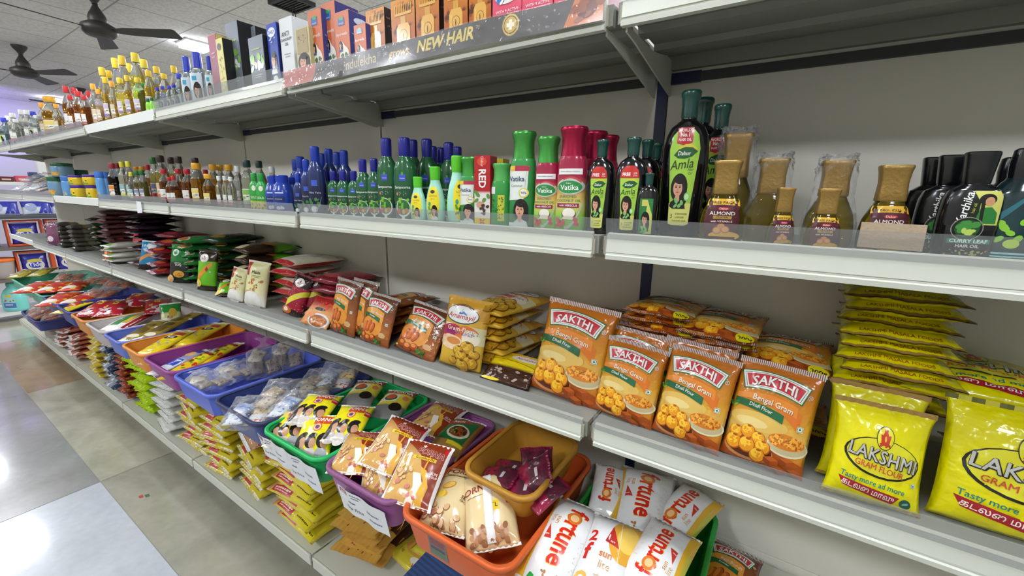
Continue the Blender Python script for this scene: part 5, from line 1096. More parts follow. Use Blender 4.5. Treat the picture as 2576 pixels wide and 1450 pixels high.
# slim shampoo-like hair oil bottle (flat oval, flip cap)
def slim(name, body, cap, art=(), h=.19, r=.03, aw=.05, ah=.12, az=.01, ry=.62):
    q = r*ry
    kind(name, h, r, [(0, r*.86, q*.86), (.004, r*.93, q*.93), (h*.3, r, q), (h*.52, r*.98, q), (h*.64, r*.90, q*.96), (h*.71, r*.72, q*.84), (h*.755, r*.52, q*.70), (h*.78, r*.43, q*.62)], body,
         [(h*.775, r*.43, q*.6), (h*.79, r*.45, q*.64), (h*.97, r*.47, q*.66), (h*.99, r*.44, q*.6), (h, r*.36, q*.5)], cap, art, aw, ah, az)
CAPB = mat('1f2186', .3); CAPB2 = mat('1c3aa8', .3)
SAM = [('e', '1a4a28', .05, .1, .3, .10), ('t', 'e8efe8', 'Sampoorna', .0, .60, .17, {'bold': .01}), ('r', '3a50c0', -.12, .72, .2, .84), ('e', '4a9a3a', .04, .85, .06, .03), ('t', 'e8ecf4', 'Parachute', .04, .765, .062, {'bold': .01}), ('e', 'c87a3a', -.25, .48, .05, .03), ('s', 'b8c8b8', -.15, .46, .2, .52, 8, .02, 3),
       ('e', 'e6ece0', .02, .22, .36, .17), ('e', '2a6a34', .02, .23, .31, .145), ('s', '7ab83a', -.3, .22, .3, .40, 10, .07, 4), ('e', 'c03028', -.2, .16, .1, .06), ('e', 'd8a83a', .05, .15, .08, .045), ('e', 'b8703a', .2, .17, .09, .05), ('e', 'e9efe9', .02, .02, .08, .05)]
GREENB = grad([(0, '14243a'), (.25, '19442e'), (.6, '1c5630'), (1, '215f36')], .2, coat=.3)
slim('green_hair_oil_bottle', GREENB, CAPB, SAM, aw=.056, ah=.135, az=.002)
slim('large_green_bottle', GREENB, CAPB, SAM, h=.25, r=.041, aw=.070, ah=.165, az=.002)
slim('navy_hair_oil_bottle', grad([(0, '0f1230'), (.5, '141c40'), (.75, '1a2c60'), (1, '203a7c')], .2, coat=.3), CAPB2, [('s', '3a7a3a', -.35, .1, .2, .36, 9, .13, 3), ('e', 'c8ccd4', -.1, .1, .22, .08), ('e', 'eef0f2', -.12, .1, .16, .055), ('t', 'c8d4e8', 'Aloe Vera', 0, .5, .17), ('r', '3a58c0', -.15, .66, .2, .8), ('p', '8a94b8', swoosh(.0, .35, .1, .4, .02, .04, -.1))], h=.21, aw=.055, ah=.13, az=.003)
slim('blue_oil_bottle', mat('1b3c9c', .25, coat=.3), CAPB2, [('r', '16285a', -.3, .48, .35, .64), ('t', 'd8dcec', 'Parachute', .0, .56, .115), ('r', 'c8d0e8', -.2, .76, .3, .80), ('e', 'dfe4f4', -.05, .17, .13, .06), ('p', 'dfe4f4', [(.05, .1), (.3, .12), (.26, .2), (.08, .26)])], h=.14, r=.03, aw=.055, ah=.10, az=.003)
kind('coconut_jar', .10, .03, [(0, .027, .024), (.004, .029, .026), (.055, .030, .027), (.075, .022, .02), (.082, .016, .015)], mat('1b3c9c', .25, coat=.3), [(.08, .017, .016), (.098, .018, .017), (.1, .016, .015)], CAPB2,
     [('r', '16285a', -.3, .45, .35, .65), ('t', 'd8dcec', 'Parachute', .0, .55, .115), ('r', 'c8d0e8', -.2, .8, .3, .86), ('e', 'dfe4f4', -.05, .15, .15, .08), ('p', 'dfe4f4', [(.08, .08), (.3, .1), (.26, .2), (.1, .26)])], .05, .06, .003)
# mint bottle with waist
MINT = mat('a6dfc6', .3, coat=.2); CAPG = mat('5cc42c', .3)
KES = [('e', 'ecd82a', 0, .48, .46, .47), ('e', '3a3418', -.02, .80, .16, .05), ('t', 'c89a20', 'ASWINI', 0, .68, .17, {'bold': .015}), ('t', '6a5a18', 'HAIR OIL', 0, .60, .08), ('e', '3a9a7a', -.24, .46, .1, .06), ('s', '4a9a3a', -.3, .2, -.1, .4, 6, .08, 3)] + lady(.1, .25, .42, .55)
kind('mint_bottle', .16, .036, [(0, .028, .020), (.003, .031, .022), (.03, .036, .024), (.06, .035, .024), (.09, .028, .021), (.11, .020, .017), (.125, .0165, .015)], MINT, [(.122, .0175, .0165), (.128, .0185, .0175), (.155, .0195, .0185), (.158, .019, .018), (.16, .017, .016)], CAPG, KES, .052, .105, .004)
# waisted Vatika style bottle, cap flared
def waisted(name, body, capm, art, h=.21, r=.032, aw=.056, ah=.135, az=.004):
    kind(name, h, r, [(0, r*.93, r*.66), (.004, r*.98, r*.7), (h*.16, r, r*.72), (h*.36, r*.94, r*.7), (h*.52, r*.94, r*.7), (h*.63, r*.92, r*.69), (h*.70, r*.86, r*.68), (h*.725, r*.80, r*.66)], body,
         [(h*.725, r*.80, r*.66), (h*.80, r*.74, r*.64), (h*.90, r*.74, r*.66), (h*.965, r*.86, r*.74), (h*.985, r*.86, r*.74), (h, r*.80, r*.7)], capm, art, aw, ah, az, ne=2.4)
MG = mat('4ea64c', .26, metal=.6); MR = mat('a61c40', .26, metal=.6)
VG = [('p', 'e6ece4', [(-.5, .42), (.2, .45), (.32, .62), (.36, .98), (-.5, .98)]), ('r', 'b0304a', -.42, .90, .38, .985), ('r', 'e6c02c', -.42, .90, -.2, .985), ('p', '9c7a5c', swoosh(.18, .28, .4, .9, .06, .03, .0)), ('t', '1d3a6a', 'Vatika', -.12, .77, .27, {'bold': .012}), ('t', '3a5a4a', 'Coconut', -.12, .66, .14), ('e', 'e0d060', .18, .55, .20, .08), ('e', 'f0f0e8', .18, .55, .15, .06), ('t', '3a3a20', '90%', .18, .55, .13, {'bold': .01})] + lady(.06, .24, .62, .42, shirt='c8d8d8') + [('r', 'd8e4e0', -.46, .0, .3, .06)]
VR = [('r', 'eef0ec', -.40, .83, .44, .915), ('t', '5a4a4a', 'EXTRA HAIRFALL CONTROL', .02, .872, .052, {'bold': .01}), ('e', 'c9ccc8', .04, .655, .48, .125), ('p', 'c84a4a', swoosh(-.2, .42, .75, .72, .02, .035, .05)), ('e', '2f8a44', .02, .645, .43, .095), ('t', 'f4f6f2', 'Vatika', .02, .635, .26, {'bold': .012}), ('t', 'f4f6f2', 'Dabur', .0, .70, .08),
      ('t', '3a7a50', 'ENRICHED', -.02, .50, .13, {'bold': .008}), ('t', '3a7a50', 'COCONUT OIL', -.0, .44, .125, {'bold': .015}), ('r', '8a1c40', -.42, .335, .38, .40), ('t', 'f0e6ea', 'with HIBISCUS', .0, .367, .105, {'bold': .015}),
      ('e', '6a4a34', .04, .24, .26, .085), ('e', 'efe9dc', .04, .255, .23, .075), ('p', 'ece4c8', swoosh(-.3, .34, .10, .10, .01, .03, .12)), ('p', 'b9bcb8', swoosh(-.1, .5, .02, .4, .06, .05, -.1)), ('s', 'c8202c', -.38, .06, -.14, .17, 6, .09, 3), ('s', 'c8202c', .16, .08, .36, .18, 5, .08, 5), ('e', '6a1018', -.26, .12, .04, .03)]
waisted('green_coconut_bottle', grad([(0, '1d6a34'), (.5, '2c8a44'), (1, '3a9a4c')], .25, coat=.3), MG, VG)
waisted('red_coconut_bottle', grad([(0, '62b82c'), (.18, '7cc43a'), (.36, 'd8cc70'), (.55, 'd0a058'), (.72, 'a82a48'), (1, 'a01a40')], .25, coat=.3), MR, VR)
waisted('red_bottle_green_cap', grad([(0, '62b82c'), (.18, '7cc43a'), (.36, 'd8cc70'), (.55, 'd0a058'), (.72, 'a82a48'), (1, 'a01a40')], .25, coat=.3), MG, VR)
waisted('plain_green_bottle', grad([(0, '2c8a3a'), (1, '3a9a48')], .28, coat=.2), mat('5ab05a', .3), [('r', 'c9c83a', -.05, .1, .3, .75), ('s', '1d5a24', -.4, .15, .25, .7, 60, .035, 3), ('r', 'e6e6e2', -.46, .78, -.2, .95)])
# black amla bottle: round shoulder, short neck
BLK = mat('0c0d10', .12, coat=.6); CAPD = mat('17443c', .25, coat=.3)
def amla(free):
    o = [('p', 'a2cf48', [(-.30, .14), (.30, .14), (.36, .34), (.46, .78), (.38, .92), (.2, .985), (-.2, .985), (-.38, .92), (-.46, .78), (-.36, .34)]), ('p', 'd8d878', [(-.31, .0), (-.2, -.015), (.2, -.015), (.31, .0), (.34, .22), (-.34, .22)])]
    if free: o += [('p', 'c02a22', [(-.46, .80), (.46, .80), (.40, .92), (.2, .99), (-.2, .99), (-.40, .92)]), ('t', 'f4ece6', 'FREE', -.16, .855, .19, {'bold': .03}), ('t', 'f0e0d8', '22%', .26, .87, .10, {'bold': .02}), ('t', 'f0e0d8', 'EXTRA', .26, .835, .06, {'bold': .02})]
    else: o += [('p', 'b8242c', [(-.26, .835), (0, .81), (.22, .84), (.22, .995), (-.26, .995)]), ('t', 'f4ece6', "WORLD'S", -.02, .965, .105, {'bold': .02}), ('t', 'f4ece6', 'No.1', -.02, .92, .15, {'bold': .03}), ('t', 'f4ece6', 'HAIR OIL', -.02, .87, .095, {'bold': .02})]
    v = .70 if free else .735
    o += [leaf('d8c83a', .05, v+.02, .34, .5, .15), leaf('1d5a2c', .04, v, .36, .42, .12), ('t', 'f0f2ea', 'Dabur', .0, v-.003, .15, {'bold': .012, 'shear': .15}), ('t', '2a4420', 'Amla', -.03, v-.115, .34, {'shear': .25, 'rot': .10, 'bold': .005}), ('t', '3a5428', 'Hair', .24, v-.165, .10, {'shear': .2}), ('t', '3a5428', 'Oil', .22, v-.205, .10, {'shear': .2})]
    o += lady(-.08, .36, .52, .40, shirt='1a1412') + [('s', '7ac06a', -.14, .19, .06, .27, 6, .06, 3), ('e', '8ad070', .2, .29, .09, .045), ('e', 'c8e8b0', .2, .29, .06, .03), ('p', 'd8d878', [(-.31, .0), (-.2, -.015), (.2, -.015), (.31, .0), (.33, .17), (.1, .13), (-.1, .13), (-.33, .19)]), ('t', '4a5420', '3', -.22, .08, .16), ('t', '4a4a20', 'STRONGER', .08, .105, .07, {'bold': .01}), ('t', '4a4a20', 'LONGER', .04, .07, .07, {'bold': .01}), ('t', '4a4a20', 'THICKER HAIR', .02, .032, .065, {'bold': .01})]
    return o
def round_oil(name, h, r, art, aw, ah, az, ry=.62):
    kind(name, h, r, [(0, r*.80, r*.80*ry), (.004, r*.92, r*.92*ry), (h*.04, r*.90, r*.9*ry), (h*.10, r*.94, r*.94*ry), (h*.45, r, r*ry), (h*.62, r*.98, r*ry), (h*.70, r*.90, r*.94*ry), (h*.76, r*.72, r*.84*ry), (h*.795, r*.45, r*.68*ry), (h*.81, r*.34, r*.54*ry), (h*.83, r*.33, r*.53*ry)], BLK,
         [(h*.82, r*.34, r*.56*ry), (h*.835, r*.36, r*.58*ry), (h*.90, r*.36, r*.58*ry), (h*.955, r*.40, r*.62*ry), (h*.965, r*.43, r*.66*ry), (h*.99, r*.43, r*.66*ry), (h, r*.38, r*.6*ry)], CAPD, art, aw, ah, az, seg=36)
round_oil('black_hair_oil_bottle', .18, .036, amla(True), .045, .118, .012)
round_oil('large_black_bottle', .27, .052, amla(False), .072, .178, .026)
round_oil('small_black_bottle', .12, .026, [('r', '2a7a3a', -.46, .0, .46, .95), ('p', 'c9cf6a', [(-.1, 0), (.46, 0), (.46, .5), (.1, .9)]), ('r', 'c8c060', -.3, .75, .1, .92)] + lady(-.02, .36, .6, .5, shirt='141212') + [('s', '7ac06a', -.2, .06, .1, .2, 7, .1, 3)], .034, .07, .006)
# almond bottle: broad foot, square gold cap
GOLD = mat('94763c', .36, metal=.45, bump=.1, bscale=200); AMB = oil('a08a1c', .97)
def almond(sticker):
    return [('p', '4a1020', [(-.42, .06), (.42, .06), (.48, .5), (.36, .90), (-.36, .90), (-.48, .5)]), ('p', 'd8a82c', [(-.44, .80), (.44, .80), (.40, .98), (-.40, .98)]), ('t', '3a2410', sticker, 0, .885, .125 if len(sticker) < 10 else .11, {'bold': .008}), ('p', '4a1020', band(-.43, .43, .76, .10, .03)), ('e', 'b0242c', .02, .745, .16, .04), ('t', 'f0e0d8', 'Dabur', .02, .745, .09), ('t', 'f0e8e0', 'ALMOND', .0, .63, .16, {'bold': .01}), ('r', 'a8883a', -.24, .50, .26, .575), ('t', '4a2410', 'PROTEIN', .01, .538, .08, {'bold': .01}), ('t', 'f0e4dc', 'with VITAMIN-E', 0, .44, .085, {'bold': .01}),
            ('e', 'd8a83a', .1, .10, .42, .11), ('e', '7a1a2c', .0, .30, .2, .08), ('e', 'b9783a', -.1, .22, .12, .09, .6), ('e', 'd8a060', -.1, .225, .09, .065, .6), ('e', 'b9783a', .12, .25, .12, .085, -.6), ('e', 'd8a060', .12, .255, .09, .06, -.6), ('e', 'c98a4a', .0, .33, .10, .06, .2), ('r', '4a1020', -.40, .02, .40, .08)]
def square_cap(name, art, h=.15, r=.036, cov=None):
    ex = None
    if cov:
        def ex(root):
            bm = loft(smooth_prof([(0.001, r*1.04, r*.66), (h*.3, r*1.06, r*.70), (h*.6, r*.80, r*.62), (h*.8, r*.78, r*.66), (h*.96, r*.74, r*.60), (h*1.03, r*.64, r*.40), (h*1.06, r*.70, r*.16)], 3), 2.6, 40, cap_top=False, cap_bot=False)
            rr_ = random.Random(9)
            for v in bm.verts: v.co += Vector((rr_.uniform(-1, 1), rr_.uniform(-1, 1), rr_.uniform(-1, 1)))*.0016*(1+2*(v.co.z > h*.9))
            obj('shrink_wrap', bm, film('e8e8ea', .02, .04, .9, 40), root, smooth=True)
    kind(name, h, r, [(0, r*.9, r*.55), (.004, r*.97, r*.6), (h*.2, r, r*.62), (h*.38, r*.90, r*.58), (h*.52, r*.66, r*.52), (h*.57, r*.56, r*.47), (h*.60, r*.52, r*.44)], AMB,
         [(h*.59, r*.55, r*.46), (h*.61, r*.57, r*.48), (h*.80, r*.53, r*.45), (h*.93, r*.58, r*.48), (h*.985, r*.63, r*.50), (h, r*.60, r*.46)], GOLD, art, r*1.6, h*.52, .004, ne=2.8, cne=4.5, seg=36, extra=ex)
square_cap('almond_oil_bottle', almond('FREE PACK')); square_cap('wrapped_almond_bottle', (), cov=True); square_cap('priced_almond_bottle', almond('₹40/- ₹33/-'))
# black herbal bottle, slanted shoulders
KAR = [('e', '0d1a10', -.15, .72, .36, .23), ('r', '0c0d10', -.5, .46, -.12, .98), ('p', 'd0d06a', [(.0, .48), (.46, .48), (.47, .9), (.40, .97), (-.1, .97), (.06, .80), (.06, .65)]), ('t', 'f0f0ec', 'Karthika', -.20, .72, .24, {'rot': PI/2-.1, 'shear': .2, 'bold': .015}), ('t', 'c8c83a', 'hair oil', -.04, .72, .09, {'rot': PI/2-.1}),
       ('e', '16120f', .18, .85, .16, .08), ('e', 'c8946c', .22, .82, .09, .065), ('p', '2c7a34', [(.0, .5), (.42, .5), (.40, .66), (.28, .74), (.08, .73)]), ('p', '17110e', swoosh(.12, .10, .86, .52, .05, .03, .0)), ('p', '17110e', [(.06, .86), (.13, .86), (.16, .52), (.10, .52)]),
       ('c', '8a8a80', -.08, .42, .30), ('c', '0c120c', -.08, .42, .28), ('c', '1f4a24', -.08, .42, .23), ('s', '3f8a3a', -.24, .38, .08, .5, 14, .09, 4), ('s', 'b8d060', -.2, .35, .06, .40, 8, .07, 6), ('r', '2c7a64', -.40, .20, .40, .27), ('t', 'dfeee6', 'CURRY LEAF', 0, .235, .125, {'bold': .03}), ('t', 'e8e8e4', 'HAIR OIL', 0, .16, .11, {'bold': .03}), ('s', 'a8a860', -.4, .02, .4, .1, 24, .03, 6)]
kind('black_herbal_bottle', .19, .042, [(0, .036, .024), (.004, .040, .026), (.06, .042, .027), (.105, .040, .027), (.122, .034, .025), (.13, .024, .020), (.133, .02, .018)], BLK, [(.132, .017, .016), (.135, .018, .017), (.18, .022, .018), (.188, .0225, .018), (.19, .021, .016)], mat('0e0f12', .25, coat=.4), KAR, .070, .122, .003, ne=3., cne=3.2, seg=36)
kind('teal_herbal_bottle', .20, .044, [(0, .036, .024), (.004, .041, .026), (.08, .044, .027), (.12, .038, .026), (.14, .026, .021), (.148, .02, .018)], grad([(0, '10302e'), (.5, '12383c'), (1, '0e1a20')], .15, coat=.5), [(.145, .019, .016), (.17, .021, .017), (.197, .019, .015), (.2, .015, .012)], mat('0e1014', .2, coat=.4),
     [('s', '8ac83a', -.3, .25, .3, .5, 10, .10, 3), ('e', 'b8d84a', .0, .2, .16, .06), ('r', '9ad0d8', -.4, .06, .4, .085), ('r', '9ad0d8', -.4, .02, .4, .04), ('p', '2a6a78', swoosh(-.4, .4, .5, .98, .12, .03, .0))], .07, .14, .003)
# clear oil bottles of the top and second shelf
def oilb(name, c, capc, h=.2, r=.03, fill=.72, art=None, neck=.4, capr=.46, clear='dfe0d8', ridged=True):
    pts = [(0, r*.88, r*.88), (.004, r*.98, r*.98)]
    if ridged:
        for k in range(5): pts += [(h*(.08+.09*k), r, r), (h*(.115+.09*k), r*.95, r*.95)]
    pts += [(h*.55, r, r), (h*.64, r*.92, r*.92), (h*.74, r*.66, r*.66), (h*.82, r*neck, r*neck), (h*.88, r*neck, r*neck)]
    kind(name, h, r, pts, oil(c, fill, clear), [(h*.86, r*capr, r*capr), (h*.9, r*capr*1.04, r*capr*1.04), (h*.985, r*capr, r*capr), (h, r*capr*.9, r*capr*.9)], mat(capc, .35), art if art is not None else (), r*1.7, h*.3, h*.12, seg=20, flute=1)
LBL = lambda a, b, c='e6e4dc': [('r', c, -.5, 0, .5, 1), ('r', a, -.5, .55, .5, .95), ('r', b, -.5, .02, .5, .25), ('e', a, .0, .38, .25, .12), ('s', '5a5a58', -.35, .28, .35, .5, 8, .03, 2)]
oilb('golden_oil_bottle', 'e4c44c', 'e6c030', art=LBL('c8b8d0', '8a78a0'))
oilb('yellow_oil_bottle', 'e8dc54', 'e8cc34', art=LBL('d8c8d8', '9a86a8'))
oilb('amber_oil_bottle', 'b06a14', 'c02a2c', art=LBL('e4e0dc', 'b06a70'))
oilb('pale_oil_bottle', 'd0b070', 'f0a838', fill=.6, art=LBL('d8c8a8', 'b89a78'))
oilb('dark_syrup_bottle', '2a1712', '8a1f2c', art=LBL('d8882c', 'd8c8b0'))
oilb('clear_bottle_yellow_cap', 'c8c8b4', 'd8d040', art=LBL('8ab0b8', 'c8d060'))
oilb('clear_bottle_white_cap', 'c8ccc0', 'e4e6e4', art=LBL('e6e8e2', 'c84a50'))
oilb('olive_bottle_dark_cap', 'b0a040', '3a2622', art=LBL('d8b890', 'c8704a'), capr=.52)
oilb('amber_bottle_yellow_cap', 'b8801c', 'e0a428', art=LBL('e8d070', 'b89028'), capr=.6)
oilb('amber_bottle_orange_cap', '9a5a14', 'e0962c', art=LBL('e6e0d4', 'b83c40'), capr=.6)
oilb('red_capped_bottle', '9c5a1c', 'b8202c', art=LBL('e6e2da', 'c83a44'))
oilb('green_capped_bottle', 'a8a060', '2a6a34', art=LBL('8088b0', 'c84048'), capr=.55)
oilb('clear_bottle_green_cap', 'c0c4ac', '16342c', art=LBL('8ab858', 'a8b090'), capr=.5)
oilb('clear_bottle_blue_cap', 'b8c8d0', '2c3cb8', art=[('r', 'a8c0dc', -.5, 0, .5, 1), ('r', 'e0d040', -.4, .7, .4, .95)]+lady(.02, .3, .7, 1.2), capr=.5, fill=.9)
slim('green_yellow_bottle', grad([(0, 'd8d030'), (.3, 'dcd82c'), (.34, '2a9c3c'), (1, '2fa444')], .25, coat=.3), mat('2a9a40', .3), [('e', 'e8e4d0', .1, .8, .2, .1), ('s', '8a5a20', -.3, .05, .3, .3, 5, .1, 3), ('t', 'd8e8c0', 'GOLD', 0, .45, .24, {'bold': .02})], h=.14, aw=.05, ah=.1, az=.003)
slim('light_green_bottle', mat('8fc86a', .3, coat=.2), mat('3fae34', .3), [('e', 'c8e0a0', 0, .5, .4, .3), ('e', 'c03028', -.2, .2, .2, .12)], h=.16, aw=.05, ah=.1, az=.003)
slim('small_lime_bottle', mat('8ad03c', .3, coat=.2), mat('16602c', .3), [('e', 'a8e060', 0, .3, .4, .25), ('e', '8a2a20', .1, .1, .2, .1)], h=.09, r=.02, aw=.034, ah=.05, az=.003)
kind('large_clear_bottle', .17, .032, [(0, .028, .02), (.004, .031, .022), (.1, .032, .022), (.115, .026, .019), (.12, .015, .014)], glassy('ccd8dc'), [(.12, .017, .016), (.168, .016, .015), (.17, .014, .013)], mat('2438b4', .3), [('r', 'c8d4dc', -.5, 0, .5, 1), ('r', '3a9ac0', -.3, .75, .1, .9)]+lady(.05, .36, .7, .6, shirt='d8c8d8'), .05, .095, .006, ne=3)
# jars
def jar(name, c, lid, h=.12, r=.045, art=()):
    kind(name, h, r, [(0, r*.93, r*.93), (.004, r*.98, r*.98), (h*.72, r, r), (h*.78, r*.92, r*.92)], mat(c, .25, coat=.4), [(h*.77, r*.98, r*.98), (h*.8, r, r), (h*.97, r, r), (h, r*.96, r*.96)], mat(lid, .35), art, r*1.6, h*.6, h*.08, seg=24, flute=1, capname='lid')
jar('green_lidded_jar', '7a9cb0', '1f5a34', art=[('r', '6a98c0', -.5, .4, .5, 1), ('r', 'd8b048', -.5, 0, .5, .4), ('s', 'd88a2c', -.5, .1, .5, .5, 10, .08, 3)])
jar('blue_lidded_jar', '5a90c8', '3a6ab8', art=[('r', '5a98d0', -.5, 0, .5, 1), ('s', 'd8a83a', -.4, .0, .4, .3, 8, .09, 3)])
jar('purple_lidded_jar', 'd8b820', '4a2c8a', h=.08, r=.034, art=[('r', 'e0c020', -.5, 0, .5, 1), ('s', '3a2a20', -.4, .3, .4, .8, 5, .08, 3), ('p', '6a9a24', [(-.5, 0), (.5, 0), (.5, .25), (-.5, .3)])])

# ---------------------------------------------------------------- second shelf
def row(lev, key, group, items, cat='bottle', rz=0., kx=1., zb=None):
    for B, lab in items: put(key, B, lev, lab, cat, group, rz=rz, kx=kx, zb=zb)
D = 'black amla hair oil bottles'
row(2, 'black_hair_oil_bottle', D, [((-0.024,0.045,1.457,0.025), 'black oil bottle with red FREE patch, nearest the red bottles'), ((0.032,0.040,1.457,0.027), 'black oil bottle with red FREE patch, right of the shelf joint'), ((0.032,0.120,1.462,0.026), 'black oil bottle behind the second red FREE bottle'), ((0.030,0.190,1.464,0.026), 'black oil bottle farthest back near the blue upright')], rz=.12)
put('small_black_bottle', (0.065,0.030,1.4,0.017), 2, 'small black bottle with green label between two larger black ones', group=D, rz=.1)
put('large_black_bottle', (0.107,0.075,1.527,0.035), 2, 'largest black bottle with light green label and dark green cap', group=D, rz=.12)
put('large_black_bottle', (0.104,0.200,1.539,0.041), 2, 'large black bottle hidden directly behind the largest one', group=D, rz=.1)
put('large_black_bottle', (0.142,0.165,1.519,0.032), 2, 'large black bottle behind the gold capped bottles', group=D, rz=.05)
V = 'waisted coconut oil bottles'
put('green_coconut_bottle', (-0.187,0.050,1.48,0.028), 2, 'tall green and white waisted bottle with green metallic cap', group=V, rz=.15)
put('red_bottle_green_cap', (-0.130,0.045,1.467,0.025), 2, 'red and green waisted bottle with a green metallic cap', group=V, rz=.15)
put('red_coconut_bottle', (-0.079,0.045,1.481,0.029), 2, 'tall red waisted bottle with red cap, foremost of the red ones', group=V, rz=.15)
put('red_coconut_bottle', (-0.074,0.125,1.483,0.030), 2, 'red waisted bottle behind the foremost red one', group=V)
put('red_coconut_bottle', (-0.073,0.190,1.483,0.029), 2, 'red waisted bottle farthest back beside the black bottles', group=V)
put('green_coconut_bottle', (-0.320,0.050,1.437,0.024), 2, 'shorter green and white waisted bottle left of the red carton', group=V, rz=.2)
put('plain_green_bottle', (-0.242,0.055,1.423,0.023), 2, 'green bottle turned to its printed back, right of red carton', group=V, rz=.2)
x, y, zt, r = (-0.280,0.050,1.436,0.015)
carton('red_toothpaste_carton', .036, .03, .15, grad([(0, 'e0c020'), (.10, 'e0c020'), (.11, 'e6e2dc'), (.46, 'e4e0d8'), (.5, 'b02028'), (1, 'b8242c')], .25), mat('9c1c24', .3), [('t', 'f4efe8', 'RED', .0, .68, .62, {'rot': -PI/2, 'bold': .03}), ('e', 'd8482c', .0, .92, .3, .06), ('t', 'f0e4d8', 'Dabur', .0, .92, .24, {'rot': -PI/2}), ('s', '5a8a3a', -.4, .36, .4, .5, 6, .14, 3), ('e', 'c89a80', -.1, .30, .25, .05), ('s', '4a2a20', -.1, .16, .4, .3, 10, .1, 4), ('t', 'b02028', '20', .0, .05, .4, {'rot': -PI/2, 'bold': .02})])
place('red_toothpaste_carton', (x, y, ZS[2]+.002), .12, 0, 0, (1.05, 1, (zt-ZS[2])/.15), 'red and white toothpaste carton standing on end between green bottles', 'carton')
carton('yellow_carton', .04, .03, .14, mat('d8c030', .3), mat('c0a828', .3), [('r', '5a4a20', -.4, .8, .4, .84)])
x, y, zt, r = (-0.290,0.110,1.435,0.013)
place('yellow_carton', (x, y, ZS[2]+.002), .1, 0, 0, (1, 1, (zt-ZS[2])/.14), 'yellow carton peeking out behind the green bottle', 'carton')
A = 'gold capped almond oil bottles'
put('wrapped_almond_bottle', (0.178,0.115,1.463,0.035), 2, 'tall plastic wrapped gold capped bottle, leftmost of the gold capped row', group=A, rz=.1)
put('almond_oil_bottle', (0.176,0.045,1.417,0.031), 2, 'gold capped oil bottle reading FREE PACK, leftmost front one', group=A, rz=.1)
put('wrapped_almond_bottle', (0.233,0.080,1.421,0.032), 2, 'plastic wrapped gold capped bottle, second from the left', group=A, rz=.12)
put('almond_oil_bottle', (0.254,0.022,1.378,0.017), 2, 'small gold capped bottle in front of the second wrapped one', group=A, rz=.3)
put('wrapped_almond_bottle', (0.309,0.075,1.416,0.030), 2, 'plastic wrapped gold capped bottle, right one of the wrapped', group=A, rz=.1)
put('almond_oil_bottle', (0.302,0.018,1.377,0.020), 2, 'small gold capped bottle in front of the right wrapped one', group=A, rz=.12)
put('priced_almond_bottle', (0.368,0.055,1.407,0.027), 2, 'gold capped bottle with price sticker behind the cardboard piece', group=A, rz=.1)
bm = bmesh.new(); bx(bm, -.06, -.0015, 0, .06, .0015, .06); bmesh.ops.bevel(bm, geom=bm.edges[:], offset=.0006, segments=1, affect='EDGES')
o = obj('cardboard_piece', bm, mat('a8957c', .85, bump=.15, bscale=120)); o.location = (0.369,0.004,1.305); o.rotation_euler = (-.12, .02, .02); o.scale = (.51, 1, .52); tag(o, 'plain brown cardboard piece propped before the priced bottle', 'cardboard')
K = 'black herbal hair oil bottles'
put('black_herbal_bottle', (0.440,0.045,1.42,0.027), 2, 'black herbal bottle with woman and green leaves on its label', group=K, rz=.08)
put('black_herbal_bottle', (0.426,0.085,1.42,0.027), 2, 'black herbal bottle second in line behind the front one', group=K, rz=.0)
put('black_herbal_bottle', (0.420,0.130,1.421,0.028), 2, 'black herbal bottle third in line, mostly hidden', group=K, rz=.0)
put('teal_herbal_bottle', (0.477,0.050,1.423,0.026), 2, 'dark teal bottle cut by the right edge of the photo', group=K, rz=.05)
put('teal_herbal_bottle', (0.492,0.130,1.419,0.030), 2, 'dark teal bottle behind the one at the right edge', group=K, rz=.05)
M = 'mint green bottles with lime caps'
row(2, 'mint_bottle', M, [((-0.463,0.035,1.398,0.020), 'smallest mint green bottle with yellow oval label'), ((-0.418,0.045,1.42,0.023), 'mint green bottle with large yellow portrait label'), ((-0.497,0.100,1.4,0.020), 'mint green bottle behind the smallest one'), ((-0.446,0.110,1.42,0.023), 'mint green bottle behind the portrait label one')], rz=.3)
put('mint_bottle', (-0.353,0.045,1.441,0.024), 2, 'tallest mint green bottle turned sideways, bare side showing', group=M, rz=1.15)
GB = 'large dark green bottles with indigo caps'
row(2, 'large_green_bottle', GB, [((-0.576,0.045,1.489,0.028), 'large dark green bottle, leftmost of the tall pair'), ((-0.508,0.040,1.486,0.030), 'large dark green bottle with full label, right of the pair'), ((-0.495,0.100,1.489,0.028), 'large dark green bottle behind the mint bottles'), ((-0.434,0.110,1.479,0.026), 'large dark green bottle behind the tallest mint bottle'),
    ((-0.585,0.140,1.496,0.029), 'dark green bottle hidden behind the labelled large one'), ((-0.562,0.190,1.484,0.026), 'dark green bottle at the back between the tall ones'), ((-0.561,0.220,1.483,0.027), 'dark green bottle at the back, left of the cap behind the mint bottles'), ((-0.476,0.190,1.479,0.026), 'dark green bottle farthest right at the back')], rz=.3)
SG = 'small green bottles with indigo caps'
row(2, 'green_hair_oil_bottle', SG, [((-0.855,0.060,1.418,0.018), 'small green bottle, first of the short row'), ((-0.801,0.050,1.417,0.020), 'small green bottle, second of the short row'), ((-0.745,0.040,1.416,0.020), 'small green bottle, third of the short row'), ((-0.707,0.045,1.415,0.019), 'small green bottle, fourth of the short row'), ((-0.668,0.045,1.443,0.022), 'medium green bottle, left of the two medium ones'), ((-0.630,0.050,1.444,0.021), 'medium green bottle, right of the two medium ones')], rz=.4)
NB = 'navy and blue oil bottles'
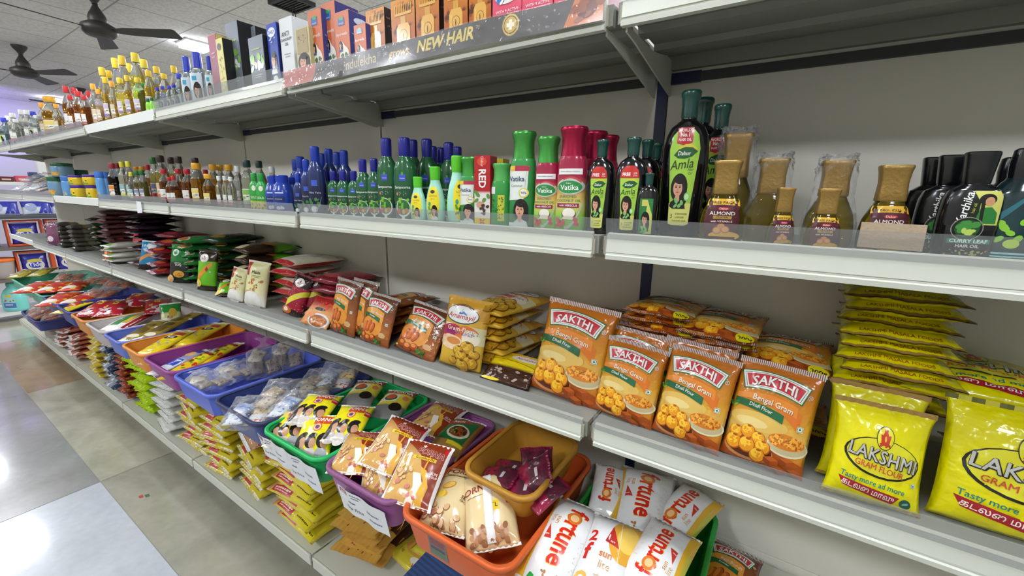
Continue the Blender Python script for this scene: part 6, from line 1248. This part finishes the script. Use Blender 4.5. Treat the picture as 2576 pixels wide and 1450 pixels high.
row(2, 'navy_hair_oil_bottle', NB, [((-0.863,0.040,1.482,0.027), 'tallest navy bottle with aloe picture, beside small green bottles'), ((-0.902,0.035,1.448,0.020), 'navy aloe bottle left of the tallest one'), ((-0.948,0.035,1.41,0.018), 'short navy bottle at the front left'), ((-0.867,0.085,1.48,0.025), 'navy bottle behind the small green row, left'), ((-0.797,0.085,1.473,0.024), 'navy bottle behind the small green row, right'), ((-1.031,0.170,1.48,0.025), 'navy bottle at the back behind the tallest one'), ((-0.966,0.180,1.483,0.024), 'navy bottle at the back between two caps')], rz=.45)
row(2, 'blue_oil_bottle', NB, [((-1.071,0.120,1.468,0.028), 'bright blue bottle behind the navy ones'), ((-1.168,0.160,1.464,0.025), 'bright blue bottle at the back, leftmost')], rz=.4)
row(2, 'coconut_jar', 'squat blue bottles', [((-1.086,0.035,1.405,0.025), 'squat blue bottle, left of the pair'), ((-1.025,0.030,1.406,0.029), 'squat blue bottle, right of the pair with clear label'), ((-1.045,0.070,1.402,0.021), 'squat blue bottle behind the pair')], rz=.5)
row(2, 'green_yellow_bottle', 'green and yellow bottles', [((-1.199,0.035,1.415,0.019), 'green and yellow bottle, left of the pair'), ((-1.145,0.030,1.413,0.020), 'green and yellow bottle, right of the pair')], rz=.5, kx=1.0)
row(2, 'clear_bottle_green_cap', 'clear bottles with dark green caps', [((-1.266,0.050,1.457,0.022), 'clear bottle with dark green cap, left of the green and yellow pair'), ((-1.288,0.100,1.459,0.021), 'clear bottle with dark green cap behind the green and yellow pair')])
put('clear_bottle_white_cap', (-1.227,0.110,1.439,0.020), 2, 'clear bottle with white cap behind the squat blue bottles', group='clear bottles with white caps')
row(2, 'clear_bottle_white_cap', 'clear bottles with white caps', [((-1.431,0.030,1.407,0.013), 'short clear bottle with white cap, first of the short trio'), ((-1.387,0.030,1.407,0.012), 'short clear bottle with white cap, second of the short trio'), ((-1.345,0.030,1.404,0.014), 'short clear bottle with white cap, third of the short trio'), ((-1.377,0.070,1.442,0.019), 'taller clear bottle with white cap behind the short trio')])
row(2, 'amber_bottle_yellow_cap', 'amber bottles with yellow caps', [((-1.636,0.045,1.456,0.025), 'tall amber bottle with broad yellow cap'), ((-1.524,0.035,1.415,0.021), 'short amber bottle with yellow cap beside the broad capped one'), ((-1.635,0.100,1.455,0.021), 'yellow capped bottle behind the short white capped trio, left'), ((-1.648,0.130,1.456,0.020), 'yellow capped bottle behind the short trio, middle'), ((-1.507,0.100,1.451,0.021), 'yellow capped bottle behind the short trio, right')])
row(2, 'red_capped_bottle', 'amber bottles with red caps', [((-1.965,0.050,1.441,0.023), 'red capped bottle, leftmost of the taller red caps'), ((-1.86,0.030,1.407,0.017), 'short red capped bottle, left of the short pair'), ((-1.819,0.030,1.41,0.017), 'short red capped bottle, right of the short pair'), ((-1.849,0.060,1.44,0.023), 'red capped bottle in the middle of the taller ones'), ((-1.738,0.050,1.437,0.024), 'red capped bottle beside the broad yellow cap'), ((-1.652,0.080,1.435,0.018), 'red capped bottle behind the short yellow capped one'), ((-2.369,0.120,1.47,0.020), 'red capped bottle at the back by the green caps')])
row(2, 'olive_bottle_dark_cap', 'bottles with dark brown caps', [((-2.108,0.090,1.503,0.028), 'large bottle with dark brown cap, leftmost brown cap'), ((-2.142,0.140,1.5,0.024), 'bottle with dark brown cap, second brown cap'), ((-2.03,0.130,1.499,0.025), 'bottle with dark brown cap, third brown cap'), ((-1.965,0.170,1.495,0.023), 'bottle with dark brown cap behind the broad yellow cap')])
row(2, 'green_capped_bottle', 'bottles with green caps', [((-2.251,0.040,1.437,0.019), 'green capped bottle, left of the short pair'), ((-2.186,0.040,1.439,0.018), 'green capped bottle, right of the short pair'), ((-2.289,0.120,1.503,0.023), 'taller green capped bottle behind the first brown cap')])
row(2, 'amber_bottle_orange_cap', 'bottles with orange caps', [((-2.522,0.120,1.464,0.021), 'orange capped bottle behind the green caps, left'), ((-2.445,0.120,1.464,0.020), 'orange capped bottle behind the green caps, right')])
row(2, 'clear_bottle_yellow_cap', 'clear bottles with lemon caps', [((-2.497,0.060,1.484,0.023), 'clear bottle with lemon cap, left of the pair'), ((-2.373,0.050,1.482,0.022), 'clear bottle with lemon cap, right of the pair'), ((-2.289,0.030,1.431,0.016), 'short clear bottle with lemon cap before the pair')])
row(2, 'dark_syrup_bottle', 'dark syrup bottles', [((-2.548,0.035,1.476,0.026), 'dark syrup bottle with red cap, front'), ((-2.679,0.090,1.483,0.024), 'dark syrup bottle with red cap, behind')])
row(2, 'blue_lidded_jar', 'stacked jars at the far left', [((-2.742,0.030,1.439,0.021), 'tall blue lidded jar, left of the syrup'), ((-2.743,0.050,1.438,0.021), 'tall blue lidded jar, nearest the syrup'), ((-3.398,0.040,1.421,0.034), 'blue lidded jar between green and purple lids')], cat='jar')
row(2, 'purple_lidded_jar', 'stacked jars at the far left', [((-3.186,0.030,1.37,0.032), 'yellow jar with purple lid, lower left'), ((-2.908,0.030,1.371,0.027), 'yellow jar with purple lid, lower right'), ((-3.372,0.100,1.362,0.026), 'yellow jar with purple lid behind the lower ones')], cat='jar')
ztop = ZS[2]+.0
x, y, zt, r = (-3.186,0.030,1.37,0.032); X2 = (-2.908,0.030,1.371,0.027)[0]
row(2, 'purple_lidded_jar', 'stacked jars at the far left', [((x, y, zt+.055, r), 'yellow jar with purple lid, stacked upper left'), ((X2, y, zt+.055, r), 'yellow jar with purple lid, stacked upper right')], cat='jar', zb=zt+.001)
row(2, 'green_lidded_jar', 'stacked jars at the far left', [((-3.739,0.050,1.421,0.042), 'green lidded jar, lower one by the shelf end'), ((-3.768,0.170,1.47,0.047), 'green lidded jar at the back')], cat='jar')
x, y, zt, r = (-3.739,0.050,1.421,0.042)
put('green_lidded_jar', (x+.05, y+.03, zt+.085, r*1.25), 2, 'green lidded jar stacked on the lower one', 'jar', 'stacked jars at the far left', zb=zt+.001)
for i, (x, z) in enumerate(((-4.82, .03), (-4.58, .03), (-4.34, .035), (-4.68, .10))):
    place('clear_snack_bag', (x, .02+.05*(i == 3), ZS[2]+z-.008), (.3, -.2, .2, .5)[i], -1.2, 0, (.95, .8, .95), '%s clear bag of mixed pouches on the end of the second shelf' % ['leftmost', 'second', 'third', 'upper'][i], 'bag', 'clear bags on the second shelf end')
bm = plate([(-.028, 0), (.03, .004), (.032, .05), (-.02, .052)], 1, 0, .0006)
o = obj('paper_slip', bm, mat('e8e9ec', .6)); o.location = (-2.102,-0.014,1.253); tag(o, 'small white paper slip hanging on the second shelf strip', 'paper')

# ---------------------------------------------------------------- top shelf
row(1, 'golden_oil_bottle', 'golden oil bottles on top', [((-2.537,0.060,1.91,0.027), 'golden oil bottle with orange cap, left of the tall group'), ((-2.404,0.030,1.846,0.023), 'shorter golden oil bottle before the tall group'), ((-2.259,0.060,1.919,0.027), 'tall golden oil bottle, second cap of the tall group'), ((-1.968,0.080,1.842,0.023), 'golden oil bottle right of the tall group'), ((-1.857,0.100,1.834,0.021), 'golden oil bottle behind the blue caps')])
row(1, 'yellow_oil_bottle', 'yellow oil bottles on top', [((-2.528,0.110,1.961,0.027), 'tall yellow oil bottle behind, leftmost of the tall group'), ((-2.058,0.045,1.896,0.028), 'tallest yellow oil bottle in the middle of the top shelf'), ((-2.149,0.100,1.899,0.027), 'tall yellow oil bottle behind the tallest one'), ((-2.496,0.150,1.943,0.028), 'yellow oil bottle deep inside the tall group')])
row(1, 'pale_oil_bottle', 'pale oil bottles with orange caps', [((-2.671,0.050,1.853,0.021), 'pale oil bottle with orange cap beside the amber bottles'), ((-2.328,0.030,1.819,0.019), 'pale oil bottle at the front of the tall group'), ((-3.703,0.050,1.863,0.028), 'pale oil bottle with orange cap near the far left jugs')])
row(1, 'amber_oil_bottle', 'amber oil bottles with red caps', [((-3.172,0.060,1.901,0.029), 'amber oil bottle with red and white cap'), ((-3.161,0.090,1.897,0.028), 'amber oil bottle with red cap, second from left'), ((-2.876,0.040,1.839,0.031), 'dark amber oil bottle with red cap at the front'), ((-3.002,0.110,1.866,0.023), 'amber oil bottle with red cap behind the pale one')])
row(1, 'large_clear_bottle', 'clear bottles with blue caps on top', [((-1.636,0.060,1.825,0.023), 'clear bottle with dark blue cap behind the small blue caps'), ((-1.523,0.050,1.82,0.027), 'largest clear bottle with blue cap and portrait label'), ((-1.437,0.050,1.795,0.017), 'narrow clear bottle with blue cap beside the maroon carton')], rz=.5)
row(1, 'clear_bottle_blue_cap', 'small blue capped bottles on top', [((-1.84,0.030,1.74,0.012), 'small blue capped bottle, first of the row'), ((-1.775,0.025,1.736,0.013), 'small blue capped bottle, second of the row'), ((-1.715,0.025,1.73,0.013), 'small blue capped bottle, third of the row'), ((-1.689,0.030,1.734,0.013), 'small blue capped bottle, fourth of the row'), ((-1.686,0.050,1.773,0.017), 'medium blue capped bottle beside the small row')])
put('light_green_bottle', (-2.014,0.040,1.778,0.028), 1, 'light green bottle with green cap before the yellow oil', rz=.5)
row(1, 'small_lime_bottle', 'tiny lime bottles', [((-1.935,0.025,1.709,0.012), 'tiny lime bottle, left'), ((-1.909,0.030,1.711,0.012), 'tiny lime bottle, middle'), ((-1.843,0.020,1.696,0.013), 'tiny lime bottle, right')], rz=.5)
row(1, 'clear_bottle_white_cap', 'clear jugs at the far left top', [((-4.35,0.060,1.881,0.029), 'clear bottle with white cap, far left of the top shelf'), ((-4.504,0.040,1.867,0.034), 'clear bottle at the left, before the white capped one'), ((-4.119,0.050,1.857,0.030), 'clear bottle with white cap, right of two')])
row(1, 'clear_bottle_blue_cap', 'clear jugs at the far left top', [((-3.958,0.050,1.834,0.029), 'clear jug with violet cap and blue label'), ((-4.895,0.050,1.867,0.037), 'clear jug with violet cap at the left edge')])
put('amber_bottle_yellow_cap', (-3.554,0.060,1.886,0.045), 1, 'large yellow oil can with magenta label and yellow cap', rz=.3)
put('light_green_bottle', (-4.938,0.030,1.771,0.049), 1, 'pale bottle cut by the left edge on the top shelf', rz=.3)
row(1, 'golden_oil_bottle', 'golden oil bottles on top', [((-2.565,0.090,1.907,0.026), 'golden oil bottle deep in the group behind the shorter front one'), ((-1.964,0.050,1.82,0.022), 'golden oil bottle just right of the tallest yellow one'), ((-1.819,0.050,1.79,0.020), 'golden oil bottle low behind the first small blue caps'), ((-2.115,0.025,1.815,0.021), 'golden oil bottle at the front below the tall caps')])
row(1, 'yellow_oil_bottle', 'yellow oil bottles on top', [((-1.991,0.020,1.79,0.022), 'yellow oil bottle at the very front beside the light green one'), ((-2.188,0.020,1.814,0.022), 'yellow oil bottle at the very front of the tall group'), ((-2.086,0.100,1.821,0.021), 'yellow oil bottle behind the light green one')])
row(1, 'amber_oil_bottle', 'amber oil bottles with red caps', [((-2.756,0.030,1.805,0.023), 'amber oil bottle with red cap at front beside the pale one'), ((-2.987,0.030,1.829,0.024), 'amber oil bottle with red cap at the front left')])
row(1, 'pale_oil_bottle', 'pale oil bottles with orange caps', [((-2.507,0.025,1.805,0.020), 'pale oil bottle with orange cap at the front, left of the group'), ((-3.283,0.030,1.814,0.024), 'pale oil bottle with orange cap beside the large oil can')])
row(1, 'clear_bottle_white_cap', 'clear jugs at the far left top', [((-4.89,0.070,1.884,0.032), 'clear bottle with white cap near the left edge, behind'), ((-4.315,0.020,1.81,0.029), 'clear bottle with white cap near the left edge, in front'), ((-3.724,0.020,1.789,0.024), 'clear bottle with white cap beside the pale oil')])
# cartons
def box(name, fl, fr, top, side, y, front, sidem, art, label, d=.04, rz=.0, group=None):
    pass
def ctn(name, x0, x1, zt, y, d, front, side, art, label, rz=0., group='cartons on the top shelf', art2=(), cell=.05):
    w = abs(x1-x0); h = zt-ZS[1]-.001; USED.discard(name)
    carton(name, w, d, h, front, side, art, art2=art2, cell=cell)
    place(name, ((x0+x1)/2, y+d/2, ZS[1]+.001), rz, 0, 0, (1, 1, 1), label, 'carton', group)
def XX(a, b): return a[0], b[0], (a[1]+b[1])/2
GR = grad([(0, '5a6068'), (.5, '6c747e'), (1, '7c848e')], .3); BK = mat('1a1a1c', .3)
LF = [('s', '7ab040', -.4, .40, .4, .62, 16, .12, 3), ('s', 'd8dcd8', -.3, .42, .4, .5, 5, .1, 5), ('s', 'c03028', -.2, .46, .1, .52, 2, .12, 7), ('e', 'c8c060', .2, .08, .08, .02)]+scrib('a8c070', -.3, .3, .76, .03, 2)+scrib('d0d4d4', -.2, .3, .27, .012, 3)+scrib('d0d4d4', -.25, .2, .23, .012, 4)
x0, x1, zt = XX((-1.38,1.843), (-1.326,1.838))
ctn('maroon_carton', x0, x1, zt, .03, .05, grad([(0, '4a4248'), (.3, '7a2a4a'), (1, '9c2a4a')], .3), mat('d0c070', .35), scrib('d8a0b0', -.2, .2, .72, .03, 2)+scrib('d8a0b0', -.2, .15, .66, .03, 3), 'narrow maroon carton at the left end of the cartons')
x0, x1, zt = XX((-1.307,1.818), (-1.266,1.815))
ctn('yellow_black_carton', x0, x1, zt, .02, .05, mat('d6cc74', .35), BK, [('e', '1c1c1a', -.05, .86, .3, .06), ('s', '8a7a3a', -.2, .3, .3, .7, 12, .08, 3), ('s', 'f0eccc', -.2, .02, .3, .25, 7, .14, 4)], 'pale yellow and black carton beside the maroon one')
x0, x1, zt = XX((-1.303,1.871), (-1.226,1.862))
ctn('grey_leaf_carton', x0, x1, zt, .05, .06, GR, BK, LF, 'tall slate grey carton with green leaves, left of the two')
x0, x1, zt = XX((-1.265,1.863), (-1.203,1.855))
ctn('grey_rear_carton', x0, x1, zt, .09, .06, GR, BK, LF, 'slate grey carton standing behind the shorter grey one')
x0, x1, zt = XX((-1.114,1.792), (-1.035,1.782))
ctn('grey_short_carton', x0, x1, zt, .02, .05, GR, BK, LF, 'shorter slate grey carton with green leaves, in front')
x0, x1, zt = XX((-1.029,1.813), (-0.978,1.807))
ctn('blue_carton', x0, x1, zt, .03, .05, grad([(0, '1c2c7c'), (1, '2c4ab4')], .3), mat('1c2458', .3), [('e', 'e8ecf4', 0, .86, .38, .075), ('t', '2c4ab4', 'DAILY', 0, .86, .22, {'bold': .02}), ('e', '8ab84a', .05, .12, .25, .06), ('s', 'c8d4ec', -.3, .7, .3, .78, 8, .05, 4)]+lady(-.0, .40, .6, .34), 'royal blue carton with white medallion and portrait')
x0, x1, zt = XX((-0.972,1.817), (-0.911,1.811))
ctn('white_carton', x0, x1, zt, .035, .06, mat('dcdfe0', .35), mat('d2d5d6', .35), [('t', '3a3a3e', 'ANTI', -.05, .76, .26, {'bold': .01}), ('t', '3a3a3e', 'DANDRUFF', -.0, .68, .16, {'bold': .01}), ('t', '3a3a3e', 'OIL', .0, .61, .18, {'bold': .01}), ('r', '8a8a8c', -.25, .46, .25, .47), ('r', '8a8a8c', -.2, .42, .2, .43), ('e', '1c1c1e', .05, .06, .44, .16), ('e', 'e0e2e3', .05, .06, .40, .145), ('e', '2a1c18', .05, .04, .37, .13)], 'white carton with black lettering and dark oval')
x0, x1, zt = XX((-0.872,1.77), (-0.812,1.765))
ctn('beige_carton', x0, x1, zt, .018, .05, grad([(0, 'b8ad8c'), (1, 'c8bb84')], .35), mat('a89c74', .35), [('r', 'a8946a', -.4, .5, .4, .98), ('s', '6a6048', -.3, .7, .3, .85, 14, .03, 3)]+lady(.0, .30, .85, .30, shirt='26242a'), 'beige carton with large portrait, next to the orange ones')
ORC = grad([(0, '8a8a80'), (.15, 'b8643a'), (.5, 'c8622c'), (1, 'c46a3a')], .3); PUR = mat('3a3a74', .35)
OA = [('r', '2a5aa0', -.25, .77, .2, .89), ('e', '3a9a4a', .0, .88, .14, .03), ('t', 'e8ecf4', 'Parachute', -.02, .80, .078, {'bold': .01}), ('t', 'f0e4d8', 'Ayurvedic', -.02, .62, .20, {'bold': .008}), ('e', 'e8e2d8', .1, .24, .34, .18), ('p', 'e8e2d8', [(-.15, .34), (-.05, .52), (.3, .36)]), ('s', '3a6a3a', -.1, .12, .36, .28, 12, .09, 3), ('s', '8a3a20', -.1, .1, .3, .24, 6, .08, 5), ('s', 'e0d8c0', -.1, .1, .34, .2, 6, .07, 6)]+lady(-.14, .43, .30, .34, shirt='2c4a8a')
for i, (a, b, y, lab) in enumerate((((-0.830,1.808), (-0.774,1.801), .03, 'orange carton with drop picture, leftmost of the orange trio'), ((-0.794,1.822), (-0.739,1.815), .045, 'shiny orange carton, tallest of the orange trio'), ((-0.719,1.782), (-0.666,1.776), .028, 'orange carton with drop picture, right of the orange trio'))):
    x0, x1, zt = XX(a, b); ctn('orange_carton', x0, x1, zt, y, .07, ORC, PUR, OA, lab, art2=[('e', 'c8ccd8', 0, .85, .3, .06), ('s', '8a8ab0', -.4, .1, .4, .7, 30, .03, 3)])
x0, x1, zt = XX((-0.634,1.735), (-0.593,1.732))
ctn('small_orange_carton', x0, x1, zt, .016, .05, ORC, PUR, OA, 'small orange carton before the amber comb cartons')
AMBX = grad([(0, '8a3a14'), (.5, 'b0601c'), (1, 'd08a2c')], .3, speck=('4a1c0c', 34, .54, .08)); DKB = mat('2a1a16', .35)
CA = [('p', 'd8a850', [(-.25, .0), (.30, .0), (.31, .50), (.22, .58), (-.17, .58), (-.26, .50)]), ('r', 'c89840', -.08, .58, .14, .70), ('r', 'e2b860', -.2, .1, -.14, .5), ('r', 'd8a850', -.32, .72, .38, .765)]+[('r', 'd8a850', -.32+.075*k, .75, -.29+.075*k, .90) for k in range(10)]+[('c', '5a3418', .03, .38, .17), ('c', 'd8a850', .03, .38, .155), ('e', '5a3418', .03, .36, .02, .06), ('t', '4a2a14', 'GROWS', .03, .23, .12, {'bold': .01}), ('t', '4a2a14', 'NEW HAIR', .03, .18, .10, {'bold': .01})]
for i, (a, b, y) in enumerate((((-0.608,1.765), (-0.546,1.759), .03), ((-0.524,1.769), (-0.452,1.761), .03), ((-0.449,1.774), (-0.384,1.767), .03), ((-0.371,1.768), (-0.310,1.762), .03), ((-0.307,1.764), (-0.254,1.758), .03))):
    x0, x1, zt = XX(a, b); ctn('amber_comb_carton', x0, x1, zt, y, .06, AMBX, DKB, CA, '%s of the amber cartons with a golden comb bottle picture, from the left' % nth(i), art2=[('r', 'd8d0c8', -.1, .1, .3, .22), ('s', '8a7a6a', -.4, .3, .4, .9, 26, .03, 3)])
PKX = grad([(0, 'b8405a'), (.5, 'd8506a'), (1, 'd84a64')], .35)
PKA = [('e', 'e8e4e0', .0, .66, .40, .14), ('e', 'c83040', -.04, .72, .16, .09), ('e', '4a8a4a', .18, .66, .18, .07, .4), ('e', '3a7ac0', -.2, .60, .14, .06), ('e', '8ac050', -.28, .70, .14, .05, .6), ('s', 'f0ece8', -.2, .55, .2, .66, 5, .06, 3), ('r', 'c8c030', -.5, .655, -.36, .665), ('r', 'c8c030', .36, .665, .5, .675), ('t', 'f0dce0', 'WITH 9 ACTIVE', .02, .40, .11, {'bold': .01}), ('t', 'f0dce0', 'HERBAL INGREDIENTS', .02, .33, .082, {'bold': .01})]
for i, (a, b) in enumerate((((-0.251,1.751), (-0.187,1.744)), ((-0.186,1.749), (-0.124,1.741)), ((-0.122,1.745), (-0.069,1.739)), ((-0.067,1.743), (-0.025,1.737)))):
    x0, x1, zt = XX(a, b); ctn('pink_carton', x0, x1, zt, .03, .06, PKX, mat('a83850', .35), PKA, '%s of the pink cartons with herb pictures, from the left' % nth(i), group='pink cartons')
simple('maroon_printed_sack', .22, .24, .08, '7a2444', '8a2c4c', 95, None, [('s', 'd8a0b0', -.48, .02, .48, .6, 160, .012, 3)])
place('maroon_printed_sack', (.15, .05, ZS[1]+.002), .0, -.15, 0, (1, 1, 1), 'maroon printed sack on the top shelf right of the joint', 'sack')
# banner strip taped along the top shelf lip
t = empty('shelf_banner', (-.45, -.0135, ZB[1]+.012)); tag(t, 'long dark banner strip taped along the top shelf lip', 'banner')
BW, BH = .875, .040
bm, ms = art_bm([('r', '3c3836', -.5, 0, .5, 1), ('p', 'a84a34', [(-.5, 0), (-.35, 0), (-.335, 1), (-.5, 1)]), ('p', 'c0682c', [(.425, 0), (.5, 0), (.5, 1), (.445, 1)]), ('e', '6a3018', .47, .55, .02, .35, .4), ('s', '8a4420', .44, .1, .5, .9, 6, .01, 4), ('t', 'c8b48c', 'indulekha', -.15, .50, .034, {'bold': .006}), ('t', 'c8a850', 'grows', -.003, .5, .028, {'shear': .2, 'bold': .015}), ('t', 'd8c060', 'NEW HAIR', .137, .54, .0335, {'shear': .25, 'bold': .03}), ('e', 'c8a848', .309, .55, .0195, .43), ('e', '3c3836', .309, .55, .016, .35), ('e', 'c8a848', .309, .55, .0145, .315), ('r', 'f0e8d0', .300, .47, .318, .63), ('r', 'f0e8d0', .3053, .35, .3127, .75), ('t', 'c8b890', 'TM', .228, .75, .008)], BW, BH, .02)
def wavy(x, z, o): return Vector((x, -o-.0025*noise.noise((x*9, z*18, 3.3))-.002*(1-z/BH)-(.006*max(0, 1-(z/BH)*3) if x < -.2 else 0), z+.004*noise.noise((x*5, 0, 1.7))))
obj('printed_strip', lay(bm, wavy), ms, t)
bm = bmesh.new(); g = [[bm.verts.new(wavy(-BW/2-.004+(BW+.008)*i/80, -.002+(BH+.003)*j/6, .0035+.0018*noise.noise((i*.5, j*.7, 8)))) for j in range(7)] for i in range(81)]
for i in range(80):
    for j in range(6): bm.faces.new((g[i][j], g[i+1][j], g[i+1][j+1], g[i][j+1])).smooth = True
obj('clear_tape', bm, film('ffffff', .03, .04, .5, 30), t)
bm = bmesh.new(); g = [[bm.verts.new(wavy(-BW/2+BW*i/40, BH*j/3, -.0012)) for j in range(4)] for i in range(41)]
for i in range(40):
    for j in range(3): bm.faces.new((g[i][j], g[i][j+1], g[i+1][j+1], g[i+1][j])).smooth = True
obj('backing_sheet', bm, mat('c9c6c0', .6), t)

# ---------------------------------------------------------------- rack of detergents beyond the far end of the shelves
WH = mat('d2d4d0', .5); PST = mat('5a564a', .5)
rk = empty('rack', (-6.5, 0, 0)); tag(rk, 'dim storage rack of detergents beyond the far end of the shelves', 'rack')
for y in (-.16, .75):
    for x in (-.2, .2):
        bm = bmesh.new(); bx(bm, x-.02, y-.02, 0, x+.02, y+.02, 1.7); obj('post', bm, PST, rk)
for z, m in ((1.365, WH), (1.03, mat('4a4a4c', .5)), (.72, mat('6a625a', .5)), (.40, mat('6a625a', .5)), (.06, WH)):
    bm = bmesh.new(); bx(bm, -.25, -.14, z, .24, .85, z+.03); obj('board', bm, m, rk)
bm = bmesh.new(); bx(bm, .18, .40, 1.39, .24, .48, 1.66); obj('end_panel', bm, WH, rk)
simple('detergent_pouch', .20, .22, .06, '2c34a8', '3a44b8', 101, SEAL_W, [('e', 'd8d8c8', 0, .4, .36, .25), ('e', '3a44b0', 0, .42, .26, .16), ('e', 'd8c84a', 0, .62, .3, .08), ('t', 'e8e8f0', 'Tide', 0, .42, .3, {'bold': .02})])
simple('white_blue_pouch', .22, .15, .06, 'd0d6e4', '3a3fa0', 102, SEAL_W, [('e', '9aa6c8', -.2, .5, .2, .3), ('p', '3038a0', [(.0, 0), (.5, 0), (.5, .8), (.2, .7)])])
for i, (y, z) in enumerate(((.06, 1.065), (.29, 1.065), (.50, 1.065))):
    place('white_blue_pouch', (-6.35, y+.05, z), PI/2, -.25, 0, (1, 1, 1), '%s white and blue pouch on the upper board of the far rack' % ['leftmost', 'middle', 'rightmost'][i], 'pouch', 'white and blue pouches on the far rack')
for i, (y, z) in enumerate(((.22, .755), (.50, .755), (.24, .435), (.50, .435))):
    bm = bmesh.new()
    for a in ((-.13, 0, -.115, .26), (.115, 0, .13, .26), (-.115, 0, .115, .015), (-.115, .245, .115, .26)): bx(bm, 0, a[0], a[1], .10, a[2], a[3])
    o = obj('display_box', bm, mat('c8501f', .5)); o.location = (-6.42, y, z); tag(o, 'orange open display box, %s on the far rack' % ['upper left', 'upper right', 'lower left', 'lower right'][i], 'box', 'orange display boxes')
    place('detergent_pouch', (-6.37, y, z+.017), PI/2, -.1, 0, (1, 1, 1), 'blue detergent pouch in the %s orange box of the far rack' % ['upper left', 'upper right', 'lower left', 'lower right'][i], 'pouch', 'blue detergent pouches')
for i, (y, c, w, h) in enumerate(((.06, '2a2420', .10, .12), (.17, '5a2028', .10, .05), (.28, 'c04a60', .10, .06), (.36, '34406a', .06, .10))):
    bm = bmesh.new(); bx(bm, 0, -w/2, 0, .08, w/2, h); bmesh.ops.bevel(bm, geom=bm.edges[:], offset=.004, segments=1, affect='EDGES')
    o = obj('small_box', bm, [mat(c, .5)]); o.location = (-6.36, y, 1.397); tag(o, '%s small box on the top board of the far rack' % ['near black', 'dark red', 'pink', 'slate blue'][i], 'box', 'small boxes on the far rack')
    bm = bmesh.new(); bx(bm, .0805, -w*.3, h*.3, .0815, w*.3, h*.6); obj('box_label', bm, mat('c8b898', .5), o)
for i in range(3):
    place('red_bag', (-6.25, -.03, .77+.04*i), PI/2-.1, -PI/2+.1, 0, (.9, 1, .8), '%s red bag piled by the left edge below the dark post' % ['lowest', 'middle', 'topmost'][i], 'bag', 'red bags by the left edge')
kind('orange_tub', .2, .14, [(0, .11, .11), (.01, .12, .12), (.17, .14, .14)], mat('a8a09a', .4), [(.165, .145, .145), (.18, .15, .15), (.195, .14, .14), (.2, .10, .10)], mat('e0702c', .4), capname='lid')
place('orange_tub', (-6.39, .0, .432), 0, 0, 0, (.8, .8, 1.05), 'grey tub with an orange lid at the left edge', 'tub')
kind('teal_detergent_bottle', .36, .10, [(0, .085, .055), (.01, .095, .06), (.10, .10, .062), (.2, .09, .06), (.26, .065, .05), (.30, .035, .035), (.315, .03, .03)], mat('7ad0c8', .3, coat=.3), [(.31, .036, .036), (.32, .038, .038), (.35, .036, .036), (.36, .03, .03)], mat('6ac4bc', .3), [('r', '9ad8d8', -.4, .05, .4, .9), ('r', '4a7ab8', -.4, .12, .4, .42), ('r', 'e0ecf4', -.28, .27, .22, .33), ('s', 'c05a50', -.3, .5, .3, .6, 5, .07, 3), ('r', 'd8d060', -.2, .72, .2, .88)], .13, .22, .02, ne=2.6)
place('teal_detergent_bottle', (-6.36, .04, .092), .75, 0, 0, (1, 1, .82), 'teal detergent bottle standing low at the left edge', 'bottle')
# small scraps on the floor
for i, (x, y, c) in enumerate(((-2.02, -.208, 'a83a30'), (-2.005, -.19, '3a5a3a'))):
    bm = plate([(-.012, -.006), (.01, -.008), (.014, .005), (-.008, .008)], 2, 0, .001); o = obj('paper_scrap', bm, mat(c, .6)); o.location = (x, y, .0005)
    tag(o, 'tiny %s paper scrap on the floor tile' % ['red', 'green'][i], 'scrap', 'scraps on the floor')
